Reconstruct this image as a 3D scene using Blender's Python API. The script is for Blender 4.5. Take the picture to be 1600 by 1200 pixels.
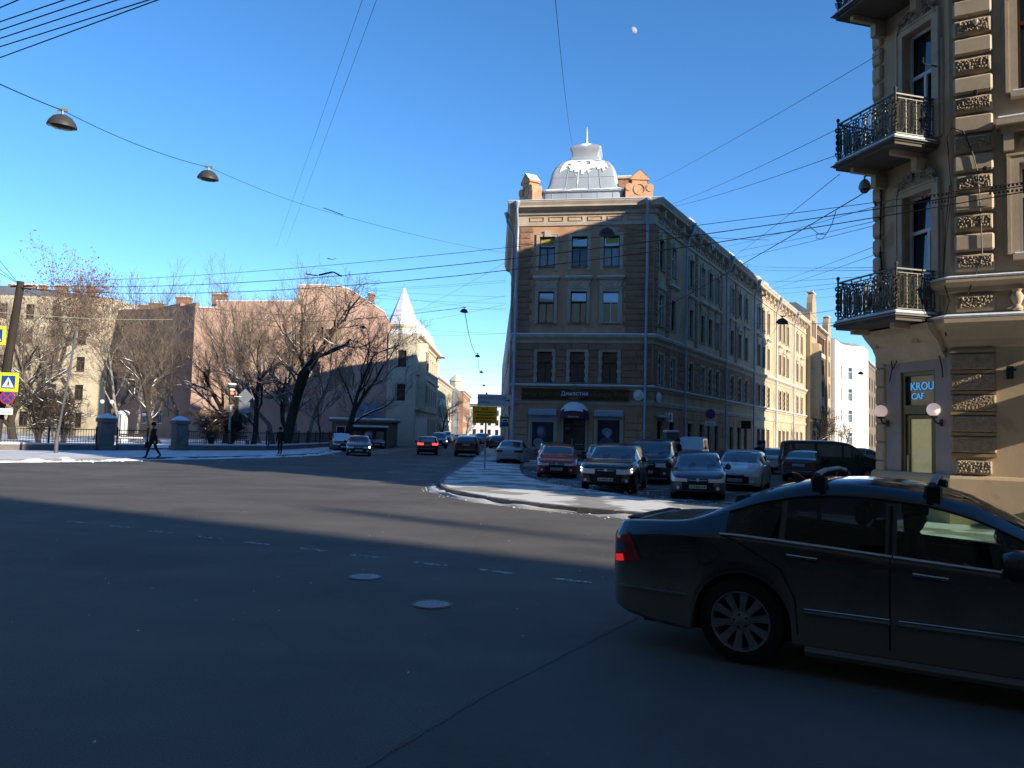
import bpy, bmesh, math, random
from mathutils import Vector, Matrix, noise
R = math.radians
SC = bpy.context.scene
COL = SC.collection
for _o in list(bpy.data.objects): bpy.data.objects.remove(_o)

# ---------------------------------------------------------------- camera
FPX, CAMH = 1230.0, 1.9
PITCH, ROLL = math.atan(77/1230), R(1.5)
_F = Vector((0, math.cos(PITCH), math.sin(PITCH)))
_U0 = Vector((0, -math.sin(PITCH), math.cos(PITCH)))
_R0 = Vector((1, 0, 0))
_RT = _R0*math.cos(ROLL) + _U0*math.sin(ROLL)
_UP = -_R0*math.sin(ROLL) + _U0*math.cos(ROLL)
cam = bpy.data.cameras.new('camera'); camo = bpy.data.objects.new('camera', cam); COL.objects.link(camo)
cam.sensor_width = 36; cam.lens = 36*FPX/1600; cam.clip_start = .05; cam.clip_end = 20000
M = Matrix.Identity(4)
for i in range(3): M[i][0], M[i][1], M[i][2] = _RT[i], _UP[i], -_F[i]
M[2][3] = CAMH
camo.matrix_world = M
SC.camera = camo

# ---------------------------------------------------------------- sun, sky, exposure
SUN_EL, SUN_PHI = R(19.5), R(38)
SUN_D = Vector((-math.cos(SUN_PHI)*math.cos(SUN_EL), math.sin(SUN_PHI)*math.cos(SUN_EL), -math.sin(SUN_EL)))
sl = bpy.data.lights.new('sun', 'SUN'); sl.energy = 4.9; sl.angle = R(.53); sl.color = (1, .88, .70)
so = bpy.data.objects.new('sun', sl); COL.objects.link(so); so.rotation_euler = SUN_D.to_track_quat('-Z', 'Y').to_euler()
so.location = (40, -40, 60)
W = bpy.data.worlds.new('World'); SC.world = W; W.use_nodes = True
_nt = W.node_tree; _bg = _nt.nodes['Background']
_sky = _nt.nodes.new('ShaderNodeTexSky'); _sky.sky_type = 'NISHITA'; _sky.sun_disc = False
_sky.sun_elevation = SUN_EL; _sky.sun_rotation = math.atan2(-SUN_D.x, -SUN_D.y)
_sky.altitude = 2400; _sky.air_density = 1.0; _sky.dust_density = 0.0; _sky.ozone_density = 3.0
_hs = _nt.nodes.new('ShaderNodeHueSaturation'); _hs.inputs['Saturation'].default_value = 1.19
_nt.links.new(_sky.outputs[0], _hs.inputs['Color']); _nt.links.new(_hs.outputs[0], _bg.inputs[0]); _bg.inputs[1].default_value = .15
SC.view_settings.view_transform = 'Standard'; SC.view_settings.look = 'None'
SC.view_settings.exposure = .84; SC.view_settings.gamma = 1; SC.view_settings.use_curve_mapping = False
SC.render.engine = 'CYCLES'
SC.cycles.use_denoising = True; SC.cycles.use_adaptive_sampling = True; SC.cycles.adaptive_threshold = .02
SC.cycles.max_bounces = 6; SC.cycles.diffuse_bounces = 3; SC.cycles.glossy_bounces = 3; SC.cycles.transmission_bounces = 4
SC.cycles.transparent_max_bounces = 12; SC.cycles.caustics_reflective = False; SC.cycles.caustics_refractive = False

# ---------------------------------------------------------------- geometry of the view (where things stand)
def ray(px, py): return _F + _RT*((px-800)/FPX) + _UP*((600-py)/FPX)
def gnd(px, py, z=0.0):
    d = ray(px, py); t = (z-CAMH)/d.z
    return Vector((d.x*t, d.y*t, z))
def at(px, py, Y):
    d = ray(px, py); t = Y/d.y
    return Vector((d.x*t, Y, CAMH+d.z*t))

# ---------------------------------------------------------------- materials
MATS = {}
def mat(name, col, rough=.85, var=.18, scale=1.5, bump=0.0, bscale=20, metal=0.0, spec=.3, col2=None, emit=0, emitcol=None, streak=0, patch=None):
    """procedural surface: base colour with two octaves of cloudy variation, optional streaks, second tint and fine relief"""
    if name in MATS: return MATS[name]
    m = bpy.data.materials.new(name); m.use_nodes = True; nt = m.node_tree; b = nt.nodes['Principled BSDF']
    b.inputs['Roughness'].default_value = rough; b.inputs['Metallic'].default_value = metal
    b.inputs['Specular IOR Level'].default_value = spec
    c = (*col, 1)
    if var > 0 or col2:
        g = nt.nodes.new('ShaderNodeNewGeometry')
        n = nt.nodes.new('ShaderNodeTexNoise'); n.inputs['Scale'].default_value = scale; n.inputs['Detail'].default_value = 8; n.inputs['Roughness'].default_value = .62
        src = g.outputs['Position']
        if streak:
            mp = nt.nodes.new('ShaderNodeMapping'); mp.inputs['Scale'].default_value = (1, 1, streak); nt.links.new(src, mp.inputs[0]); src = mp.outputs[0]
        nt.links.new(src, n.inputs['Vector'])
        r = nt.nodes.new('ShaderNodeValToRGB'); r.color_ramp.elements[0].position = .3; r.color_ramp.elements[1].position = .7
        c2 = col2 if col2 else tuple(min(1, x*(1+var)) for x in col)
        c1 = col if col2 else tuple(x*(1-var) for x in col)
        r.color_ramp.elements[0].color = (*c1, 1); r.color_ramp.elements[1].color = (*c2, 1)
        nt.links.new(n.outputs['Fac'], r.inputs[0])
        out = r.outputs[0]
        if patch:   # (colour, scale, threshold): worn patches with their own edge
            n2 = nt.nodes.new('ShaderNodeTexNoise'); n2.inputs['Scale'].default_value = patch[1]; n2.inputs['Detail'].default_value = 9
            nt.links.new(g.outputs['Position'], n2.inputs['Vector'])
            rr = nt.nodes.new('ShaderNodeValToRGB'); rr.color_ramp.elements[0].position = patch[2]; rr.color_ramp.elements[1].position = patch[2]+.06
            nt.links.new(n2.outputs['Fac'], rr.inputs[0])
            mx = nt.nodes.new('ShaderNodeMix'); mx.data_type = 'RGBA'; nt.links.new(rr.outputs[0], mx.inputs[0])
            nt.links.new(out, mx.inputs[6]); mx.inputs[7].default_value = (*patch[0], 1); out = mx.outputs[2]
        nt.links.new(out, b.inputs['Base Color'])
    else:
        b.inputs['Base Color'].default_value = c
    if bump:
        g2 = nt.nodes.new('ShaderNodeNewGeometry')
        n3 = nt.nodes.new('ShaderNodeTexNoise'); n3.inputs['Scale'].default_value = bscale; n3.inputs['Detail'].default_value = 6
        nt.links.new(g2.outputs['Position'], n3.inputs['Vector'])
        bp = nt.nodes.new('ShaderNodeBump'); bp.inputs['Strength'].default_value = min(1, bump); bp.inputs['Distance'].default_value = .02
        nt.links.new(n3.outputs['Fac'], bp.inputs['Height']); nt.links.new(bp.outputs[0], b.inputs['Normal'])
    if emit:
        b.inputs['Emission Color'].default_value = (*(emitcol or col), 1); b.inputs['Emission Strength'].default_value = emit
    m.diffuse_color = c; MATS[name] = m
    return m
def glassmat(name, tint, alpha, rough=.03):
    if name in MATS: return MATS[name]
    m = bpy.data.materials.new(name); m.use_nodes = True; nt = m.node_tree; nt.nodes.remove(nt.nodes['Principled BSDF'])
    o = nt.nodes['Material Output']; tr = nt.nodes.new('ShaderNodeBsdfTransparent'); tr.inputs[0].default_value = (*tint, 1)
    gl = nt.nodes.new('ShaderNodeBsdfGlossy'); gl.inputs['Roughness'].default_value = rough; gl.inputs[0].default_value = (.9, .95, 1, 1)
    fr = nt.nodes.new('ShaderNodeFresnel'); fr.inputs[0].default_value = 1.5
    mx = nt.nodes.new('ShaderNodeMixShader'); nt.links.new(fr.outputs[0], mx.inputs[0]); nt.links.new(tr.outputs[0], mx.inputs[1]); nt.links.new(gl.outputs[0], mx.inputs[2])
    nt.links.new(mx.outputs[0], o.inputs[0]); MATS[name] = m
    return m
SNOW = mat('snow', (.72, .76, .82), .7, .08, 3, bump=.5, bscale=9, spec=.2)
DIRTSNOW = mat('trodden_snow', (.44, .42, .39), .85, col2=(.66, .66, .66), scale=1.6, bump=.6, bscale=14)
PANE = mat('window_pane', (.018, .022, .028), .04, 0, spec=.9)
PANE2 = mat('window_pane_bright', (.05, .06, .075), .05, .3, .8, spec=1.0); PANE2.node_tree.nodes['Principled BSDF'].inputs['IOR'].default_value = 2.2
DARK = mat('dark_iron', (.016, .016, .018), .55, .2, 6, spec=.4)
RUBBER = mat('tyre_rubber', (.022, .022, .024), .9, .5, 8)
BLACKP = mat('black_plastic', (.016, .016, .017), .5, .2, 6)
CHROME = mat('chrome', (.62, .64, .68), .36, 0, metal=1)
GREYMETAL = mat('galvanised', (.33, .36, .40), .5, .15, 3, metal=.4, streak=.2)
WHITEP = mat('white_paint', (.74, .74, .72), .5, .06, 3)

# ---------------------------------------------------------------- mesh builder
class MB:
    def __init__(s): s.v = []; s.f = []; s.mi = []
    def quad(s, a, b, c, d, m=0):
        n = len(s.v); s.v += [tuple(a), tuple(b), tuple(c), tuple(d)]; s.f.append((n, n+1, n+2, n+3)); s.mi.append(m); return s
    def poly(s, pts, m=0):
        n = len(s.v); s.v += [tuple(p) for p in pts]; s.f.append(tuple(range(n, n+len(pts)))); s.mi.append(m); return s
    def box(s, x0, x1, y0, y1, z0, z1, bev=0):
        if bev:
            return s.bbox(x0, x1, y0, y1, z0, z1, bev)
        n = len(s.v)
        s.v += [(x0,y0,z0),(x1,y0,z0),(x1,y1,z0),(x0,y1,z0),(x0,y0,z1),(x1,y0,z1),(x1,y1,z1),(x0,y1,z1)]
        for q in ((0,3,2,1),(4,5,6,7),(0,1,5,4),(1,2,6,5),(2,3,7,6),(3,0,4,7)): s.f.append(tuple(n+i for i in q)); s.mi.append(0)
        return s
    def bbox(s, x0, x1, y0, y1, z0, z1, b):
        """box with chamfered edges"""
        n = len(s.v); idx = {}
        for sx in (0, 1):
            for sy in (0, 1):
                for sz in (0, 1):
                    X, Y, Z = (x0, x1)[sx], (y0, y1)[sy], (z0, z1)[sz]
                    dx, dy, dz = (b, -b)[sx], (b, -b)[sy], (b, -b)[sz]
                    for k, p in enumerate(((X, Y+dy, Z+dz), (X+dx, Y, Z+dz), (X+dx, Y+dy, Z))):
                        idx[sx, sy, sz, k] = len(s.v); s.v.append(p)
        I = idx; F = []
        for q in (0, 1):
            F.append([I[q,0,0,0], I[q,1,0,0], I[q,1,1,0], I[q,0,1,0]][::(-1 if q == 0 else 1)])
            F.append([I[0,q,0,1], I[1,q,0,1], I[1,q,1,1], I[0,q,1,1]][::(1 if q == 0 else -1)])
            F.append([I[0,0,q,2], I[1,0,q,2], I[1,1,q,2], I[0,1,q,2]][::(-1 if q == 0 else 1)])
        for a in (0, 1):
            for c in (0, 1):
                F.append([I[a,c,0,0], I[a,c,0,1], I[a,c,1,1], I[a,c,1,0]])
                F.append([I[a,0,c,0], I[a,0,c,2], I[a,1,c,2], I[a,1,c,0]])
                F.append([I[0,a,c,1], I[0,a,c,2], I[1,a,c,2], I[1,a,c,1]])
        for a in (0, 1):
            for c in (0, 1):
                for e in (0, 1): F.append([I[a,c,e,0], I[a,c,e,1], I[a,c,e,2]])
        for q in F: s.f.append(tuple(q)); s.mi.append(0)
        s.fix = True
        return s
    def prism(s, poly, z0, z1, m=0):
        k = len(poly); n = len(s.v)
        s.v += [(p[0], p[1], z0) for p in poly] + [(p[0], p[1], z1) for p in poly]
        s.f.append(tuple(range(n+k-1, n-1, -1))); s.f.append(tuple(range(n+k, n+2*k))); s.mi += [m, m]
        for i in range(k):
            j = (i+1) % k; s.f.append((n+i, n+j, n+k+j, n+k+i)); s.mi.append(m)
        s.fix = True
        return s
    def xprism(s, prof, x0, x1):
        """profile of (y,z) swept along x"""
        k = len(prof); n = len(s.v)
        s.v += [(x0, p[0], p[1]) for p in prof] + [(x1, p[0], p[1]) for p in prof]
        s.f.append(tuple(range(n, n+k))); s.f.append(tuple(range(n+2*k-1, n+k-1, -1))); s.mi += [0, 0]
        for i in range(k):
            j = (i+1) % k; s.f.append((n+i, n+k+i, n+k+j, n+j)); s.mi.append(0)
        s.fix = True
        return s
    def yprism(s, prof, y0, y1):
        """profile of (x,z) swept along y"""
        k = len(prof); n = len(s.v)
        s.v += [(p[0], y0, p[1]) for p in prof] + [(p[0], y1, p[1]) for p in prof]
        s.f.append(tuple(range(n, n+k))); s.f.append(tuple(range(n+2*k-1, n+k-1, -1))); s.mi += [0, 0]
        for i in range(k):
            j = (i+1) % k; s.f.append((n+i, n+k+i, n+k+j, n+j)); s.mi.append(0)
        s.fix = True
        return s
    def tube(s, pts, rad, n=6, cap=True, flat=1.0):
        pts = [Vector(p) for p in pts]
        if not hasattr(rad, '__len__'): rad = [rad]*len(pts)
        base = len(s.v); prev = None
        for i, p in enumerate(pts):
            t = (pts[min(i+1, len(pts)-1)] - pts[max(i-1, 0)])
            if t.length < 1e-9: t = Vector((0, 0, 1))
            t.normalize()
            if prev is None:
                u = t.cross(Vector((0, 0, 1)))
                if u.length < .1: u = t.cross(Vector((1, 0, 0)))
            else:
                u = prev - t*prev.dot(t)
                if u.length < 1e-4: u = t.cross(Vector((1, .3, .2)))
            u.normalize(); w = t.cross(u); prev = u
            for k in range(n):
                a = 2*math.pi*k/n
                s.v.append(tuple(p + (u*math.cos(a) + w*math.sin(a)*flat)*rad[i]))
        for i in range(len(pts)-1):
            for k in range(n):
                a = base+i*n+k; b = base+i*n+(k+1) % n
                s.f.append((a, b, b+n, a+n)); s.mi.append(0)
        if cap and n > 2:
            s.f.append(tuple(base+n-1-k for k in range(n))); e = base+(len(pts)-1)*n
            s.f.append(tuple(e+k for k in range(n))); s.mi += [0, 0]
        return s
    def lathe(s, prof, n=16, c=(0, 0, 0), axis='z', a0=0, a1=2*math.pi):
        base = len(s.v); full = abs(a1-a0-2*math.pi) < 1e-6; cols = n if full else n+1
        for k in range(cols):
            a = a0+(a1-a0)*k/n; ca, sa = math.cos(a), math.sin(a)
            for r, z in prof:
                if axis == 'z': p = (c[0]+r*ca, c[1]+r*sa, c[2]+z)
                elif axis == 'y': p = (c[0]+r*ca, c[1]+z, c[2]+r*sa)
                else: p = (c[0]+z, c[1]+r*ca, c[2]+r*sa)
                s.v.append(p)
        m = len(prof)
        for k in range(n):
            k2 = (k+1) % cols
            for i in range(m-1):
                s.f.append((base+k*m+i, base+k2*m+i, base+k2*m+i+1, base+k*m+i+1)); s.mi.append(0)
        s.fix = True
        return s
    def sphere(s, c, r, n=12, sz=1):
        return s.lathe([(r*math.sin(math.pi*i/(n//2))+1e-5, -r*sz*math.cos(math.pi*i/(n//2))) for i in range(n//2+1)], n, c)
    def mesh(s, name, mats, smooth=False, ang=40):
        me = bpy.data.meshes.new(name); me.from_pydata(s.v, [], s.f)
        if not hasattr(mats, '__len__'): mats = [mats]
        for m in mats: me.materials.append(m)
        if len(mats) > 1: me.polygons.foreach_set('material_index', s.mi)
        if smooth or getattr(s, 'fix', False):
            bm = bmesh.new(); bm.from_mesh(me)
            if smooth: bmesh.ops.remove_doubles(bm, verts=bm.verts, dist=1e-4)
            bmesh.ops.recalc_face_normals(bm, faces=bm.faces)
            if smooth:
                for f in bm.faces: f.smooth = True
                for e in bm.edges:
                    if len(e.link_faces) == 2 and e.calc_face_angle(0) > R(ang): e.smooth = False
            bm.to_mesh(me); bm.free()
        me.update()
        return me
    def build(s, name, mats, parent=None, loc=(0, 0, 0), rot=0, smooth=False, ang=40):
        return inst(s.mesh(name, mats, smooth, ang), name, parent, loc, rot)
def inst(me, name, parent=None, loc=(0, 0, 0), rot=0, scale=None):
    o = bpy.data.objects.new(name, me); COL.objects.link(o)
    if parent is not None: o.parent = parent
    o.location = loc
    o.rotation_euler = rot if hasattr(rot, '__len__') else (0, 0, rot)
    if scale is not None: o.scale = scale if hasattr(scale, '__len__') else (scale,)*3
    return o
def tag(o, label, cat, group=None, kind=None):
    o['label'] = label; o['category'] = cat
    if group: o['group'] = group
    if kind: o['kind'] = kind
    return o
def thing(name, label, cat, loc=(0, 0, 0), rot=0, group=None):
    o = bpy.data.objects.new(name, None); COL.objects.link(o); o.empty_display_size = .3
    o.location = loc; o.rotation_euler = (0, 0, rot)
    return tag(o, label, cat, group)
def structure(o, kind='structure'):
    o['kind'] = kind; return o
def override(o, m):
    if o.material_slots: o.material_slots[0].link = 'OBJECT'; o.material_slots[0].material = m
    return o
def text_mesh(body, size, mats, extrude=.004, spacing=1.0):
    cu = bpy.data.curves.new('lettering', 'FONT'); cu.body = body; cu.size = size; cu.extrude = extrude; cu.align_x = 'CENTER'; cu.align_y = 'CENTER'
    cu.resolution_u = 3; cu.space_character = spacing
    o = bpy.data.objects.new('lettering', cu); COL.objects.link(o)
    bpy.context.view_layer.update()
    me = bpy.data.meshes.new_from_object(o.evaluated_get(bpy.context.evaluated_depsgraph_get()))
    bpy.data.objects.remove(o); me.materials.clear(); me.materials.append(mats)
    return me
UPRIGHT = R(90)

class Frame:
    """a facade: u runs to the right as seen from outside, -y is outward, z is up"""
    def __init__(s, o, ang): s.o = Vector((o[0], o[1], 0)); s.a = ang; s.e = Vector((math.cos(ang), math.sin(ang), 0)); s.n = Vector((math.sin(ang), -math.cos(ang), 0))
    def pt(s, u, out=0, z=0): return s.o + s.e*u + s.n*out + Vector((0, 0, z))
    def hit(s, px, py, out=0):
        d = ray(px, py); c = Vector((0, 0, CAMH)); t = (s.o+s.n*out-c).dot(s.n)/d.dot(s.n); p = c+d*t
        return ((p-s.o).dot(s.e), p.z)
    def part(s, mb, name, mats, root, smooth=False, u=0, out=0, z=0):
        return mb.build(name, mats, root, s.pt(u, out, z)-root.location, s.a, smooth)
    def put(s, me, name, root, u=0, out=0, z=0):
        return inst(me, name, root, s.pt(u, out, z)-root.location, s.a)

def wall_mb(Wd, H, holes, rev=.22, z0=0, u0=0):
    """wall face with window openings cut out and their reveals (facade-local: x=u, y=-outward)"""
    us = sorted({u0, u0+Wd, *[h[0] for h in holes], *[h[1] for h in holes]}); zs = sorted({z0, z0+H, *[h[2] for h in holes], *[h[3] for h in holes]})
    us = [u for u in us if u0-1e-6 <= u <= u0+Wd+1e-6]; zs = [z for z in zs if z0-1e-6 <= z <= z0+H+1e-6]
    mb = MB()
    for i in range(len(us)-1):
        for j in range(len(zs)-1):
            cu, cz = (us[i]+us[i+1])/2, (zs[j]+zs[j+1])/2
            if any(h[0] < cu < h[1] and h[2] < cz < h[3] for h in holes): continue
            mb.quad((us[i], 0, zs[j]), (us[i+1], 0, zs[j]), (us[i+1], 0, zs[j+1]), (us[i], 0, zs[j+1]))
    for a, b, c, d in holes:
        mb.quad((a,0,c),(a,0,d),(a,rev,d),(a,rev,c)); mb.quad((b,0,d),(b,0,c),(b,rev,c),(b,rev,d))
        mb.quad((a,0,d),(b,0,d),(b,rev,d),(a,rev,d)); mb.quad((b,0,c),(a,0,c),(a,rev,c),(b,rev,c))
    return mb
def sash_mb(w, h, t=.06, y=.12, transom=.68, mull=True, cas=0):
    """window joinery: outer frame, transom bar, mullion below it; local origin at bottom centre"""
    m = MB(); x = w/2; d = .05
    m.box(-x, -x+t, y, y+d, 0, h); m.box(x-t, x, y, y+d, 0, h); m.box(-x+t, x-t, y, y+d, 0, t*1.2); m.box(-x+t, x-t, y, y+d, h-t, h)
    zt = h*transom
    if transom: m.box(-x+t, x-t, y-.01, y+d, zt-t*.6, zt+t*.6)
    if mull: m.box(-t*.55+cas, t*.55+cas, y-.005, y+d, t*1.2, (zt-t*.6) if transom else h-t)
    return m
def pane_mb(w, h, y=.15): return MB().quad((-w/2, y, 0), (w/2, y, 0), (w/2, y+.03*h, h), (-w/2, y+.03*h, h))
def arch_mb(w, h, t=.16, out=.06, foot=.12):
    """architrave round an opening, local origin at bottom centre of the opening"""
    m = MB(); x = w/2
    m.box(-x-t, -x, -out, 0, -foot, h+t); m.box(x, x+t, -out, 0, -foot, h+t); m.box(-x, x, -out, 0, h, h+t)
    m.box(-x-t*1.1, -x-t*.8, -out-.02, -out, -foot, h+t); m.box(x+t*.8, x+t*1.1, -out-.02, -out, -foot, h+t)
    m.box(-x-t*1.15, x+t*1.15, -out-.025, -out, h+t*.75, h+t)
    return m
# ================================================================ ground, road, pavements
random.seed(7)
CROSS = Vector((math.cos(R(-29.5)), math.sin(R(-29.5)), 0)); RS = Vector((math.cos(R(60.5)), math.sin(R(60.5)), 0))
def asphalt():
    m = mat('asphalt', (.086, .080, .076), .82, col2=(.142, .131, .120), scale=.35, bump=.5, bscale=55, spec=.35, patch=((.088, .085, .081), .22, .56))
    nt = m.node_tree; b = nt.nodes['Principled BSDF']; src = b.inputs['Base Color'].links[0].from_socket
    g = nt.nodes.new('ShaderNodeNewGeometry'); mp = nt.nodes.new('ShaderNodeMapping')
    mp.inputs['Rotation'].default_value = (0, 0, R(29.5)); mp.inputs['Scale'].default_value = (.03, .9, 1)
    n = nt.nodes.new('ShaderNodeTexNoise'); n.inputs['Scale'].default_value = 1; n.inputs['Detail'].default_value = 5
    nt.links.new(g.outputs['Position'], mp.inputs[0]); nt.links.new(mp.outputs[0], n.inputs['Vector'])
    r = nt.nodes.new('ShaderNodeValToRGB'); r.color_ramp.elements[0].position = .35; r.color_ramp.elements[0].color = (.86, .86, .865, 1); r.color_ramp.elements[1].position = .68; r.color_ramp.elements[1].color = (1.09, 1.085, 1.07, 1)
    nt.links.new(n.outputs['Fac'], r.inputs[0])
    mx = nt.nodes.new('ShaderNodeMix'); mx.data_type = 'RGBA'; mx.blend_type = 'MULTIPLY'; mx.inputs[0].default_value = 1
    nt.links.new(src, mx.inputs[6]); nt.links.new(r.outputs[0], mx.inputs[7])
    # fine aggregate speckle and a few tar seams
    n2 = nt.nodes.new('ShaderNodeTexNoise'); n2.inputs['Scale'].default_value = 90; n2.inputs['Detail'].default_value = 3; nt.links.new(g.outputs['Position'], n2.inputs['Vector'])
    r2 = nt.nodes.new('ShaderNodeValToRGB'); r2.color_ramp.elements[0].position = .3; r2.color_ramp.elements[0].color = (.62,.62,.62,1); r2.color_ramp.elements[1].position = .72; r2.color_ramp.elements[1].color = (1.4,1.4,1.4,1); nt.links.new(n2.outputs['Fac'], r2.inputs[0])
    m2 = nt.nodes.new('ShaderNodeMix'); m2.data_type = 'RGBA'; m2.blend_type = 'MULTIPLY'; m2.inputs[0].default_value = 1
    nt.links.new(mx.outputs[2], m2.inputs[6]); nt.links.new(r2.outputs[0], m2.inputs[7])
    v = nt.nodes.new('ShaderNodeTexVoronoi'); v.feature = 'DISTANCE_TO_EDGE'; v.inputs['Scale'].default_value = .16
    nz = nt.nodes.new('ShaderNodeTexNoise'); nz.inputs['Scale'].default_value = .8; nt.links.new(g.outputs['Position'], nz.inputs['Vector'])
    ad = nt.nodes.new('ShaderNodeMix'); ad.data_type = 'RGBA'; ad.blend_type = 'ADD'; ad.inputs[0].default_value = 1.2; nt.links.new(g.outputs['Position'], ad.inputs[6]); nt.links.new(nz.outputs['Color'], ad.inputs[7]); nt.links.new(ad.outputs[2], v.inputs['Vector'])
    r3 = nt.nodes.new('ShaderNodeValToRGB'); r3.color_ramp.elements[0].position = 0; r3.color_ramp.elements[0].color = (.88,.88,.88,1); r3.color_ramp.elements[1].position = .0035; r3.color_ramp.elements[1].color = (1,1,1,1); nt.links.new(v.outputs['Distance'], r3.inputs[0])
    m3 = nt.nodes.new('ShaderNodeMix'); m3.data_type = 'RGBA'; m3.blend_type = 'MULTIPLY'; m3.inputs[0].default_value = 1
    nt.links.new(m2.outputs[2], m3.inputs[6]); nt.links.new(r3.outputs[0], m3.inputs[7])
    nt.links.new(m3.outputs[2], b.inputs['Base Color'])
    return m
ASPH = asphalt()
structure(MB().quad((-3000, -3000, 0), (3000, -3000, 0), (3000, 6000, 0), (-3000, 6000, 0)).build('road', ASPH))

def patchy(name, c1, c2, thr, scale, soft=.08, rough=.8):
    """thin trodden snow: opaque where it lies, gone where it is worn through"""
    m = mat(name, c1, rough, col2=c2, scale=2.2, bump=.5, bscale=18)
    nt = m.node_tree; b = nt.nodes['Principled BSDF']
    g = nt.nodes.new('ShaderNodeNewGeometry'); n = nt.nodes.new('ShaderNodeTexNoise'); n.inputs['Scale'].default_value = scale; n.inputs['Detail'].default_value = 10; n.inputs['Roughness'].default_value = .7
    nt.links.new(g.outputs['Position'], n.inputs['Vector'])
    r = nt.nodes.new('ShaderNodeValToRGB'); r.color_ramp.elements[0].position = thr; r.color_ramp.elements[1].position = thr+soft
    nt.links.new(n.outputs['Fac'], r.inputs[0]); nt.links.new(r.outputs[0], b.inputs['Alpha'])
    return m
PATCHSNOW = patchy('patchy_snow', (.40, .40, .41), (.62, .64, .67), .47, 1.3, .16)
THINSNOW = patchy('thin_slush', (.34, .33, .32), (.52, .52, .52), .5, .5, .25)
PAVE = mat('pavement_asphalt', (.24, .23, .22), .9, col2=(.40, .385, .36), scale=1.1, bump=.5, bscale=30, patch=((.68, .67, .65), .7, .46))
KERB = mat('granite_kerb', (.20, .19, .18), .8, .25, 5, bump=.3, bscale=40)

def jag(poly, step=.5, amp=.12, seed=0):
    out = []; rnd = random.Random(seed)
    for i in range(len(poly)):
        a, b = Vector(poly[i][:2]), Vector(poly[(i+1) % len(poly)][:2]); n = max(1, int((b-a).length/step))
        d = (b-a); nn = Vector((-d.y, d.x)); nn = nn/nn.length if nn.length else nn
        for k in range(n): out.append(a+d*k/n + nn*rnd.uniform(-amp, amp))
    return out
def smoothline(pts, per=5):
    pts = [Vector(p[:2]) for p in pts]; out = []
    for i in range(len(pts)-1):
        p0, p1, p2, p3 = pts[max(i-1, 0)], pts[i], pts[i+1], pts[min(i+2, len(pts)-1)]
        for k in range(per):
            t = k/per
            out.append(.5*((2*p1)+(p2-p0)*t+(2*p0-5*p1+4*p2-p3)*t*t+(3*p1-p0-3*p2+p3)*t**3))
    return out+[pts[-1]]
def kerbstones(name, line, parent, z=.13, w=.16, step=1.1, cap=True):
    """separate kerb stones laid along a line; each stone its own piece"""
    L = [Vector(p[:2]) for p in line]; dist = [0]
    for i in range(1, len(L)): dist.append(dist[-1]+(L[i]-L[i-1]).length)
    def P(s):
        for i in range(1, len(L)):
            if s <= dist[i]: 
                t = (s-dist[i-1])/max(1e-6, dist[i]-dist[i-1]); return L[i-1].lerp(L[i], t)
        return L[-1]
    me = MB().bbox(-.5, .5, -w/2, w/2, -.05, z, .015).mesh('kerb_stone', KERB)
    s = 0; k = 0
    while s < dist[-1]-.2 and k < 140:
        e = min(s+step, dist[-1]); a, b = P(s), P(e); d = b-a
        inst(me, 'kerb_stone', parent, ((a.x+b.x)/2, (a.y+b.y)/2, random.uniform(-.012, .006)), math.atan2(d.y, d.x), (d.length-.012, 1, 1)); s = e; k += 1
def snowbank(name, line, wd, ht, seed=0, mats=None, label=None, step=.22):
    """low uneven ridge of shovelled snow along a line"""
    rnd = random.Random(seed); L = [Vector(p[:2]) for p in line]; pts = []
    for i in range(len(L)-1):
        n = max(1, int((L[i+1]-L[i]).length/step))
        pts += [L[i].lerp(L[i+1], k/n) for k in range(n)]
    pts.append(L[-1]); mb = MB(); nx = 7; n = len(pts)
    for i, p in enumerate(pts):
        t = (pts[min(i+1, n-1)]-pts[max(i-1, 0)]); t.normalize(); q = Vector((-t.y, t.x))
        fade = min(1, i/6+.05, (n-1-i)/6+.05)
        wv = wd*(.6+.8*noise.noise((p.x*.7+seed, p.y*.7, 1)))*fade+.02; hv = ht*max(.15, .7+1.1*noise.noise((p.x*1.3, p.y*1.3, seed+3)))*fade
        for k in range(nx):
            s = k/(nx-1)*2-1
            z = hv*(1-s*s)*(1+.5*noise.noise((p.x*4+s*2, p.y*4, seed))) if abs(s) < 1 else -.02
            pp = p+q*(s*wv+.08*noise.noise((p.x*3, p.y*3, s*2+seed)))
            mb.v.append((pp.x, pp.y, z))
    for i in range(n-1):
        for k in range(nx-1):
            a = i*nx+k; mb.f.append((a, a+1, a+nx+1, a+nx)); mb.mi.append(0)
    mb.fix = True
    o = mb.build(name, mats or SNOW, smooth=True, ang=180); structure(o, 'stuff')
    o['label'] = label or 'low uneven ridge of shovelled snow along the kerb'; o['category'] = 'snow'
    return o
def lifted(mb, z): return mb

# island pavement that tapers to a nose between the two streets
G = lambda px, py: gnd(px, py).to_2d()
nose_front = smoothline([G(694, 752), G(690, 759), G(704, 771), G(780, 786), G(870, 797), G(985, 808), Vector((5.0, 17.3)), Vector((7.2, 15.9)), Vector((7.9, 16.2))], 5)
nose_in = smoothline([Vector((7.9, 16.2)), Vector((7.0, 18.6)), G(1100, 796), G(1000, 783), G(905, 768), G(860, 760), G(820, 748), G(812, 735), Vector((.6, 46.0))], 4)
left_edge = [Vector((-2.5, 51)), Vector((-2.45, 40)), G(700, 745)]
isl = MB().prism([tuple(p) for p in nose_front+nose_in[1:]+left_edge], -.1, .12)
isl_o = isl.build('pavement', PAVE); structure(isl_o)
kerbstones('kerb', [Vector((-2.6, 70)), Vector((-2.5, 51)), Vector((-2.45, 40)), G(700, 745)]+nose_front, isl_o, z=.14)
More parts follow.
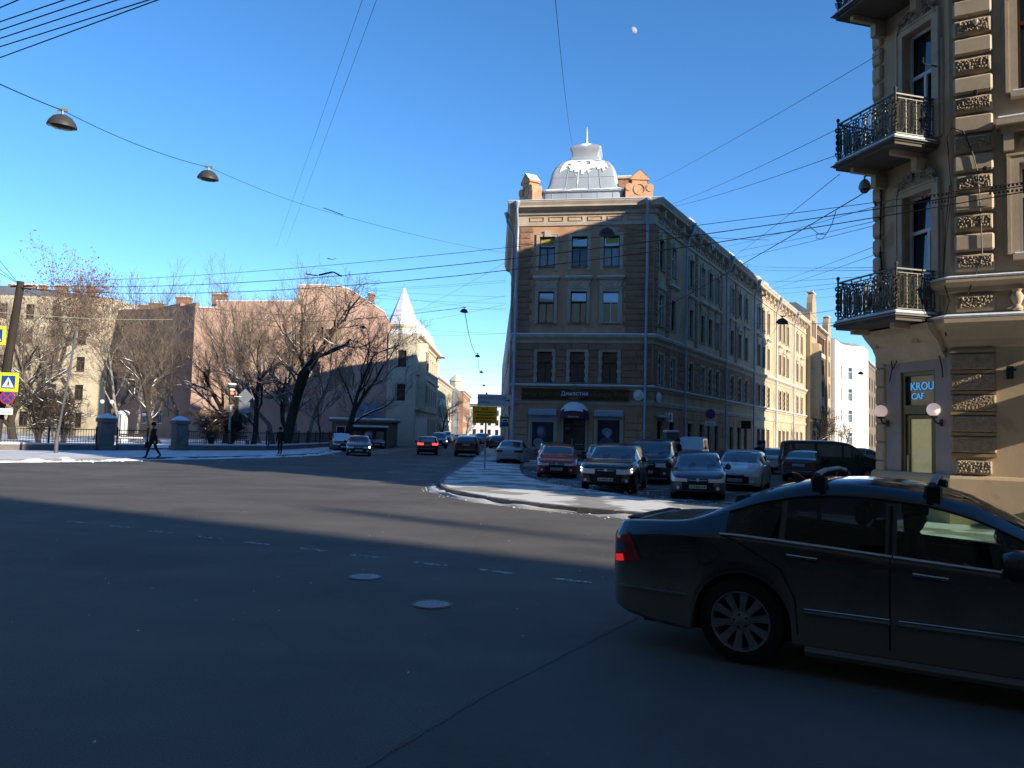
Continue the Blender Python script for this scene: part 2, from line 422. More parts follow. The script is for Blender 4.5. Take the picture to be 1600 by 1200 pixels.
# pavement in front of and along the corner building
CL0 = Vector((.15, 54.6)); FRONT_A = R(-9.7); FW = 9.45
CR0 = CL0+Vector((math.cos(FRONT_A), math.sin(FRONT_A)))*FW
s2 = RS.to_2d(); c2 = CROSS.to_2d()
pb = [Vector((-2.6, 51.02)), Vector((.6, 51.0)), Vector((.6, 46.02)), CR0+c2*1.6+s2*(-4.5), CR0+c2*3.0+s2*(-1.5), CR0+c2*3.0+s2*180, CR0+s2*180, CR0-Vector((.5, -.6)), CL0+Vector((.3, .3)), Vector((-.2, 230)), Vector((-3.6, 230)), Vector((-2.6, 70))]
pav2 = MB().prism([tuple(p) for p in pb], -.1, .12).build('pavement', PAVE); structure(pav2)
kerbstones('kerb', [CR0+c2*1.6+s2*(-4.5), CR0+c2*3.0+s2*(-1.5), CR0+c2*3.0+s2*60], pav2, z=.14)
# pavement at the foot of the near building on the right
CRN = Vector((10.08, 18.0))
p3 = [CRN+c2*(-3.2)-s2*2.2, CRN+c2*(-2.2)-s2*3.4, CRN+c2*40-s2*3.4, CRN+c2*40+s2*1, CRN+s2*60, CRN+s2*60-c2*3.4, CRN-c2*3.4+s2*1.0]
pav3 = MB().prism([tuple(p) for p in p3], -.1, .12).build('pavement', PAVE); structure(pav3)
kerbstones('kerb', [CRN+s2*50-c2*3.4, CRN-c2*3.4+s2*1.0, CRN+c2*(-3.2)-s2*2.2, CRN+c2*(-2.2)-s2*3.4, CRN+c2*24-s2*3.4], pav3, z=.14)
# park side pavement
lk = [Vector((-46, 4)), Vector((-34, 20.5)), G(0, 722), G(120, 721), G(240, 718), G(360, 716), G(440, 713.5), Vector((-14.0, 57)), G(520, 706), G(600, 700), Vector((-13.2, 115)), Vector((-14, 230))]
lkc = smoothline(lk, 4)
fence_line = [Vector((-62, 16)), Vector((-38, 40)), Vector((-30.7, 47.2)), Vector((-26.4, 51.5)), Vector((-23.1, 55.1)), Vector((-18.5, 60.3)), Vector((-18.0, 70)), Vector((-18.0, 99))]
pk = MB().prism([tuple(p) for p in lkc]+[(-19, 230), (-18.0, 99.5)]+[tuple(p) for p in fence_line[::-1]], -.1, .11)
SNOWPAVE = mat('snowy_pavement', (.48, .48, .49), .85, col2=(.76, .78, .81), scale=.9, bump=.5, bscale=14)
pko = pk.build('pavement', SNOWPAVE); structure(pko)
kerbstones('kerb', lkc[2:-4], pko, z=.125, step=1.6)
# park ground: deep snow
pg = MB(); nx, ny = 60, 50
for j in range(ny+1):
    for i in range(nx+1):
        x = -112+(i/nx)*94; y = 18+(j/ny)*82
        z = .22+.18*noise.noise((x*.15, y*.15, 2))+.08*noise.noise((x*.6, y*.6, 5)); pg.v.append((x, y, z))
def inside_park(x, y):
    pts = fence_line
    for a, b in zip(pts, pts[1:]):
        lo, hi = min(a.x, b.x), max(a.x, b.x)
        if a.x <= x <= b.x and b.x > a.x:
            return y > a.y+(b.y-a.y)*(x-a.x)/(b.x-a.x)-.2
    return x < -18
for j in range(ny):
    for i in range(nx):
        a = j*(nx+1)+i; c = pg.v[a]
        if all(inside_park(pg.v[q][0], pg.v[q][1]) for q in (a, a+1, a+nx+2, a+nx+1)): pg.f.append((a, a+1, a+nx+2, a+nx+1)); pg.mi.append(0)
pgo = pg.build('park_ground', SNOW, smooth=True, ang=180); structure(pgo)
flat = MB().prism([tuple(p) for p in fence_line]+[(-18, 92), (-140, 92), (-140, 16)], -.1, .14).build('park_ground', SNOW); structure(flat)

# snow lying along kerbs, between parked cars and on the road edge
def sheet(name, poly, z, m, label, seed=0, amp=.15, step=.5):
    o = MB().poly([(p.x, p.y, z) for p in jag(poly, step, amp, seed)]).build(name, m); structure(o, 'stuff'); o['label'] = label; o['category'] = 'snow'; return o
o = [p+Vector((0, 0)) for p in nose_front]
off = lambda line, d: [p+Vector((-(line[min(i+1, len(line)-1)]-line[max(i-1, 0)]).normalized().y, (line[min(i+1, len(line)-1)]-line[max(i-1, 0)]).normalized().x))*d for i, p in enumerate(line)]
snowbank('kerb_snow', off(nose_front[3:-4], -.28), .30, .07, 3, DIRTSNOW, 'gritty snow swept against the outside of the island kerb')
snowbank('bay_snow', off(nose_in[3:26], .55), .75, .10, 5, SNOW, 'blue-shaded snow heap between the parked cars and the island')
sheet('bay_slush', [G(812, 741), G(850, 735), G(905, 741), G(1040, 760), G(1200, 765), Vector((9, 24)), Vector((6.5, 21)), G(1095, 794), G(1000, 782), G(905, 767), G(860, 759), G(822, 748)], .006, PATCHSNOW, 'patchy snow on the ground under the parked cars', 2)
sheet('nose_slush', [G(600, 735), G(640, 728), G(720, 716), G(745, 712), Vector((-2.62, 52)), Vector((-2.6, 40)), G(694, 748), G(684, 759), G(640, 752)], .007, THINSNOW, 'thin grey slush on the road beside the island nose', 4)
sheet('left_slush', [Vector((-12.6, 54)), Vector((-12.3, 60)), Vector((-12.0, 90)), Vector((-10.4, 90)), Vector((-10.2, 62)), Vector((-10.8, 54))], .008, PATCHSNOW, 'patchy snow along the left street gutter', 6)
snowbank('island_snow', smoothline([G(742, 731), G(757, 727), G(778, 731), G(768, 738), G(748, 738)], 3), .35, .0, 8) if False else None
snowbank('post_snow', [Vector((-1.9, 39.6)), Vector((-1.3, 39.8)), Vector((-.6, 39.7))], .45, .3, 9, SNOW, 'small snow mound round the foot of the sign post')
snowbank('park_kerb_snow', off(lkc[7:34], -.25), .5, .10, 12, SNOW, 'shovelled snow ridge along the park pavement kerb')
snowbank('park_kerb_snow', off(lkc[9:33], 1.3), .8, .16, 15, SNOW, 'snow ridge in the middle of the park pavement')
snowbank('wall_foot_snow', [CRN+c2*a-s2*3.2 for a in (-2, 2, 6, 10, 14, 18)], .4, .16, 19, SNOW, 'snow ridge on the kerb beyond the near black car')
# worn dashed line across the junction
PAINT = patchy('worn_road_paint', (.5, .5, .48), (.62, .62, .6), .42, 7, .2)
for (x, y) in [(122, 816), (190, 823), (250, 831), (325, 840), (402, 849), (484, 858.5), (573, 869.5), (672, 881), (775, 893), (893, 907)]:
    p = gnd(x, y, .006); a = R(-27.5)
    structure(MB().box(-.27, .27, -.055, .055, 0, .002).build("lane_dash", PAINT, None, p, a))
# lane markings far down the left street
for k in range(6):
    structure(MB().box(-.06, .06, -.9, .9, 0, .002).build('lane_dash', PAINT, None, (-6.9+.02*k, 47+k*7, .006)))
structure(MB().box(-1.6, 1.6, -.2, .2, 0, .002).build('stop_line', PAINT, None, (-5.2, 44.5, .006), R(-8)))
# manhole covers
LID = mat('manhole_iron', (.42, .43, .45), .75, .3, 9, metal=.2, bump=.4, bscale=60)
for (x, y), lb in (((570, 902), 'round pale manhole cover farther from the black car'), ((675, 945), 'round pale manhole cover nearer the camera')):
    p = gnd(x, y, 0)
    t = thing('manhole_cover', lb, 'manhole', p, 0, 'manhole covers in the road')
    MB().lathe([(.0, .012), (.185, .012), (.19, .006)], 28).build('lid', LID, t)
    MB().lathe([(.194, .004), (.194, .015), (.215, .015), (.222, .004)], 28).build('rim', mat('rim_iron', (.2, .2, .2), .7), t)
    rb = MB()
    for i in range(-2, 3):
        for j in range(-2, 3):
            if i*i+j*j < 6: rb.box(i*.06-.015, i*.06+.015, j*.06-.015, j*.06+.015, .0125, .015)
    rb.build('tread_studs', LID, t)['kind'] = 'stuff'

# relaid strip of asphalt with a visible edge, lower right of the junction
ASPH2 = mat('relaid_asphalt', (.072, .068, .065), .85, col2=(.118, .110, .102), scale=.6, bump=.5, bscale=60, spec=.35)
pt_ = jag([gnd(470, 1260).to_2d(), gnd(760, 1085).to_2d(), gnd(1010, 958).to_2d(), gnd(1120, 925).to_2d(), gnd(1500, 990).to_2d(), gnd(1900, 1200).to_2d(), gnd(1900, 1400).to_2d(), gnd(600, 1400).to_2d()], .3, .02, 3)
structure(MB().poly([(p.x, p.y, .004) for p in pt_]).build('road_patch', ASPH2))
SEAM = mat('sealed_joint', (.098, .093, .088), .8, .2, 6)
for a, b in ((0, 2),):
    L_ = [gnd(470, 1260).to_2d(), gnd(760, 1085).to_2d(), gnd(1010, 958).to_2d()]; m = MB()
    for p, q in zip(L_, L_[1:]):
        n = 14; d = (q-p); nn = Vector((-d.y, d.x)).normalized()
        for k in range(n):
            w0 = .018+.014*noise.noise((k*.7, 1, 2)); a_, b_ = p+d*k/n, p+d*(k+1)/n; m.quad((*(a_-nn*w0), .008), (*(b_-nn*w0), .008), (*(b_+nn*w0), .008), (*(a_+nn*w0), .008))
    structure(m.build('road_joint', SEAM))
def clods(label, line, n, spread, seed, smin=.02, smax=.075, z=.0, m=None):
    """loose lumps of frozen snow and grit"""
    rnd = random.Random(seed); mb = MB(); L = [Vector(p[:2]) for p in line]
    for k in range(n):
        i = rnd.randrange(len(L)-1); p = L[i].lerp(L[i+1], rnd.random()); s = smin+(smax-smin)*rnd.random()**2.2; c = Vector((p.x+rnd.gauss(0, spread), p.y+rnd.gauss(0, spread), z+s*.25)); b0 = len(mb.v)
        for a in range(5): an = a*1.2566+rnd.uniform(-.3, .3); mb.v.append((c.x+s*math.cos(an)*rnd.uniform(.7, 1.3), c.y+s*math.sin(an)*rnd.uniform(.7, 1.3), c.z+s*rnd.uniform(-.35, .1)))
        mb.v.append((c.x+rnd.uniform(-.3, .3)*s, c.y, c.z+s*rnd.uniform(.4, .8)))
        for a in range(5): mb.f.append((b0+a, b0+(a+1) % 5, b0+5)); mb.mi.append(0)
    o = mb.build('snow_clods', m or SNOW); structure(o, 'stuff'); o['label'] = label; o['category'] = 'snow'
clods('loose frozen lumps along the island kerb', off(nose_front[3:-4], -.35), 300, .2, 1, .01, .04, m=DIRTSNOW)
clods('loose snow lumps on the island pavement', off(nose_in[3:28], -.5), 200, .5, 2, .01, .04, z=.12)
clods('loose snow lumps round the parked cars', off(nose_in[3:28], 1.2), 200, .6, 3, .012, .045)
clods('loose snow lumps along the park kerb', off(lkc[5:34], -.3), 500, .4, 4, .03, .09)
clods('grit and ice crumbs strewn over the junction', [Vector((-12, 22)), Vector((2, 13)), Vector((-4, 9)), Vector((-2, 6))], 150, 3.0, 5, .005, .016, m=DIRTSNOW)
# ================================================================ corner building with the bell dome
random.seed(11)
STUC = mat('ochre_stucco', (.50, .285, .17), .9, .2, .8, bump=.25, bscale=30, streak=.35, patch=((.37, .22, .14), .6, .57))
STUC_D = mat('brown_rustic_stucco', (.30, .175, .11), .92, .28, 1.2, bump=.9, bscale=26)
TRIM = mat('grey_buff_trim', (.46, .39, .30), .85, .18, 1.5, bump=.2, bscale=30, streak=.4)
ROOFM = mat('roof_sheet', (.17, .18, .19), .6, .2, 1, metal=.2)
DOMEM = mat('zinc_dome', (.44, .47, .48), .42, .12, 1.2, metal=.3, streak=.3)
PIPE = mat('painted_drainpipe', (.33, .38, .47), .5, .16, 1.5, metal=.15)
FRAMEW = mat('white_sash', (.62, .63, .64), .5, .06)
FRAMEB = mat('dark_sash', (.05, .045, .045), .5, .2)
FRAMEBR = mat('brown_sash', (.11, .06, .04), .55, .2)
CB = thing('corner_building', 'four-storey ochre corner building with grey bell dome', 'building', (CL0.x, CL0.y, 0))
cf = Frame(CL0, FRONT_A); cr = Frame(CR0, R(60.5)); CLB = CL0+Vector((-.42, 21)); cl = Frame(CLB, math.atan2(CL0.y-CLB.y, CL0.x-CLB.x)); LW = (CL0-CLB).length
RW = 62.0
def relief_mb(w, h, d, nx, nz, seed, freq=9):
    m = MB()
    for j in range(nz+1):
        for i in range(nx+1):
            x = -w/2+w*i/nx; z = h*j/nz; e = 0 if i in (0, nx) or j in (0, nz) else 1
            m.v.append((x, -d*(.25+e*(.55+.75*noise.noise((x*freq, z*freq, seed)))), z))
    for j in range(nz):
        for i in range(nx):
            a = j*(nx+1)+i; m.f.append((a, a+1, a+nx+2, a+nx+1)); m.mi.append(0)
    return m
WF = {3: (13.56, 2.1), 2: (9.6, 2.2), 1: (5.5, 2.1)}
WW = 1.1
# ---- shared window meshes
wm = {}
for fl, (zb, hh) in WF.items():
    a = arch_mb(WW, hh, .2 if fl > 1 else .16, .07, .16 if fl == 3 else .05)
    if fl == 3: a.box(-.2, .2, -.14, -.07, hh-.02, hh+.42); a.box(-.75, -.55, -.1, 0, -.3, -.16); a.box(.55, .75, -.1, 0, -.3, -.16)
    if fl == 2: a.box(-.82, .82, -.1, 0, hh+.22, hh+.3)
    if fl == 1:
        for k in range(4): a.box(-.78, -.5, -.1, -.072, .1+k*.56, .36+k*.56); a.box(.5, .78, -.1, -.072, .1+k*.56, .36+k*.56)
    wm[fl] = dict(arch=a.mesh('window', TRIM), sash=sash_mb(WW, hh, .06, .12, .66).mesh('sash', FRAMEB), pane=MB().quad((-WW/2, .135, 0), (WW/2, .135, 0), (WW/2, .135+.085*hh*.66, hh*.66), (-WW/2, .135+.085*hh*.66, hh*.66)).mesh('pane', PANE2), pane2=MB().quad((-WW/2, .14, hh*.66), (WW/2, .14, hh*.66), (WW/2, .14+.09*hh*.34, hh), (-WW/2, .14+.09*hh*.34, hh)).mesh('pane', PANE2), sill=MB().box(-.65, .65, -.1, .14, -.07, 0).mesh('sill', ROOFM))
hood = MB().box(-.95, .95, -.28, 0, .30, .40).box(-.88, .88, -.2, 0, .2, .30).box(-.8, .8, -.1, 0, -.02, .2).mesh('hood', TRIM)
frieze = relief_mb(1.5, .5, .12, 26, 9, 3, 7).mesh('carved_frieze', TRIM, True)
hoodsnow = MB().bbox(-.93, .93, -.27, 0, .402, .46, .02).mesh('snow', SNOW)
ped = MB().yprism([(-.8, 0), (.8, 0), (.8, .1), (0, .62), (-.8, .1)], -.18, 0).mesh('pediment', TRIM)
sash_v = {fl: [wm[fl]['sash'], sash_mb(WW, WF[fl][1], .06, .12, .68, cas=.1).mesh('sash', FRAMEB), sash_mb(WW, WF[fl][1], .06, .12, .66).mesh('sash', FRAMEW), sash_mb(WW, WF[fl][1], .06, .12, .7, cas=-.12).mesh('sash', FRAMEBR)] for fl in WF}
rndw = random.Random(99); CURT = mat('curtained_pane', (.19, .19, .18), .15, .3, 2.5, spec=.9)
def put_window(root, fr, u, fl, style=0, hd=None, snow=True, pane=None):
    zb, hh = WF[fl]; w = fr.put(wm[fl]['arch'], 'window', root, u, 0, zb)
    inst(sash_v[fl][style], 'sash', w); p = inst(wm[fl]['pane'], 'pane', w); p_2 = inst(wm[fl]['pane2'], 'pane', w); inst(wm[fl]['sill'], 'sill', w)
    q = rndw.random()
    if pane: override(p, pane); override(p_2, pane)
    elif q < .3: override(p, PANE)
    elif q < .42: override(p, CURT)
    if hd == 'hood':
        h_ = fr.put(hood, 'window_hood', root, u, 0, zb+hh+.78-.3+.12); inst(hoodsnow, 'snow', h_)
        inst(frieze, 'carved_frieze', h_, (0, 0, -.34))
    elif hd == 'pediment': fr.put(ped, 'pediment', root, u, 0, zb+hh+.32)
    return w
fu = [2.1, 4.36, 6.56]
def hole(u, fl): return (u-WW/2, u+WW/2, WF[fl][0], WF[fl][0]+WF[fl][1])
fholes = [hole(u, fl) for u in fu for fl in WF]+[(1.25, 2.9, .95, 3.25), (3.5, 5.0, .12, 3.25), (5.75, 7.4, 1.0, 3.25)]
cf.part(wall_mb(FW, 18, fholes, .28), 'front_wall', STUC, CB)
ru = [1.53, 4.22, 8.63, 11.8, 14.08, 16.3, 21.39, 24.32, 26.92, 32.65, 34.95, 37.45, 43.92, 46.3, 48.72, 55.38, 58.6]
rp = [6.5, 18.43, 29.4, 40.6, 51.7]
rdoor = {1: (4.4, 5.6, .12, 3.0)}
rh = [hole(u, fl) for u in ru for fl in WF]+[(u-.6, u+.6, .9 if i % 4 != 1 else .12, 3.0) for i, u in enumerate(ru)]
STUCS = mat('pale_ochre_stucco', (.46, .36, .235), .9, .18, .8, bump=.25, bscale=30, streak=.35, patch=((.37, .285, .19), .5, .57))
cr.part(wall_mb(RW, 18, rh, .28), 'side_wall', STUCS, CB)
lu = [2.6+2.9*k for k in range(6)]
cl.part(wall_mb(LW, 18, [hole(u, fl) for u in lu for fl in WF]), 'street_wall', STUC, CB)
st = [0, 1, 1, 2, 2, 3, 0, 1]
rnd = random.Random(5)
for i, u in enumerate(fu):
    w = put_window(CB, cf, u, 3, 0)
    put_window(CB, cf, u, 2, [0, 1, 2][i], 'hood', pane=PANE2)
    put_window(CB, cf, u, 1, 0, pane=PANE)
for i, u in enumerate(ru):
    put_window(CB, cr, u, 3, rnd.choice([0, 2, 3])); put_window(CB, cr, u, 2, rnd.choice([0, 2, 3]), 'pediment' if i in (0, 7, 10, 13, 15) else 'hood'); put_window(CB, cr, u, 1, rnd.choice([0, 3, 2]), pane=PANE)
    z0 = .9 if i % 4 != 1 else .12
    w = cr.part(arch_mb(1.2, 3.0-z0, .14, .05, .02), 'shop_window' if z0 > .5 else 'door', TRIM, CB, u=u, z=z0); MB().box(-.6, -.54, .12, .17, 0, 3-z0).box(.54, .6, .12, .17, 0, 3-z0).box(-.54, .54, .11, .17, (3-z0)*.68, (3-z0)*.68+.07).build('sash', FRAMEB, w)
    pane_mb(1.2, 3-z0, .15).build('pane', PANE, w)
for u in lu:
    for fl in WF: put_window(CB, cl, u, fl, rnd.choice([0, 2, 3]))
# yellow notices behind the top-floor panes
YEL = mat('yellow_notice', (.42, .36, .05), .7, .1); INK = mat('black_ink', (.03, .03, .03), .7, 0)
n1 = cf.part(MB().box(-.46, .46, .125, .128, 1.5, 1.98), 'notice', YEL, CB, u=fu[0], z=13.56); inst(text_mesh('279 34 90', .2, INK, .002), 'lettering', n1, (0, .12, 1.62), (UPRIGHT, 0, 0))
cf.part(MB().box(-.40, .46, .125, .128, 1.62, 1.95), 'notice', YEL, CB, u=fu[2], z=13.56)
# ---- cornices and belts: profile swept along the three faces (mitred corners)
def ring(prof, name, m, snow=None, uend=(0, 0)):
    """profile list of (out,z): front, side and street runs"""
    def mit(fr_a, fr_b, corner, o):   # corner offset point
        n1, n2 = fr_a.n, fr_b.n; b = (n1+n2); b = b/b.length; return corner+b*(o/max(.2, b.dot(n1)))
    c1 = Vector((CL0.x, CL0.y, 0)); c2_ = Vector((CR0.x, CR0.y, 0)); pts = []
    for o, z in prof:
        pts.append([cl.pt(0, o), mit(cl, cf, c1, o), mit(cf, cr, c2_, o), cr.pt(RW, o)])
    mb = MB(); base = CB.location
    for i in range(len(prof)-1):
        for k in range(3):
            a, b, c, d = pts[i][k], pts[i][k+1], pts[i+1][k+1], pts[i+1][k]
            mb.quad(a-base+Vector((0,0,prof[i][1])), b-base+Vector((0,0,prof[i][1])), c-base+Vector((0,0,prof[i+1][1])), d-base+Vector((0,0,prof[i+1][1])))
    return mb.build(name, m, CB)
cor = ring([(0, 16.42), (.08, 16.42), (.10, 16.62), (.03, 16.63), (.03, 17.15), (.14, 17.2), (.2, 17.32), (.22, 17.45), (.5, 17.55), (.62, 17.62), (.62, 17.75), (.72, 17.95), (.72, 18.02), (-.2, 18.16)], 'cornice', TRIM)
ring([(.02, 18.135), (.74, 18.03), (.77, 18.07), (.6, 18.15), (0, 18.24)], 'snow', SNOW)
ring([(0, 8.2), (.06, 8.2), (.08, 8.4), (.2, 8.55), (.28, 8.6), (.3, 8.76), (.0, 8.84)], 'belt_course', TRIM)
ring([(.0, 8.845), (.31, 8.765), (.325, 8.8), (.2, 8.87), (0, 8.9)], 'snow', SNOW)
ring([(0, 4.95), (.1, 5.0), (.12, 5.15), (.26, 5.2), (.26, 5.27), (0, 5.32)], 'belt_course', TRIM)
ring([(.0, 5.325), (.27, 5.275), (.28, 5.31), (.15, 5.36), (0, 5.38)], 'snow', SNOW)
ring([(0, 3.95), (.08, 4.0), (.12, 4.2), (.1, 4.3), (0, 4.35)], 'belt_course', TRIM)
ring([(.1, 0), (.1, .78), (.04, .84), (0, .86)], 'plinth', mat('plinth_stone', (.16, .15, .14), .85, .3, 2))
# frieze panels under the cornice
pan = MB().box(-.5, .5, -.05, 0, 0, .05).box(-.5, .5, -.05, 0, .27, .32).box(-.5, -.45, -.05, 0, .05, .27).box(.45, .5, -.05, 0, .05, .27).mesh('frieze_panel', STUC)
for k in range(6): cf.put(pan, 'frieze_panel', CB, 1.35+k*1.35, .03, 16.74)
for k in range(40): cr.put(pan, 'frieze_panel', CB, 1.2+k*1.5, .03, 16.74)
# mutule brackets that catch the sun under the eaves
brk = MB().yprism([(-.11, 0), (.11, 0), (.11, .5), (-.11, .5)], -.46, -.02).box(-.14, .14, -.5, 0, .44, .5).mesh('bracket', TRIM)
for k in range(28): cr.put(brk, 'bracket', CB, .9+k*2.2, .03, 17.04)
# ---- rusticated stones at the corners and over the two lower storeys
qs = relief_mb(1, 1, .07, 9, 5, 4, 3.2); qs.v = [(x, y, z) for x, y, z in qs.v]
qm = MB().bbox(-.5, .5, -.06, .03, 0, 1, .045)
STM = [MB().bbox(-.5, .5, -.065, .03, 0, 1, .035).mesh('stone', STUC_D), qs.mesh('stone', STUC_D, True, 180)]
SMO = [MB().bbox(-.5, .5, -.05, .03, 0, 1, .03).mesh('stone', STUC)]
def stone(fr, u0, u1, z0, z1, kind=0):
    me = {0: STM[0], 1: STM[1], 2: SMO[0]}[kind]
    o = fr.put(me, 'stone', CB, (u0+u1)/2, random.uniform(0, .012), z0); o.scale = (u1-u0-.025, 1, z1-z0-.035)
for k in range(18):
    z0 = 8.92+k*.414; z1 = z0+.414; lg = k % 2
    stone(cf, .12, .95+.16*lg, z0, z1, 1); stone(cf, 7.55-.14*lg, FW-.04, z0, z1, 1); stone(cr, .04, .75+.14*lg, z0, z1, 1)
    stone(cr, 2.55, 3.35, z0, z1, 1) if k < 18 else None
    for uu in (9.95, 17.5, 22.8, 30.6, 41.9): stone(cr, uu-.3, uu+.35, z0, z1, 0)
def piers(fr, Wd, holes, rows, zlo, zhi, kinds, maxlen=1.3, u_max=99, pad=.22):
    dz = (zhi-zlo)/rows
    for j in range(rows):
        z0 = zlo+j*dz; z1 = z0+dz; zc = (z0+z1)/2
        cuts = sorted((h[0]-pad, h[1]+pad) for h in holes if h[2]-.15 < zc < h[3]+.12); x = .03; segs = []
        for a, b in cuts:
            if a > x+.12: segs.append((x, a))
            x = max(x, b)
        if x < min(Wd, u_max)-.1: segs.append((x, min(Wd, u_max)-.03))
        for a, b in segs:
            if a > u_max: break
            n = max(1, round((b-a)/maxlen)); d = (b-a)/n
            sh = (d*.35 if j % 2 and n > 1 else 0)
            xs = [a]+[a+d*i+sh*(1 if i < n else 0) for i in range(1, n)]+[b]
            for i in range(n): stone(fr, xs[i], xs[i+1], z0, z1, kinds)
piers(cf, FW, fholes, 6, 5.42, 8.18, 0, 1.2)
piers(cf, FW, fholes+[(0, 9.5, 3.3, 4.9)], 5, .88, 3.3, 2, 1.0)
piers(cr, RW, rh, 6, 5.42, 8.18, 0, 1.3, 31)
piers(cr, RW, rh, 5, .88, 3.9, 2, 1.3, 31)
# ---- drainpipes with swan necks
def drainpipe(fr, u, ztop=17.3, r=.09, out=.28):
    L = [fr.pt(u, .78, 17.85), fr.pt(u, .76, 17.35), fr.pt(u, .5, 16.85), fr.pt(u, out+.02, 16.35), fr.pt(u, out, 16.0), fr.pt(u, out, .5), fr.pt(u, out+.2, .25)]
    p = MB().tube([q-CB.location for q in L], r, 10).build('drainpipe', PIPE, CB, smooth=True)
    hp = fr.pt(u, .78, 17.8)-CB.location; MB().lathe([(.09, -.25), (.22, .12), (.22, .2), (.1, .2)], 10, hp).build('rain_hopper', PIPE, p)
    j = MB()
    for z in range(1, 9): j.tube([fr.pt(u, out, z*1.9)-CB.location, fr.pt(u, out, z*1.9+.09)-CB.location], r*1.25, 10)
    j.build('pipe_collar', PIPE, p)
drainpipe(cf, .02); drainpipe(cf, 8.98); drainpipe(cl, LW-2.2)
for u in rp: drainpipe(cr, u)
# ---- roof (hipped sheet metal) and back walls
e0 = [CL0, CR0, (cr.pt(RW)).to_2d(), (cl.pt(0)).to_2d()]
ctr = sum(e0, Vector((0, 0)))/4
inn = [p.lerp(ctr, .16) for p in e0]; rb = MB(); bl = Vector((CB.location.x, CB.location.y))
for i in range(4):
    a, b, c, d = e0[i]-bl, e0[(i+1) % 4]-bl, inn[(i+1) % 4]-bl, inn[i]-bl
    rb.quad((*a, 18.12), (*b, 18.12), (*c, 19.1), (*d, 19.1))
rb.poly([(*(p-bl), 19.1) for p in inn]); rb.build('roof', ROOFM, CB)
a, b, c = e0[1]-bl, e0[2]-bl, e0[3]-bl
MB().quad((*b, 0), (*c, 0), (*c, 18.12), (*b, 18.12)).build('back_wall', STUC, CB)
# ---- bell dome on the chamfer
prof = [(2.5, 18.1), (2.5, 18.75), (2.62, 18.78), (2.6, 18.86), (2.36, 19.0), (2.2, 19.35), (2.12, 19.8), (2.02, 20.2), (1.86, 20.55), (1.6, 20.9), (1.28, 21.12), (1.0, 21.22), (1.0, 21.42), (.88, 21.5), (.9, 21.8), (1.0, 21.98), (1.02, 22.12), (.8, 22.3), (.45, 22.48), (.1, 22.6), (.0, 22.62)]
def bell(prof, rr=.25, inset=0):
    m = MB(); segs = []
    for hw, z in prof:
        r_ = min(hw*.9, rr*hw/2); ring_ = []
        for cx, cy, a0 in ((1, -1, -90), (1, 1, 0), (-1, 1, 90), (-1, -1, 180)):
            for k in range(4):
                a = R(a0+k*30); ring_.append((cx*(hw-r_)+r_*math.cos(a), cy*(hw-r_)+r_*math.sin(a), z))
        segs.append(ring_)
    for i in range(len(segs)-1):
        n = len(segs[i])
        for k in range(n): m.quad(segs[i][k], segs[i][(k+1) % n], segs[i+1][(k+1) % n], segs[i+1][k])
    return m
dpos = cf.pt(4.45, -3.0)-CB.location
dome = inst(bell(prof).mesh('dome', DOMEM, True, 30), 'dome', CB, dpos+Vector((0, 0, -18.1*.15)), FRONT_A, (1.12, 1.12, 1.15))
MB().lathe([(.13, 22.5), (.1, 22.7), (.06, 23.3), (.02, 23.75), (0, 23.8)], 8).build('finial', DOMEM, dome)
MB().lathe([(.0, 22.62), (.5, 22.52), (.82, 22.33), (.98, 22.17), (1.0, 22.15)], 16).build('snow', SNOW, dome)
sm = MB()
for k in (-1.2, -.4, .4, 1.2):
    sm.tube([(k*hw/2.5, -hw-.012, z) for hw, z in prof[3:11]], .018, 4)
for z, hw in ((19.8, 2.12), (20.55, 1.86)): sm.box(-hw*.9, hw*.9, -hw-.02, -hw+.03, z-.012, z+.012)
for k in range(-2, 3): sm.box(k*.95-.015, k*.95+.015, -2.52, -2.5, 18.1, 18.75)
sm.build('standing_seam', DOMEM, dome)
# snow lying on the shoulders of the bell
def bellsnow(x0, x1, i0, i1, seed, lift=.03):
    m = MB(); P = prof[i0:i1]; cols = 30; sub = 5; rows = []
    for i in range(len(P)-1):
        for s in range(sub): t = s/sub; rows.append((P[i][0]+(P[i+1][0]-P[i][0])*t, P[i][1]+(P[i+1][1]-P[i][1])*t))
    idx = {}
    for j, (hw, z) in enumerate(rows):
        for k in range(cols+1):
            x = (x0+(x1-x0)*k/cols)*hw*.88
            idx[j, k] = len(m.v); m.v.append((x, -hw-lift, z+lift))
    for j in range(len(rows)-1):
        for k in range(cols):
            x = x0+(x1-x0)*k/cols; edge = .12+.3*noise.noise((x*2.3, seed, .5))+.15*noise.noise((x*9, seed, 1))
            if j/(len(rows)-1) > edge+.12*noise.noise((x*7, j*.5, seed)) and not noise.noise((x*3.1+seed, j*.22, 2)) > .33:
                m.f.append((idx[j, k], idx[j, k+1], idx[j+1, k+1], idx[j+1, k])); m.mi.append(0)
    return m.build('snow', SNOW, dome)
bellsnow(-.85, .9, 6, 12, 3); bellsnow(-1.05, 1.08, 2, 5, 8)
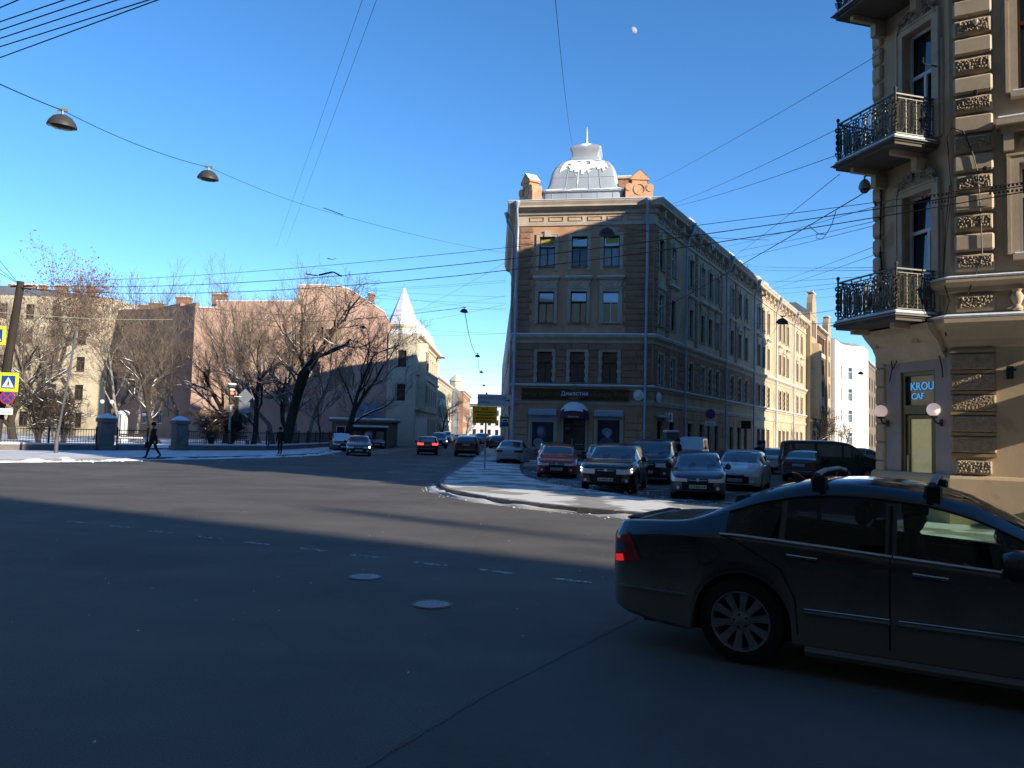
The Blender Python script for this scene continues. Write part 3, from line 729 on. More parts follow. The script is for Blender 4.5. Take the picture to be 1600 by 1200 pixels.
# ---- attic gables and chimney
gab = MB().yprism([(-.95, 0), (.95, 0), (.95, .95), (.88, 1.05), (.62, 1.12), (.5, 1.3), (.55, 1.55), (0, 2.05), (-.55, 1.55), (-.5, 1.3), (-.62, 1.12), (-.88, 1.05), (-.95, .95)], -.4, .35)
gab.yprism([(-.66, 1.5), (.66, 1.5), (.66, 1.6), (0, 2.2), (-.66, 1.6)], -.48, .38)
gab.lathe([(.34, -.46), (.42, -.46), (.42, -.40), (.34, -.40)], 14, (0, 0, .85), 'y')
for sx in (-1, 1): gab.lathe([(0.01, -.46), (.27, -.46), (.27, .35)], 12, (sx*.72, 0, .98), 'y')
gm = gab.mesh('attic_gable', STUC)
gsn = MB().quad((-.68, -.49, 1.63), (0, -.49, 2.25), (0, .4, 2.25), (-.68, .4, 1.63)).quad((0, -.49, 2.25), (.68, -.49, 1.63), (.68, .4, 1.63), (0, .4, 2.25)).mesh('snow', SNOW)
for p, a in ((cf.pt(.75, -.55, 18.1), R(-62)), (cf.pt(8.3, -.6, 18.1), R(2))):
    g_ = inst(gm, 'attic_gable', CB, p-CB.location, a); inst(gsn, 'snow', g_)
BRICKM = mat('chimney_brick', (.30, .17, .10), .9, .4, 6, bump=.5, bscale=18)
ch = cf.part(MB().box(-.5, .5, 0, .9, 0, 2.5), 'chimney', BRICKM, CB, u=7.15, out=-3.2, z=18.2); MB().box(-.62, .62, -.12, 1.02, 2.5, 2.62).build('cap', TRIM, ch); MB().bbox(-.6, .6, -.1, 1.0, 2.622, 2.72, .03).build('snow', SNOW, ch)
ch = cr.part(MB().box(-.7, .7, 0, .9, 0, 2.2), 'chimney', BRICKM, CB, u=32, out=-2.4, z=18.2); MB().bbox(-.75, .75, -.05, .95, 2.202, 2.32, .03).build('snow', SNOW, ch)
# icicles and snow lumps along the eaves
ICE = mat('ice', (.55, .62, .68), .15, .1, spec=.6)
rnd = random.Random(21); ic = MB()
for k in range(46):
    u = rnd.choice([6.5, 18.4, 29.4, 9, 14, 12])+rnd.gauss(0, .7); l = rnd.uniform(.15, .8); p = cr.pt(u, .66, 17.9)-CB.location
    ic.tube([p, p-Vector((0, 0, l))], [rnd.uniform(.03, .07), .004], 5)
ic.build('icicles', ICE, CB)['kind'] = 'stuff'
for u in (6.6, 18.5, 22, 29.5, 33): cr.part(MB().bbox(-rnd.uniform(.4, .9), rnd.uniform(.4, .9), -.76, -.1, 18.06, 18.3, .08), 'snow', SNOW, CB, u=u)
# ---- shop: sign board, awning, shutters, posters, door
SIGNB = mat('bronze_sign', (.07, .045, .022), .35, .3, 2, metal=.5); GOLD = mat('gilt', (.20, .135, .05), .5, .3, 3, metal=.6)
sb = cf.part(MB().box(-3.65, 3.65, -.12, 0, 0, .68).box(-3.7, 3.7, -.15, 0, -.04, 0).box(-3.7, 3.7, -.15, 0, .68, .72), 'sign_board', SIGNB, CB, u=4.25, out=.14, z=4.32)
sb.rotation_euler.x = R(-3)
inst(text_mesh('Салон Красоты', .40, GOLD, .02), 'lettering', sb, (-2.32, -.15, .33), (UPRIGHT, 0, 0))
inst(text_mesh('Имидж Клуб', .42, GOLD, .02), 'lettering', sb, (2.38, -.15, .33), (UPRIGHT, 0, 0))
MB().yprism([(-.62, .36), (0, -.32), (.62, .36), (0, 1.04)], -.17, -.121).build('gilt_lozenge', GOLD, sb)
MB().box(-.98, .98, -.22, -.171, .14, .6).build('name_plate', mat('plum_plate', (.07, .03, .06), .4, 0), sb)
inst(text_mesh('Династия', .4, mat('sign_white', (.85, .85, .85), .5, 0), .01), 'lettering', sb, (0, -.235, .37), (UPRIGHT, 0, 0))
for u in (8.55,):
    d_ = cf.part(MB().lathe([(.0, -.2), (.12, -.21), (.2, -.17), (.24, -.12), (.36, -.12), (.36, 0)], 18, (0, 0, 0), 'y'), 'alarm_dish', WHITEP, CB, True, u=u, out=.13, z=4.68)
cr.part(MB().lathe([(.0, -.2), (.12, -.21), (.2, -.17), (.24, -.12), (.36, -.12), (.36, 0)], 18, (0, 0, 0), 'y'), 'alarm_dish', WHITEP, CB, True, u=.8, out=.13, z=4.6)
# dome awning
AWN = mat('plum_awning', (.09, .03, .07), .7, .1); aw = MB(); n = 14
ribs = []
for j in range(6):
    t = j/5; ph = R(90*t); ribs.append([(.98*math.cos(math.pi*k/n)*1, -1.05*math.sin(ph)*math.sin(math.pi*k/n)**.5 if 0 < k < n else 0, .93*math.cos(ph)*math.sin(math.pi*k/n)) for k in range(n+1)])
for j in range(5):
    for k in range(n): aw.quad(ribs[j][k], ribs[j+1][k], ribs[j+1][k+1], ribs[j][k+1])
for k in range(n): a, b = ribs[5][k], ribs[5][k+1]; aw.quad((a[0], a[1], -.2), (b[0], b[1], -.2), b, a)
awo = cf.part(aw, 'awning', AWN, CB, u=4.25, out=.02, z=3.2)
asn = MB()
for j in range(4):
    for k in range(2, n-2):
        q = [ribs[j][k], ribs[j+1][k], ribs[j+1][k+1], ribs[j][k+1]]
        if j < 3+(1 if 4 <= k <= 9 else 0): asn.quad(*[(x*1.03, y*1.03-.02, z*1.03+.03) for x, y, z in q])
asn.build('snow', SNOW, awo); inst(text_mesh('Династия', .16, mat('sign_white', (.85, .85, .85), .5, 0), .004), 'lettering', awo, (0, -1.075, -.08), (UPRIGHT, 0, 0))
SHUT = mat('roller_shutter', (.36, .40, .46), .55, .08, 2)
POST = mat('poster_ground', (.03, .035, .05), .35, .4, 1.4); PSK = mat('poster_face', (.22, .25, .36), .4, .25, 5); PHR = mat('poster_hair', (.08, .09, .14), .4, .4, 5)
def ell(cx, cz, rx, rz, y, n=20): return MB().poly([(cx+rx*math.cos(2*math.pi*k/n), y, cz+rz*math.sin(2*math.pi*k/n)) for k in range(n)])
for u, z0, zs, lo in ((2.07, .95, 2.72, 0), (6.57, 1.0, 3.0, 1)):
    w = cf.part(arch_mb(1.65, 3.25-z0, .14, .06, .05), 'shop_window', TRIM, CB, u=u, z=z0)
    MB().bbox(-.98, .98, -.32, -.03, 3.2-z0, 3.58-z0, .03).build('shutter_box', SHUT, w)
    MB().bbox(-.96, .96, -.3, -.05, 3.582-z0, 3.62-z0, .015).build('snow', SNOW, w)
    sl_ = MB(); zz = 3.2-z0
    while zz > zs-z0: sl_.bbox(-.84, .84, -.05, -.02, zz-.075, zz-.005, .012); zz -= .08
    sl_.build('shutter_slats', SHUT, w)
    MB().box(-.82, -.74, .05, .12, 0, 3.2-z0).box(.74, .82, .05, .12, 0, 3.2-z0).box(-.74, .74, .05, .12, 0, .08).build('sash', TRIM, w)
    po = MB().quad((-.74, .11, .08), (.74, .11, .08), (.74, .11, 2.3), (-.74, .11, 2.3)).build('poster', POST, w)
    if not lo:
        ell(-.1, 1.12, .34, .46, .106).build('printed_hair', PHR, po); ell(-.16, 1.14, .2, .27, .103).build('printed_face', PSK, po); ell(-.3, .38, .34, .3, .106).build('printed_shoulder', PSK, po)
        ell(-.23, 1.2, .035, .02, .1).build('printed_eye', POST, po); ell(-.09, 1.2, .035, .02, .1).build('printed_eye', POST, po); ell(-.16, 1.0, .06, .022, .1).build('printed_lips', POST, po)
    else:
        ell(-.1, 1.15, .36, .28, .106).build('printed_hair', PSK, po); ell(-.05, .98, .17, .22, .103).build('printed_face', mat('poster_face_pale', (.36, .38, .46), .4, .2, 5), po); ell(-.12, .45, .5, .36, .106).build('printed_shoulder', PHR, po)
        ell(-.1, 1.03, .03, .018, .1).build('printed_eye', POST, po); ell(.02, 1.03, .03, .018, .1).build('printed_eye', POST, po)
dr = cf.part(arch_mb(1.5, 3.13, .12, .08, 0), 'door', TRIM, CB, u=4.25, z=.12)
MB().box(-.75, -.66, .1, .16, 0, 3.1).box(.66, .75, .1, .16, 0, 3.1).box(-.66, .66, .1, .16, 2.35, 2.45).box(-.04, .04, .1, .16, 0, 2.35).box(-.66, -.04, .1, .16, 0, .2).box(.04, .66, .1, .16, 0, .2).build('door_frame', FRAMEB, dr)
pane_mb(1.5, 3.1, .14).build('pane', PANE, dr)
MB().tube([(-.14, .06, .9), (-.14, .06, 1.5)], .018, 6).tube([(.06, .06, 1.15), (.6, .06, 1.15)], .014, 6).build('handle', CHROME, dr)
# side-street bits fixed to the facade
ac = cr.part(MB().bbox(-.42, .42, -.38, -.06, 0, .62, .02), 'air_conditioner', WHITEP, CB, u=2.9, z=3.0); MB().lathe([(.05, -.39), (.22, -.395), (.24, -.38)], 16, (-.1, 0, .31), 'y').build('fan_grille', DARK, ac)
cr.part(MB().bbox(-.9, .9, -.35, -.03, 0, .18, .02), 'shutter_box', SHUT, CB, u=1.5, z=3.25)
bs = cr.part(MB().bbox(-.04, .04, -1.15, -.25, 0, .7, .01).tube([(0, -1.15, .72), (0, 0, .72)], .02, 5), 'projecting_sign', BLACKP, CB, u=24.2, z=2.9)
# ================================================================ near building on the right
random.seed(3)
CRN = Vector((10.08, 18.0)); CH_A = R(-74.5); CHW = 2.4
CLN = CRN-Vector((math.cos(CH_A), math.sin(CH_A)))*CHW
na = Frame(CRN, R(-29.5)); nb = Frame(CLN, CH_A); nc = Frame(CLN+RS.to_2d()*14, R(240.5))
BEI = mat('beige_stucco', (.48, .365, .24), .9, .12, 1.2, bump=.25, bscale=40, streak=.5, patch=((.36, .265, .17), 1.1, .62))
BEI_R = mat('rough_rustic', (.33, .26, .175), .95, .25, 7, bump=.6, bscale=60)
BEI_T = mat('beige_trim', (.49, .395, .28), .85, .14, 2, bump=.2, bscale=40)
NB = thing('corner_building', 'near beige building with rusticated stones and iron balconies', 'building', (CRN.x, CRN.y, 0))
NH = 19.2
# openings
dw = (.82, 1.92); W1 = (.98, 1.92, 5.0, 8.0); W2 = (1.02, 1.96, 9.2, 12.15)
bh = [(dw[0], dw[1], .12, 3.66), W1, W2]
nb.part(wall_mb(CHW, 4.12, bh[:1], .3), 'ground_floor_wall', mat('mauve_grey_paint', (.31, .265, .245), .9, .14, 1.5, bump=.2, bscale=40, streak=.5), NB); nb.part(wall_mb(CHW, NH-4.12, bh[1:], .3, 4.12), 'chamfer_wall', BEI, NB)
ah = [(1.36+k*3.4, 2.66+k*3.4, z0, z1) for k in range(6) for z0, z1 in ((6.2, 8.25), (9.9, 12.4))]+[(2.6+k*3.4, 3.9+k*3.4, 1.5, 3.6) for k in range(6)]
na.part(wall_mb(24, NH, ah, .28), 'street_wall', BEI, NB)
nc.part(wall_mb(14, NH, []), 'side_wall', BEI, NB)
# back walls and roof so that it stands as a block
bl = Vector((CRN.x, CRN.y)); A_, B_, C_, D_, E_ = CLN-bl, Vector((0, 0)), CROSS.to_2d()*24, CROSS.to_2d()*24+RS.to_2d()*14, CLN-bl+RS.to_2d()*14
MB().quad((*C_, 0), (*D_, 0), (*D_, NH), (*C_, NH)).quad((*D_, 0), (*E_, 0), (*E_, NH), (*D_, NH)).build('back_wall', BEI, NB)
MB().poly([(*p, NH+.35) for p in (A_, B_, C_, D_, E_)]).build('roof', ROOFM, NB)
def nring(prof, name, m, e1=24):
    c1 = Vector((CLN.x, CLN.y, 0)); c2_ = Vector((CRN.x, CRN.y, 0)); mb = MB(); base = NB.location
    def mit(f1, f2, c, o):
        b = f1.n+f2.n; b.normalize(); return c+b*(o/b.dot(f1.n))
    pts = [[nc.pt(0, o), mit(nc, nb, c1, o), mit(nb, na, c2_, o), na.pt(e1, o)] for o, z in prof]
    for i in range(len(prof)-1):
        for k in range(3):
            z0, z1 = Vector((0, 0, prof[i][1])), Vector((0, 0, prof[i+1][1]))
            mb.quad(pts[i][k]-base+z0, pts[i][k+1]-base+z0, pts[i+1][k+1]-base+z1, pts[i+1][k]-base+z1)
    return mb.build(name, m, NB)
nring([(0, NH-1), (.1, NH-.95), (.15, NH-.6), (.6, NH-.35), (.7, NH-.1), (.7, NH), (-.1, NH+.36)], 'cornice', BEI_T)
nring([(0, 5.38), (.1, 5.4), (.1, 5.5), (.2, 5.56), (.24, 5.6), (.24, 5.68), (0, 5.72)], 'belt_course', BEI_T)
nring([(0, 5.725), (.25, 5.685), (.26, 5.72), (.12, 5.77), (0, 5.79)], 'snow', SNOW)
nring([(0, 4.12), (.05, 4.16), (.08, 4.3), (.2, 4.5), (.3, 4.62), (.34, 4.66), (.34, 4.76), (0, 4.82)], 'belt_course', BEI_T)
nring([(0, 4.825), (.345, 4.765), (.36, 4.81), (.2, 4.87), (0, 4.9)], 'snow', SNOW)
nring([(.14, 0), (.14, 1.14), (.1, 1.2), (0, 1.22)], 'plinth', BEI)
# ---- quoin stones on the street face: rough and smooth courses by turns
def rough_stone(w, h, seed, d=.05, nx=60, nz=28):
    m = MB()
    for j in range(nz+1):
        for i in range(nx+1):
            x = -w/2+w*i/nx; z = h*j/nz; e = min(i, nx-i, 3)/3*min(j, nz-j, 3)/3
            f = noise.noise((x*27+seed*7, z*27, seed))
            g = 1-2*abs(noise.noise((x*15, z*15+seed*3, 4)))
            m.v.append((x, -.05-.035*min(1, min(i, nx-i)/2)*(min(1, min(j, nz-j)/2))-e*d*max(0, .45+.9*f)*(.5+.5*g), z))
    for j in range(nz):
        for i in range(nx):
            a = j*(nx+1)+i; m.f.append((a, a+1, a+nx+2, a+nx+1)); m.mi.append(0)
    m.box(-w/2, w/2, -.05, .03, 0, h)
    return m
QW = .79; qh = .40
RGH = [rough_stone(QW-.08, qh-.1, s).mesh('stone', BEI_R) for s in (1, 2, 3, 4)]
PLN = MB().bbox(-QW/2, QW/2, -.12, .03, 0, qh, .045).mesh('stone', BEI_T)
z = 5.86; k = 0
while z < 17.5:
    if k % 2: na.put(PLN, 'stone', NB, .475, random.uniform(-.01, .01), z)
    else:
        na.put(PLN, 'stone', NB, .475, -.035, z); na.put(RGH[k//2 % 4], 'stone', NB, .475, .03, z+.05)
    z += .462; k += 1
for zc in (9.02,):   # worn split course with a plain gap is covered by the hood shadow
    pass
# panel course between the two string courses
na.put(PLN, 'stone', NB, .475, -.03, 4.93); na.put(RGH[2], 'stone', NB, .475, .02, 4.99)
bal = MB().lathe([(.09, 0), (.12, .05), (.07, .14), (.12, .26), (.13, .34), (.08, .42), (.11, .48)], 10)
for u in (1.28, 2.9, 4.5): na.part(MB().lathe([(.09, 0), (.12, .05), (.07, .14), (.12, .26), (.13, .34), (.08, .42), (.11, .48)], 10), 'baluster', BEI_T, NB, True, u=u, out=.1, z=4.9)
# ground floor courses
ROCK = [rough_stone(QW+.1, .37, s, .016).mesh('stone', mat('pitted_rustic', (.30, .225, .15), .95, .3, 9, bump=.7, bscale=40)) for s in (7, 8)]
for k in range(6):
    na.put(ROCK[k % 2] if k else RGH[1], 'stone', NB, .42, .0, 1.26+k*.47)
GYEL = mat('ochre_joint', (.30, .225, .11), .9, .15, 3)
for k in range(6): na.part(MB().box(-.45, .45, -.075, 0, 0, .07), 'joint_band', GYEL, NB, u=.42, z=1.26+k*.47+.385)
# narrow quoins at the far side of the chamfer (scalloped outline against the sky)
PL2 = MB().bbox(-.17, .17, -.09, .05, 0, .40, .05).mesh('stone', BEI_T)
z = 5.86
while z < 17.5: nb.put(PL2, 'stone', NB, .1, 0, z); nc.put(PL2, 'stone', NB, 13.9, 0, z); z += .462
for k in range(7): nb.part(MB().bbox(-.16, .16, -.06, .03, 0, .44, .03), 'stone', BEI, NB, u=.15, z=1.0+k*.47)
# ---- windows of the chamfer
def nwin(fr, h, frame_m, pane_m, tr=.62, arch_t=.2, cas=0.0, tt=.07):
    w, hh = h[1]-h[0], h[3]-h[2]
    a = arch_mb(w, hh, arch_t, .09, .02); a.box(-w/2-arch_t-.08, -w/2-arch_t, -.05, 0, 0, hh*.8); a.box(w/2+arch_t, w/2+arch_t+.08, -.05, 0, 0, hh*.8)
    o = fr.part(a, 'window', BEI_T, NB, u=(h[0]+h[1])/2, z=h[2])
    sash_mb(w, hh, tt, .16, tr, cas=cas).build('sash', frame_m, o); pane_mb(w, hh, .2).build('pane', pane_m, o)
    return o
NP = mat('near_pane', (.02, .03, .045), .03, 0, spec=1.0)
w1 = nwin(nb, W1, FRAMEW, NP, .70, .2, cas=.14); w2 = nwin(nb, W2, FRAMEW, NP, .62, .2, cas=.02)
def cartouche(w, h, seed):
    """scrolled plaster ornament over a window head: spirals and leaves in relief"""
    m = relief_mb(w, h, .10, 30, 14, seed, 6)
    m.v = [(x, y, z*(1-.55*(2*x/w)**2)) for x, y, z in m.v]
    for sx in (-1, 1):
        for c, rr, tn in ((.16, .13, 2.2), (.36, .11, 2.0), (.52, .08, 1.6)):
            pts = []
            for k in range(18):
                a = k/17*tn*2*math.pi; r_ = rr*(1-.8*k/17); pts.append((sx*(c*w+r_*math.cos(a)), -.14-.03*k/17, h*(.55-.5*c)+r_*math.sin(a)))
            m.tube(pts, [.03-.016*k/17 for k in range(18)], 6)
    m.tube([(-w*.6, -.1, -.05), (-w*.5, -.12, .12), (-w*.25, -.13, h*.62), (0, -.15, h*.82), (w*.25, -.13, h*.62), (w*.5, -.12, .12), (w*.6, -.1, -.05)], .035, 6)
    return m
OR = mat('plaster_ornament', (.31, .275, .225), .9, .3, 8)
for o, hh in ((w1, 3.0), (w2, 2.95)): cartouche(1.05, .6, 5 if hh == 3 else 9).build('carved_cartouche', OR, o, (0, 0, hh+.16), 0, True)
# windows of the street face
for h in ah:
    o = nwin(na, h, FRAMEW if h[2] != 9.9 else FRAMEBR, NP, .66, .22)
    if h[2] == 6.2:
        q = MB().box(-1.1, 1.1, -.34, 0, .62, .74).box(-1.0, 1.0, -.22, 0, .5, .62).box(-.95, -.75, -.2, 0, .05, .5).box(.75, .95, -.2, 0, .05, .5).build('window_hood', BEI_T, o, (0, 0, 2.05+.22))
        MB().bbox(-1.08, 1.08, -.33, 0, .742, .82, .03).build('snow', SNOW, q); relief_mb(1.3, .3, .07, 20, 6, 3, 8).build('carved_frieze', OR, q, (0, 0, .12))
    MB().box(-.8, .8, -.2, .02, -.16, -.05).build('sill', BEI_T, o); MB().bbox(-.78, .78, -.19, .2, -.048, .0, .015).build('snow', SNOW, o)
# ---- café door with neon transom and globe lamps
BRONZE = mat('bronze_frame', (.10, .075, .03), .4, .2, 3, metal=.5)
w = dw[1]-dw[0]; cd = nb.part(MB().box(-w/2, -w/2+.1, .05, .2, 0, 3.54).box(w/2-.1, w/2, .05, .2, 0, 3.54).box(-w/2+.1, w/2-.1, .05, .2, 3.44, 3.54).box(-w/2+.1, w/2-.1, .04, .2, 2.5, 2.72), 'door', BRONZE, NB, u=(dw[0]+dw[1])/2, z=.12)
lf = MB().box(-w/2+.1, -w/2+.22, .09, .15, .02, 2.48).box(w/2-.22, w/2-.1, .09, .15, .02, 2.48).box(-w/2+.22, w/2-.22, .09, .15, .02, .25).box(-w/2+.22, w/2-.22, .09, .15, 2.38, 2.48).build('door_leaf', BRONZE, cd)
DGL = mat('cafe_door_glass', (.10, .11, .06), .05, col2=(.22, .22, .12), scale=3.5, spec=.8, emit=.10, emitcol=(.75, .72, .35))  # faint glow of the pane stands for a lit room behind
MB().quad((-w/2+.22, .12, .25), (w/2-.22, .12, .25), (w/2-.22, .12, 2.38), (-w/2+.22, .12, 2.38)).build('pane', DGL, lf)
MB().tube([(-w/2+.18, .04, 1.0), (-w/2+.18, .04, 1.5)], .02, 6).build('handle', CHROME, lf)
TGL = mat('transom_glass', (.03, .05, .055), .06, col2=(.07, .10, .10), scale=9, spec=.9)
tp = MB().quad((-w/2+.1, .14, 2.72), (w/2-.1, .14, 2.72), (w/2-.1, .14, 3.44), (-w/2+.1, .14, 3.44)).build('transom_pane', TGL, cd)
NEON = mat('neon_blue', (.05, .25, .5), .4, 0, emit=.3, emitcol=(.12, .5, 1.0))
inst(text_mesh('KROU', .27, NEON, .008), 'neon_lettering', tp, (.02, .12, 3.17), (UPRIGHT, 0, 0)); inst(text_mesh('CAF', .22, NEON, .008), 'neon_lettering', tp, (-.12, .12, 2.93), (UPRIGHT, 0, 0))
glow = MB().tube([(.05, .05, 1.42), (.15, .05, 1.42)], .022, 6).build('reflected_lamp', mat('lamp_glow', (1, .9, .6), .4, 0, emit=3, emitcol=(1, .9, .6)), lf) if False else None
GLOBE = mat('opal_globe', (.80, .70, .66), .35, .04, 4, spec=.4, emit=.2, emitcol=(1, .74, .64))
for u in (.42, 2.12):
    t = nb.part(MB().tube([(0, 0, -.28), (0, -.1, -.3), (0, -.2, -.24), (0, -.22, -.16)], .022, 6).lathe([(.07, -.17), (.09, -.14), (.06, -.11)], 12, (0, -.22, 0)).bbox(-.04, .04, -.04, 0, -.36, -.2, .01), 'globe_lamp', DARK, NB, True, u=u, out=.02, z=2.68)
    MB().sphere((0, -.22, .02), .155, 20).build('globe', GLOBE, t, smooth=True)
# ---- iron balconies
RAIL = mat('wrought_iron', (.05, .045, .032), .5, .3, 8, spec=.5)
def rail_panel(width, hgt=1.0, n=None, tk=1.0):
    """cast-iron panel: tall ovals linked by rings, scrolls and rosettes; local x along, z up"""
    m = MB(); n = n or max(1, round(width/.33)); d = width/n
    def arc(cx, cz, rx, rz, a0, a1, k=12): return [(cx+rx*math.cos(R(a0+(a1-a0)*t/k)), 0, cz+rz*math.sin(R(a0+(a1-a0)*t/k))) for t in range(k+1)]
    m.box(0, width, -.022, .022, hgt-.035, hgt); m.box(0, width, -.014, .014, .03, .06); m.box(0, width, -.012, .012, hgt-.12, hgt-.1)
    for i in range(n+1):
        x = i*d; m.box(x-.010, x+.010, -.012, .012, .05, hgt-.1)
        for cz in (.34, .50, .66):
            m.tube(arc(x, cz, .062, .07, 0, 360, 12), .0125*tk, 5, False)
        m.tube(arc(x, .5, .028, .028, 0, 360, 8), .012, 4, False)
        for cz, sg in ((.80, 1), (.20, -1)):
            for sx in (-1, 1): m.tube([(x+sx*(.012+.075*math.sin(t*2.6)), 0, cz+sg*(.09*t-.05*math.sin(t*3))) for t in [q/9 for q in range(10)]], .011*tk, 4)
    for i in range(n):
        c = i*d+d/2; w_ = d*.24
        m.tube([(c-w_, 0, .26)]+arc(c, hgt-.33, w_, .17, 180, 0)+[(c+w_, 0, .26)]+arc(c, .26, w_, .17, 0, -180), .0135*tk, 5)
        m.tube([(c-w_*.45, 0, .28)]+arc(c, hgt-.35, w_*.45, .10, 180, 0)+[(c+w_*.45, 0, .28)]+arc(c, .28, w_*.45, .10, 0, -180), .009*tk, 4)
        for cz in (hgt-.07, .5): m.tube(arc(c, cz, .024, .024, 0, 360, 8), .010*tk, 4, False)
        for sx in (-1, 1):
            m.tube(arc(c+sx*d*.33, hgt-.19, .045, .045, 0, 360, 10), .011*tk, 4, False); m.tube(arc(c+sx*d*.33, .15, .045, .045, 0, 360, 10), .011*tk, 4, False)
    return m
BU = (.0, 2.02); BO = 1.18
pf = rail_panel(BU[1]-BU[0], tk=1.15).mesh('railing_panel', RAIL); ps = rail_panel(BO, n=4, tk=1.5).mesh('railing_panel', RAIL)
def balcony(zf, lab, rails=True):
    t = thing('balcony', lab, 'balcony', nb.pt(BU[0], 0, zf), CH_A, 'iron balconies of the near building')
    Lb = BU[1]-BU[0]
    MB().box(-.08, Lb+.06, -BO-.08, .0, -.10, 0).box(-.04, Lb+.02, -BO-.04, 0, -.17, -.10).build('slab', mat('slab_underside', (.10, .09, .08), .9, .2), t)
    MB().box(-.14, Lb+.12, -BO-.14, .0, -.06, -.045).build('drip_sheet', ROOFM, t)
    MB().bbox(-.06, Lb+.04, -BO-.06, -.01, .002, .07, .02).build('snow', SNOW, t)
    for s in (.3, Lb-.35): MB().yprism([(s-.06, -.17), (s+.06, -.17), (s+.06, -.3), (s-.06, -.3)], -BO*.85, 0).yprism([(s-.09, -.3), (s+.09, -.3), (s+.09, -.62), (s-.09, -.62)], -.35, 0).build('bracket', BEI_T, t)
    if rails:
        inst(pf, 'railing_panel', t, (0, -BO, .06)); inst(ps, 'railing_panel', t, (0, 0, .06), R(-90)); inst(ps, 'railing_panel', t, (Lb, 0, .06), R(-90))
        for x in (0, Lb):
            p = MB().lathe([(.025, 0), (.025, .3), (.04, .34), (.025, .38), (.025, .72), (.04, .76), (.025, .8), (.025, 1.1), (.045, 1.14), (.045, 1.18), (.0, 1.22)], 8).build('corner_post', RAIL, t, (x, -BO, 0), 0, True)
    return t
balcony(4.92, 'lowest iron balcony with scrollwork railing above the café door')
balcony(9.08, 'upper iron balcony with scrollwork railing on the near building')
balcony(17.2, 'added topmost balcony of the near building, unseen, lengthening its shadow')  # added out of view to lengthen the corner's cast shadow
balcony(13.1, 'dark balcony slab cut off by the top edge of the picture')
# coved console under each balcony (follows the chamfer)
for zc in (4.9,):
    nb.part(MB().xprism([(0, -1.0), (-.1, -.9), (-.25, -.6), (-.5, -.35), (-.55, -.2), (0, -.2)], .12, CHW-.15), 'balcony_console', BEI_T, NB, z=zc)
# ---- small fittings: knobs, camera, bracket, loudspeaker box, cables
INSU = mat('porcelain', (.55, .5, .42), .4, .1)
for (px, py), m in (((1524, 35), INSU), ((1524, 146), DARK), ((1539, 265), DARK)):
    u, zz = na.hit(px, py, .15); na.part(MB().lathe([(.05, 0), (.05, -.06), (.035, -.08), (.06, -.11), (.045, -.17), (0, -.18)], 10, (0, 0, 0), 'y'), 'wall_anchor', m, NB, True, u=u, out=.11, z=zz)
u, zz = na.hit(1578, 581, .1); sp = na.part(MB().bbox(-.07, .07, -.16, -.03, -.16, .13, .01), 'loudspeaker_box', BLACKP, NB, u=u, z=zz); MB().box(.07, .12, -.14, -.1, .02, .07).build('bracket', BLACKP, sp)
cm = thing('security_camera', 'grey dome security camera under the upper balcony corner', 'camera', nb.pt(-.02, .35, 8.62)); mG = mat('camera_grey', (.30, .32, .36), .45, .05)
MB().lathe([(0, .16), (.06, .15), (.12, .08), (.15, -.02), (.15, -.08), (.13, -.1)], 16).build('hood', mG, cm, (0, 0, 0), 0, True); MB().lathe([(.12, -.1), (.1, -.17), (.05, -.21), (0, -.22)], 14).build('lens_dome', PANE, cm, smooth=True)
MB().tube([(0, 0, .14), (0, 0, .24), (.1, .03, .28), (.37, .1, .26)], .025, 8).build('bracket_arm', mG, cm, smooth=True)
cab = MB()
for pts in ([(1365, 268), (1368, 330), (1376, 345), (1374, 420), (1377, 470), (1373, 545)], [(1370, 285), (1377, 300), (1375, 380), (1378, 430)]):
    cab.tube([nb.pt(*(lambda h: (h[0], .07, h[1]))(nb.hit(px, py, .07)))-NB.location for px, py in pts], .022, 5)
for pts in ([(1487, 200), (1480, 215), (1487, 300), (1478, 380), (1474, 440), (1484, 470), (1475, 500), (1478, 525)], [(1488, 200), (1505, 205), (1520, 240), (1528, 270), (1532, 330), (1535, 400), (1512, 460)], [(1484, 290), (1478, 350), (1473, 430)]):
    cab.tube([na.pt(*(lambda h: (h[0], .14, h[1]))(na.hit(px, py, .14)))-NB.location for px, py in pts], .013, 5)
for pts in ([(1372, 545), (1395, 552), (1420, 550), (1445, 556), (1480, 548)], [(1390, 548), (1394, 575), (1390, 596)], [(1466, 550), (1472, 575), (1473, 590)], [(1398, 550), (1401, 565), (1393, 580)]):
    cab.tube([nb.pt(*(lambda h: (h[0], .06, h[1]))(nb.hit(px, py, .06)))-NB.location for px, py in pts], .014, 5)
cab.build('wall_cables', BLACKP, NB)
u, zz = nb.hit(1462, 105, .1); nb.part(MB().tube([(0, 0, 0), (0, -.45, 0), (0, -.5, .02), (0, -.5, .16)], .018, 6), 'flag_bracket', DARK, NB, u=2.15, z=zz)
# unseen boards and low block added along the wall to shade its foot
for z0, z1, lb in ((2.7, 3.72, 'lowest unseen board added to shade the near building wall'), (4.0, 4.4, 'middle unseen board added to shade the near building wall'), (4.5, 5.15, 'top unseen board added to shade the near building wall')):
    t = thing('shade_board', lb, 'sign', na.pt(3.3, 0, z0), R(-29.5), 'added shading boards'); MB().bbox(-.05, .05, -1.3, -.02, 0, z1-z0, .01).build('board', BLACKP, t); MB().tube([(0, 0, .1), (0, -.4, .1)], .02, 5).build('bracket', DARK, t)
t = thing('shade_block', 'unseen low block with a step, added to shade the near building wall', 'steps', na.pt(3.6, 0, .1), R(-29.5)); MB().bbox(0, .35, -1.3, -.15, 0, 1.2, .02).build('shade_block_wall', BEI, t); MB().bbox(.36, 1.8, -1.2, -.15, 0, .5, .02).build('step', BEI, t)  # added block and step, out of view, shading the foot of the wall
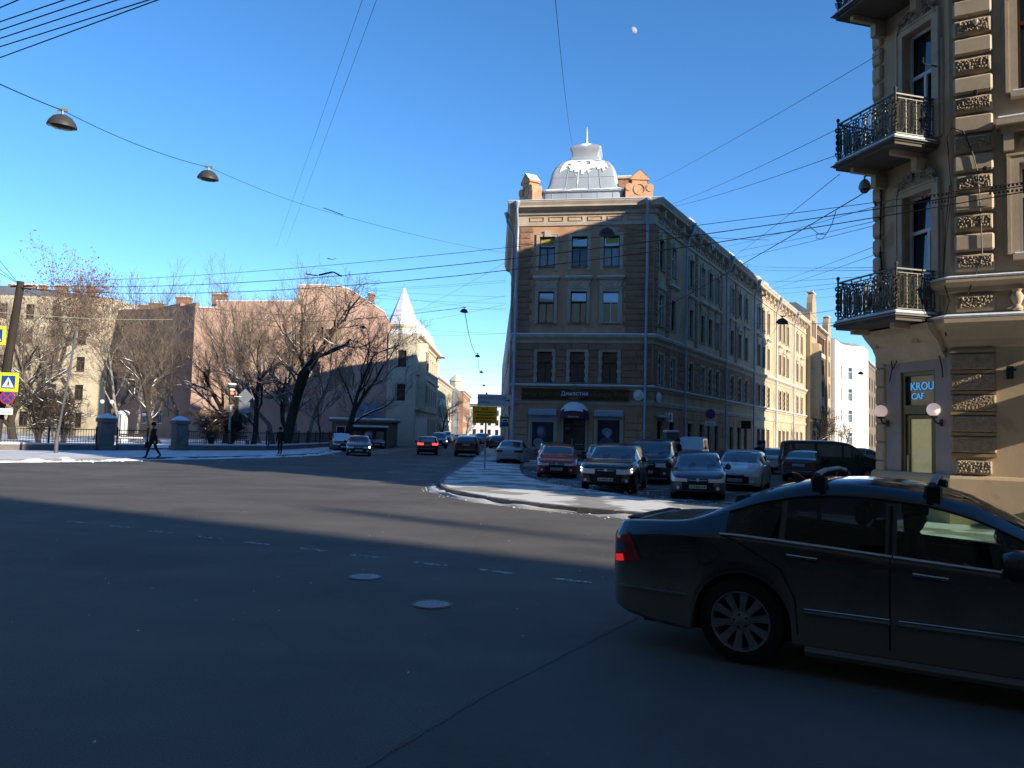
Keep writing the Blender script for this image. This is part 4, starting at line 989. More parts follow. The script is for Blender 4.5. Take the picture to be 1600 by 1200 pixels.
# ================================================================ other buildings
random.seed(23)
_wc = {}
def far_window(w, h, fm, pm, trim=None, t=.07, tr=.66):
    key = (round(w, 2), round(h, 2), fm.name, pm.name, trim.name if trim else '', tr)
    if key not in _wc:
        s = sash_mb(w, h, t, .1, tr); p = pane_mb(w, h, .13)
        a = None
        if trim: a = arch_mb(w, h, .14, .05, .08).box(-w/2-.22, w/2+.22, -.14, 0, h+.14, h+.24).mesh('window', trim)
        else: a = MB().box(-w/2-.06, w/2+.06, -.08, .1, -.08, 0).mesh('window', fm)
        _wc[key] = (a, s.mesh('sash', fm), p.mesh('pane', pm))
    return _wc[key]
def block(root, pts, H, wallm, faces, roofm=None, rise=2.2, floors=None, skip=()):
    """faces: {edge index: dict(cols, w, h, floors=[z...], fm, pm, trim, u0, du)}"""
    n = len(pts); bl = root.location.to_2d()
    for i in range(n):
        if i in skip: continue
        a, b = pts[i], pts[(i+1) % n]; fr = Frame(a, math.atan2(b.y-a.y, b.x-a.x)); Wd = (b-a).length; f = faces.get(i); holes = []
        if f:
            for c in range(f['cols']):
                u = f.get('u0', Wd/(f['cols']+1))+c*f.get('du', Wd/(f['cols']+1))
                for z in f['floors']:
                    if (c, z) in f.get('no', ()): continue
                    if u+f['w']/2 > Wd-.1: continue
                    holes.append((u-f['w']/2, u+f['w']/2, z, z+f['h']))
        fr.part(wall_mb(Wd, H, holes, .2), 'wall', (f or {}).get('m', wallm), root)
        for h in holes:
            am, sm_, pm_ = far_window(f['w'], f['h'], f['fm'], f['pm'], f.get('trim'), f.get('t', .07))
            w = fr.put(am, 'window', root, (h[0]+h[1])/2, 0, h[2]); inst(sm_, 'sash', w); inst(pm_, 'pane', w)
        if f and f.get('belts'):
            for z in f['belts']: fr.part(MB().box(-.05, Wd+.05, -.18, .02, 0, .22), 'belt_course', f['trim'] or wallm, root, z=z)
        if f and f.get('cornice'): 
            fr.part(MB().xprism([(.05, 0), (-.1, 0), (-.18, .3), (-.5, .5), (-.55, .7), (.05, .75)], -.05, Wd+.05), 'cornice', f['trim'] or wallm, root, z=H-.72)
            fr.part(MB().box(-.05, Wd+.05, -.52, .3, 0, .1), 'snow', SNOW, root, z=H+.035)
    ctr = sum(pts, Vector((0, 0)))/n; rb = MB(); inn = [p.lerp(ctr, .35) for p in pts]
    for i in range(n):
        j = (i+1) % n; rb.quad((*(pts[i]-bl), H), (*(pts[j]-bl), H), (*(inn[j]-bl), H+rise), (*(inn[i]-bl), H+rise))
    rb.poly([(*(p-bl), H+rise) for p in inn]); rb.build('roof', roofm or ROOFM, root)
def chimney(root, x, y, z, w=.9, h=1.8, m=None):
    c = MB().box(-w/2, w/2, -.4, .4, 0, h).box(-w/2-.08, w/2+.08, -.48, .48, h-.2, h).build('chimney', m or BRICKM, root, Vector((x, y, z))-root.location)
    MB().bbox(-w/2-.06, w/2+.06, -.46, .46, h+.002, h+.12, .03).build('snow', SNOW, c)
X = lambda px, Y: at(px, 640, Y).x
V = lambda x, y: Vector((x, y))
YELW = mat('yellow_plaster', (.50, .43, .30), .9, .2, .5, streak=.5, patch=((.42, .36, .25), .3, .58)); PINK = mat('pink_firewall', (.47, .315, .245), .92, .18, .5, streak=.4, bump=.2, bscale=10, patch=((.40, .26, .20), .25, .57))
PINKD = mat('shaded_pink_plaster', (.32, .19, .145), .92, .16, .4, streak=.5)  # flank's shade put into a darker pink than the blind wall
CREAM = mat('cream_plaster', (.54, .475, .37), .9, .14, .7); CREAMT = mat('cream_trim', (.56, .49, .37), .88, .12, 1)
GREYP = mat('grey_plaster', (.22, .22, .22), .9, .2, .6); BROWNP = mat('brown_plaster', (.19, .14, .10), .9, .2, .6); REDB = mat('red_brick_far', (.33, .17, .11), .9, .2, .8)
WHITEB = mat('white_plaster', (.72, .70, .66), .88, .06, .6); TANP = mat('tan_plaster', (.38, .28, .17), .9, .15, .6, streak=.5)
# ---- yellow building behind the park, far left
yb = thing('apartment_building', 'long pale yellow building behind the bare trees at far left', 'building', (-70, 104, 0))
block(yb, [V(-140, 100), V(X(163, 104), 104), V(X(163, 104)+4, 128), V(-140, 128)], 18.4, YELW, {0: dict(cols=24, w=1.1, h=1.9, floors=[1.2, 4.9, 8.6, 12.2, 15.4], fm=FRAMEBR, pm=PANE, trim=None)}, rise=2.0)
for px in (8, 35, 56, 85, 130): chimney(yb, X(px, 108), 108, 18.6, 1.4 if px in (35, 85) else .8, 2.0)
# ---- pink building: shaded flank and sunlit blind wall
C0 = V(X(297, 90), 90); Bend = V(X(161, 108), 108); C1 = V(X(603, 93), 93.2)
pb_ = thing('apartment_building', 'big pink building with sunlit blind end wall behind the park', 'building', (C0.x, C0.y, 0))
fc = Frame(C0, math.atan2(C1.y-C0.y, C1.x-C0.x)); fw = (C1-C0).length
def hz(px, py): return fc.hit(px, py)
wins = []
for (px, py, w, h) in ((493, 588, .95, 1.75), (512, 534, .9, 1.5), (499, 530, .9, 1.5), (236, 668, 1, 1.6)):
    u, z = hz(px, py)
    if 0 < u < fw: wins.append((u-w/2, u+w/2, z, z+h))
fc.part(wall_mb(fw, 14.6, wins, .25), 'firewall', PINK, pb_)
for h in wins:
    am, sm_, pm_ = far_window(h[1]-h[0], h[3]-h[2], FRAMEBR, PANE); w = fc.put(am, 'window', pb_, (h[0]+h[1])/2, 0, h[2]); inst(sm_, 'sash', w); inst(pm_, 'pane', w)
outl = [hz(*p) for p in ((300, 481), (338, 481), (338, 471), (464, 471), (467, 446), (512, 446), (514, 452), (529, 447), (548, 453), (602, 489), (606, 500))]
outl = [(max(0, min(fw, u)), z) for u, z in outl]
top = MB().yprism([(0, 14.6)]+[(0, outl[0][1])]+outl[1:-1]+[(fw, outl[-1][1]), (fw, 14.6)], 0, .6)
fc.part(top, 'gable_wall', PINK, pb_)
for a, b in zip(outl, outl[1:]):
    if abs(b[0]-a[0]) > .3: fc.part(MB().yprism([(a[0]-.05, a[1]+.004), (b[0]+.05, b[1]+.004), (b[0]+.05, b[1]+.14), (a[0]-.05, a[1]+.14)], -.06, .7), 'snow', SNOW, pb_)
tb0, tb1 = hz(466, 446), hz(512, 446)
for k in range(9): fc.part(MB().box(-.1, .1, -.08, 0, -.25, 0), 'corbel', PINK, pb_, u=tb0[0]+.25+k*(tb1[0]-tb0[0]-.4)/8, z=tb0[1]-.12)
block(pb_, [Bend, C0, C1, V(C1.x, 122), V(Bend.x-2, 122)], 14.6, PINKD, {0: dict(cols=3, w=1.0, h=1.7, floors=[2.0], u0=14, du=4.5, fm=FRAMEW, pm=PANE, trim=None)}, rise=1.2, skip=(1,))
fb = Frame(Bend, math.atan2(C0.y-Bend.y, C0.x-Bend.x)); fbw = (C0-Bend).length
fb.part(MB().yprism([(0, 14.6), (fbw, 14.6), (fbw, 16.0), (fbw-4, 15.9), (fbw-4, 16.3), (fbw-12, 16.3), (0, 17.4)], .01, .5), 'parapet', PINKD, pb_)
for u in (3, 9, 12, 20): chimney(pb_, *fb.pt(u, -1.5).to_2d(), 16.2, 1.6, 1.2)
chimney(pb_, *fc.pt(2.3, -1.5).to_2d(), 15.3, 1.5, 2.0)
chimney(pb_, *fc.pt(19.9, -1.2).to_2d(), 17.0, .6, 1.2)
cn = fb.part(MB().bbox(-.9, .9, -1.2, 0, 2.7, 2.85, .03), 'porch_canopy', ROOFM, pb_, u=fbw-9.5); MB().bbox(-.92, .92, -1.22, 0, 2.852, 3.15, .1).build('snow', SNOW, cn)
dd = fb.part(MB().box(-.5, .5, -.04, .0, .1, 2.3), 'door', mat('pale_green_door', (.36, .42, .34), .6, .1), pb_, u=fbw-9.5)
fb.part(MB().box(-.8, .8, -.06, 0, 0, .5), 'sign_board', mat('green_sign', (.02, .12, .07), .5, .1), pb_, u=fbw-6.3, z=2.9)
# street banners painted panel and pale hoarding at the foot of the wall
ho = fc.hit(575, 657); fc.part(MB().box(-1.5, 1.5, -.2, -.12, 0, 2.1).box(-.03, .03, -.24, -.2, 0, 2.1).box(-1.5, 1.5, -.24, -.2, 1.0, 1.06), 'hoarding', mat('blue_grey_hoarding', (.20, .25, .31), .6, .12), pb_, u=ho[0]-.2, z=ho[1])
# ---- tower building with white spire
tbm = thing('tower_building', 'cream building with pointed snow-white tower at the street corner', 'building', (C1.x, 93, 0))
TX = C1.x+3.4
tp_ = [V(C1.x+.02, 93.0), V(TX, 93.0), V(TX, 121), V(C1.x+.02, 121)]
block(tbm, tp_, 13.4, CREAM, {0: dict(cols=1, w=1.0, h=2.0, floors=[5.4, 9.4], fm=FRAMEBR, pm=PANE, trim=CREAMT), 1: dict(cols=8, w=1.1, h=2.1, floors=[1.2, 5.4, 9.4], fm=FRAMEBR, pm=PANE, trim=CREAMT, belts=[4.4, 8.6], cornice=True)}, rise=2.4, roofm=SNOW)
ft = Frame(V(TX, 93), R(90))
bay = MB(); bay.prism([(0, 0), (2.6, 0), (2.3, -.9), (.3, -.9)], 4.6, 12.6)
ft.part(bay, 'oriel', CREAM, tbm, u=2.4)
wins_o = far_window(.8, 1.9, FRAMEBR, PANE, CREAMT)
for z in (5.4, 9.4):
    for k in (.75, 1.85):
        w = ft.put(wins_o[0], 'window', tbm, 2.4+k, .92, z); inst(wins_o[1], 'sash', w, (0, -.13, 0)); inst(wins_o[2], 'pane', w, (0, -.14, 0))
tc = V(C1.x+1.3, 95.6)-tbm.location.to_2d()
tw = MB().lathe([(1.7, 4.4), (1.7, 14.2), (1.9, 14.4), (1.9, 14.7)], 8, (*tc, 0)).build('tower', CREAM, tbm)
sp = MB().lathe([(1.95, 14.6), (1.7, 15.3), (.95, 17.2), (.12, 19.3), (0, 19.4)], 8, (*tc, 0)).build('spire', SNOW, tbm)
MB().lathe([(.08, 19.3), (.03, 20.0), (0, 20.1)], 6, (*tc, 0)).build('finial', GREYMETAL, sp)
for k in range(8):
    a = math.pi/8+k*math.pi/4+math.pi/8; w = MB().box(-.35, .35, -.02, .0, 0, 1.5).build('window', PANE, tbm, (tc.x+1.58*math.cos(a), tc.y+1.58*math.sin(a), 11.6), a+math.pi/2)
cnp = ft.part(MB().bbox(-.7, .7, -1.3, -.1, 0, .18, .03), 'eaves_canopy', BROWNP, tbm, u=24, z=12.8)
ft.part(MB().box(0, 12, -.12, 0, .1, 3.6), 'blind_arcade', WHITEB, tbm, u=.8); 
# ---- left street, farther down
b = thing('apartment_building', 'low house with dark gable end and sunlit cream front beyond the tower', 'building', (-13, 138, 0))
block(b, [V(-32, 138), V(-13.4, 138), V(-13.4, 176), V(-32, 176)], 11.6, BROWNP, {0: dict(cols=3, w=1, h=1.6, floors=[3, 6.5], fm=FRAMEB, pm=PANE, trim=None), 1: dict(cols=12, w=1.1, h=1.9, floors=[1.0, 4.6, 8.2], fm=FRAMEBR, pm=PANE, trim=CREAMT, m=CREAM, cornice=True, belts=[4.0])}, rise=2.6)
b = thing('apartment_building', 'narrow blue-grey house in shade far down the left street', 'building', (-13.4, 180, 0))
block(b, [V(-30, 180), V(-13.2, 180), V(-13.2, 200), V(-30, 200)], 12.2, GREYP, {1: dict(cols=7, w=1.1, h=1.9, floors=[1.0, 4.6, 8.2], fm=FRAMEB, pm=PANE, trim=GREYP), 0: dict(cols=2, w=1, h=1.6, floors=[4, 8], fm=FRAMEB, pm=PANE)}, rise=1.5)
b = thing('apartment_building', 'reddish house with a small turret far down the left street', 'building', (-13, 205, 0))
block(b, [V(-30, 205), V(-12.6, 205), V(-12.6, 240), V(-30, 240)], 12.6, REDB, {0: dict(cols=3, w=1.2, h=2, floors=[1, 5, 9], fm=FRAMEW, pm=PANE, trim=CREAMT), 1: dict(cols=9, w=1.1, h=1.9, floors=[1.0, 4.6, 8.6], fm=FRAMEW, pm=PANE, trim=CREAMT, cornice=True)}, rise=1.5, roofm=SNOW)
MB().lathe([(1.6, 12), (1.6, 15), (1.9, 15.2), (.9, 16.4), (0, 17.2)], 8, (-1.8, 2.2, 0)).build('turret', CREAM, b)
b = thing('apartment_building', 'sunlit whitish building closing the end of the left street', 'building', (-10, 330, 0))
block(b, [V(-34, 330), V(16, 326), V(16, 350), V(-34, 350)], 12.4, WHITEB, {0: dict(cols=15, w=1.4, h=2.2, floors=[1, 5, 9], fm=FRAMEB, pm=PANE, trim=None)}, rise=1.6)
b = thing('apartment_building', 'pale narrow front showing past the corner building on the left street', 'building', (-.4, 76, 0))
block(b, [V(-2.0, 150), V(-.35, 76), V(14, 76), V(14, 150)], 14.4, mat('pale_grey_plaster', (.40, .40, .40), .9, .1, .8), {0: dict(cols=12, w=1.1, h=2, floors=[1, 4.8, 8.8], fm=FRAMEB, pm=PANE, trim=None)}, rise=1.5)
# ---- right street, left side: beyond the corner building
def along(name, label, u0, u1, out, H, m, dep=12, **kw):
    a, b_ = cr.pt(u0, out).to_2d(), cr.pt(u1, out).to_2d(); r_ = thing('apartment_building', label, 'building', (a.x, a.y, 0))
    d = -cr.n.to_2d()*dep
    block(r_, [a, b_, b_+d, a+d], H, m, kw.get('faces', {}), rise=kw.get('rise', 1.6), roofm=kw.get('roofm'))
    return r_
t1 = along('x', 'narrow tan house with curved gable and oriels up the right street', RW+.25, RW+6.2, .55, 19.6, TANP, faces={0: dict(cols=2, w=1.2, h=2.2, floors=[1.2, 5.2, 9.2, 13.0, 16.4], fm=FRAMEBR, pm=PANE, trim=CREAMT, belts=[4.6]), 3: dict(cols=1, w=.9, h=1.6, floors=[16.6], fm=FRAMEB, pm=PANE)})
f1 = Frame(cr.pt(RW+.25, .55).to_2d(), cr.a)
f1.part(MB().yprism([(0, 0), (3.6, 0), (3.6, 1.6), (3.2, 2.4), (2.5, 3.0), (1.8, 3.2), (1.1, 3.0), (.4, 2.4), (0, 1.6)], -.05, .7), 'curved_gable', TANP, t1, u=1.2, z=19.4)
f1.part(MB().bbox(.4, 3.2, -.1, .8, 3.2, 3.4, .05), 'snow', SNOW, t1, u=1.2, z=19.4)
f1.part(MB().prism([(0, 0), (3.0, 0), (2.6, -.9), (.4, -.9)], 5, 15.4), 'oriel', TANP, t1, u=1.4)
t2 = along('x', 'long brown house with cream bands for a sunlit top storey up the right street', RW+6.5, RW+15.8, .3, 18.4, BROWNP, faces={0: dict(cols=4, w=1.2, h=2.2, floors=[1.2, 5.0, 8.6, 12.0, 15.2], fm=FRAMEBR, pm=PANE, trim=BROWNP, cornice=True)})
f2 = Frame(cr.pt(RW+6.5, .3).to_2d(), cr.a); f2.part(MB().box(0, 9.3, -.06, 0, 14.4, 15.1).box(0, 9.3, -.06, 0, 17.45, 17.68), 'sunlit_top_band', CREAM, t2)  # cream bands put the sunlit top of the wall into the colour
t3 = along('x', 'thin tan house with a curved gable before the white building', RW+16.1, RW+19.9, .6, 18.6, TANP, faces={0: dict(cols=1, w=1.2, h=2.2, floors=[1.2, 5.0, 8.6, 12.0, 15.2], fm=FRAMEBR, pm=PANE, trim=CREAMT)})
f3 = Frame(cr.pt(RW+16.1, .6).to_2d(), cr.a); f3.part(MB().yprism([(0, 0), (3.0, 0), (3.0, 1.6), (2.4, 2.5), (1.5, 2.9), (.6, 2.5), (0, 1.6)], -.05, .8), 'curved_gable', TANP, t3, u=.4, z=18.4); f3.part(MB().bbox(.8, 2.2, -.1, .9, 2.9, 3.1, .05), 'snow', SNOW, t3, u=.4, z=18.4)
# white building with rounded corner that stands out into the street
a_, b_ = cr.pt(RW+20.2, 1.2), cr.pt(RW+60, 3.2); nW = cr.n.to_2d(); eW = cr.e.to_2d()
wb = thing('apartment_building', 'brilliant white sunlit building with rounded corner up the right street', 'building', (a_.x, a_.y, 0))
base = [a_.to_2d()-nW*10, a_.to_2d(), a_.to_2d()+eW*6]
arc_ = [cr.pt(RW+26.5+6*math.sin(R(q)), 1.2+2.9*(1-math.cos(R(q)))).to_2d() for q in (20, 40, 60, 80)]
base += arc_+[arc_[-1]+eW*.5+nW*.6, arc_[-1]+eW*8+nW*.6, arc_[-1]+eW*8-nW*12]
fcs = {k: dict(cols=1, w=1.1, h=2.1, floors=[1.4, 5.2, 8.8, 12.4], fm=FRAMEW, pm=PANE, trim=None) for k in (2, 4)}
fcs[1] = dict(cols=2, w=1.1, h=2.1, floors=[1.4, 5.2, 8.8, 12.4], fm=FRAMEW, pm=PANE, trim=None); fcs[6] = dict(cols=1, w=1.3, h=2.2, floors=[1.4, 5.2, 8.8, 12.4, 15.4], fm=FRAMEW, pm=PANE, trim=None)
block(wb, base, 18.2, WHITEB, fcs, rise=.5)
t4 = along('x', 'dim grey-brown row of houses at the far end of the right street', RW+46, RW+150, 3.4, 17, BROWNP, faces={0: dict(cols=18, w=1.3, h=2.2, floors=[1.2, 5.0, 8.6, 12.0], fm=FRAMEB, pm=PANE, trim=GREYP, cornice=True), 3: dict(cols=2, w=1.2, h=2, floors=[5, 9], fm=FRAMEB, pm=PANE)})
# ---- right side of the right street (out of sight, they keep that street in shade)
nl = CLN
def rightside(label, u0, u1, H, dep=12):
    a, b_ = nl+RS.to_2d()*u1, nl+RS.to_2d()*u0; r_ = thing('apartment_building', label, 'building', (a.x, a.y, 0)); d = CROSS.to_2d()*dep
    block(r_, [a, b_, b_+d, a+d], H, TANP, {0: dict(cols=int((u1-u0)/3), w=1.2, h=2.2, floors=[1.2, 5, 8.6, 12.2], fm=FRAMEBR, pm=PANE, trim=CREAMT)}, rise=RISE)
RISE = 1.5
rightside('tall tan tenement on the hidden side of the right street', 14.3, 60, 22.9)
rightside('farther tan tenement on the hidden side of the right street', 88, 103, 19)
rightside('last tan tenement on the hidden side of the right street', 165, 260, 17)
# ---- row behind the photographer, whose shadow lies over the junction
p0 = RS.to_2d()*(-1.6); r_ = thing('apartment_building', 'tall brown tenement behind the photographer shading the junction', 'building', (p0.x, p0.y, 0))
a, b_ = p0+CROSS.to_2d()*85, p0-CROSS.to_2d()*110; d = -RS.to_2d()*12
RISE = 0.6
block(r_, [a, b_, b_+d, a+d], 30.0, TANP, {0: dict(cols=44, w=1.4, h=2.4, floors=[1.2, 5.2, 9.2], fm=FRAMEBR, pm=PANE, trim=None)}, rise=.6)

# unseen board added above that roof to cast the lone shadow in the strip
c = gnd(645, 811); tt = 96.0; hp = c.to_2d()-SUN_D.to_2d().normalized()*tt
t = thing('roof_shade_board', 'added unseen shadow-casting board above the roof behind the photographer', 'sign', (hp.x, hp.y, 30.6), R(-29.5)); zb_ = tt*math.tan(SUN_EL)-30.6
MB().box(-1.5, 1.5, -.06, .06, zb_-1.0, zb_+1.0).build('board', TANP, t)
for x in (-1.6, 0, 1.6): MB().tube([(x, .1, -.8), (x, .1, zb_-1.0)], .04, 5).build('mast', DARK, t)
# ================================================================ trees and shrubs
BARK = mat('bark', (.042, .034, .028), .95, .35, 4, bump=.6, bscale=22); BARKL = mat('pale_bark', (.17, .145, .115), .95, .35, 3, bump=.5, bscale=22); BIRCH = mat('birch_bark', (.46, .44, .40), .85, col2=(.12, .10, .09), scale=2.6)
TWIG = mat('twigs', (.15, .118, .09), .95, .3, 2); TWIGD = mat('dark_twigs', (.045, .036, .03), .95, .3, 2); REDL = mat('dry_red_leaves', (.20, .10, .072), .9, .4, 2); EVER = mat('evergreen_needles', (.028, .036, .024), .9, .4, 3)
def gen_tree(seed, H, fork, nl, spread=1.0, lean=(0, 0), r0=None, twig_r=.0088, levels=4, up=.55, dens=1.0, leaf=False, trunk_forks=1, wander=.22):
    rnd = random.Random(seed); T, Cn, S, Lf = MB(), MB(), MB(), MB(); r0 = r0 or H*.021
    def snow_on(p, q, r):
        d = (q-p)
        if d.length < 1e-6: return
        if abs(d.z)/d.length < .78 and r > .035 and rnd.random() < .8:
            o = Vector((0, 0, r*.75)); S.tube([p+o, (p+q)/2+o*1.25, q+o], [r*.35, r*.75, r*.35], 5)
    def branch(p, d, L, r, lev):
        segs = max(3, int(5-lev*.5)) if lev < 4 else 2; pts = [p.copy()]; rad = [r]; dd = d.copy(); stp = L/segs
        for i in range(segs):
            dd = dd+Vector((rnd.gauss(0, wander), rnd.gauss(0, wander), rnd.gauss(0, wander*.6)+up*.14*(1 if lev > 0 else .1))); dd.normalize()
            pts.append(pts[-1]+dd*stp); rad.append(max(twig_r*.75, r*(1-(i+1)/segs*(.62 if lev < 3 else .55))))
        tgt = T if lev < 2 else Cn
        tgt.tube(pts, rad, 8 if lev == 0 else 6 if lev == 1 else 4 if lev == 2 else 3, False)
        if lev >= 1:
            for a, b, ra in zip(pts, pts[1:], rad): snow_on(a, b, ra)
        if lev >= levels:
            if leaf:
                for k in range(2):
                    c = pts[-1]+Vector((rnd.gauss(0, .12), rnd.gauss(0, .12), rnd.gauss(0, .1))); a = rnd.uniform(0, 6.3); s_ = rnd.uniform(.035, .075); u = Vector((math.cos(a), math.sin(a), rnd.uniform(-.4, .4)))*s_; v = Vector((-math.sin(a)*.3, math.cos(a)*.3, 1))*s_
                    Lf.quad(c-u-v, c+u-v, c+u+v, c-u+v)
            return
        nch = [nl, 7, 7, 6][min(lev, 3)]; nch = max(2, round(nch*dens*rnd.uniform(.8, 1.2))) if lev else nl
        for k in range(nch):
            if lev == 0: t = lerp(fork, 1.0, (k/(max(1, nl-1)))**.9)
            else: t = lerp(.16, 1.0, (k+rnd.random())/nch)
            i = min(int(t*segs), segs-1); q = pts[i].lerp(pts[i+1], t*segs-i); rr = lerp(rad[i], rad[i+1], t*segs-i)
            base = (pts[i+1]-pts[i]).normalized(); az = k*2.4+rnd.uniform(-.5, .5) if lev == 0 else rnd.uniform(0, 6.283)
            s1 = base.cross(Vector((.31, .2, .93)) if abs(base.z) < .9 else Vector((1, 0, 0))); s1.normalize(); s2_ = base.cross(s1)
            out = s1*math.cos(az)+s2_*math.sin(az); ang = rnd.uniform(.45, 1.05)*spread*(1.0 if lev else .85)
            nd = base*math.cos(ang)+out*math.sin(ang); nd.z += .12*up; nd.normalize()
            ln = L*rnd.uniform(.42, .74)*(1.0 if lev else (.95-.35*(t-fork)))*(1 if lev < 3 else .7)
            branch(q, nd, ln, max(twig_r, rr*rnd.uniform(.5, .68)), lev+1)
    def lerp(a, b, t): return a+(b-a)*t
    for k in range(trunk_forks):
        d0 = Vector((lean[0]+(rnd.gauss(0, .22) if trunk_forks > 1 else 0), lean[1]+(rnd.gauss(0, .15) if trunk_forks > 1 else 0), 1)); d0.normalize()
        T.tube([Vector((0, 0, -.3)), Vector((0, 0, .15))+d0*.1], [r0*1.45, r0*1.05], 8, False) if k == 0 else None
        branch(Vector((rnd.uniform(-.1, .1)*(k > 0), 0, 0)), d0, H*.62, r0*(1 if trunk_forks == 1 else .8), 0)
    return T, Cn, S, Lf
_tm = {}
def tree_meshes(key, bark, twig, **kw):
    if key not in _tm:
        T, Cn, S, Lf = gen_tree(**kw); T.fix = False
        _tm[key] = (T.mesh('trunk', bark, False), Cn.mesh('crown', twig), S.mesh('snow', SNOW) if S.f else None, Lf.mesh('dry_leaves', REDL) if Lf.f else None)
        for p in _tm[key][0].polygons: p.use_smooth = True
    return _tm[key]
def put_tree(key, label, x, y, rot=0, sc=1, group='bare trees in the park', name='bare_tree', cat='tree', z=.1, flip=1):
    ms = _tm[key]; t = thing(name, label, cat, (x, y, z), rot, group); t.scale = (sc, sc*flip, sc)
    inst(ms[0], 'trunk', t); inst(ms[1], 'crown', t)
    if ms[2]: inst(ms[2], 'snow', t)['kind'] = 'stuff'
    if ms[3]: inst(ms[3], 'dry_leaves', t)
    return t
def lerp(a, b, t): return a+(b-a)*t
tree_meshes('big', BARK, TWIG, seed=4, H=17.5, fork=.12, nl=7, spread=1.08, r0=.44, twig_r=.0095, up=.5, dens=1.1)
tree_meshes('lean', BARK, TWIG, seed=9, H=12.5, fork=.25, nl=6, spread=.9, lean=(.34, 0), r0=.25, twig_r=.0088, up=.6, dens=.9, trunk_forks=2)
tree_meshes('tall', BARKL, TWIG, seed=15, H=17.5, fork=.35, nl=7, spread=.72, r0=.26, twig_r=.0088, up=.9, dens=1.0)
tree_meshes('red', BARKL, TWIG, seed=22, H=19, fork=.5, nl=8, spread=.85, r0=.28, twig_r=.0095, up=.7, leaf=True)
tree_meshes('birch', BIRCH, TWIG, seed=31, H=15, fork=.3, nl=7, spread=.62, r0=.18, twig_r=.0095, up=.8, dens=.9)
tree_meshes('young', BARK, TWIG, seed=37, H=6.5, fork=.3, nl=6, spread=.75, r0=.09, twig_r=.0095, up=.8, levels=3)
tree_meshes('dark', BARK, TWIG, seed=44, H=12, fork=.25, nl=7, spread=.9, r0=.25, twig_r=.0095, up=.55)
tree_meshes('pollard', BARK, TWIGD, seed=52, H=6.2, fork=.45, nl=7, spread=.8, r0=.12, twig_r=.016, up=.5, levels=3)
def gx(px, Y): return at(px, 680, Y).x
for key, lab, px, Y, rot, sc in (
    ('big', 'broad bare tree with snow in its low forks behind the standing man', 446, 66, .3, 1.08),
    ('dark', 'thick dark-trunked bare tree behind the traffic light', 396, 65, 1.9, 1.02),
    ('tall', 'slim bare tree just left of the broad forked one', 428, 70, 2.7, .95),
    ('lean', 'double-trunked bare tree leaning right beside the kiosk', 537, 75, -.1, 1.2),
    ('young', 'small bare sapling in front of the kiosk roof', 499, 74, .8, 1.0),
    ('dark', 'bare tree with a crooked fork between the gate pillars', 248, 67, .2, 1.0),
    ('birch', 'pale birch behind the gate, left of the crooked tree', 210, 76, .5, 1.0),
    ('birch', 'pale birch rising from behind the left gate pillar', 191, 78, 2.4, 1.05),
    ('red', 'tall tree with dry reddish leaves in its crown', 112, 80, 1.2, 1.0),
    ('tall', 'tall bare tree right of the red-leaved one', 150, 78, .4, 1.05),
    ('tall', 'tall bare tree behind the snowy shrub', 88, 74, 3.4, .92),
    ('big', 'bare tree half cut off by the left picture edge', 20, 72, 2.2, .85),
    ('tall', 'bare tree in front of the corner of the pink building', 283, 80, 4.4, .85),
    ('big', 'wide bare tree before the middle of the pink wall', 352, 78, 5.0, .72),
    ('tall', 'slender bare tree in front of the pink gable', 480, 82, 1.1, .85),
    ('tall', 'bare tree with a feathery top behind the broad forked tree', 462, 84, 2.0, 1.05),
    ('tall', 'bare tree with a feathery top behind the thick dark trunk', 405, 82, 3.9, 1.0),
    ('birch', 'slender tree close to the leaning utility pole', 58, 84, 4.0, 1.0)):
    put_tree(key, lab, gx(px, Y), Y, rot, sc)
put_tree('dark', 'dark bare tree overhanging the left street past the tower', gx(668, 122), 122, .6, 1.15, 'trees along the streets')
put_tree('dark', 'dense dark tree before the cream house down the left street', gx(686, 132), 132, 2.6, .8, 'trees along the streets')
put_tree('dark', 'dark tree far down the left street beside the reddish house', gx(727, 190), 190, 4.1, .8, 'trees along the streets')
for k, (px, u, sc) in enumerate(((1252, 50, 1.0), (1268, 62, 1.25), (1287, 72, 1.15), (1310, 90, 1.0), (1332, 118, 1.0))):
    p = cr.pt(u, 2.4 if k < 4 else 4.5); put_tree('pollard', ['small pollarded street tree before the sunlit part of the facade', 'pollarded street tree before the narrow tan house', 'third pollarded street tree before the brown house', 'small street tree before the white building', 'last small street tree up the right street'][k], p.x, p.y, k*1.3, sc, 'trees along the streets')
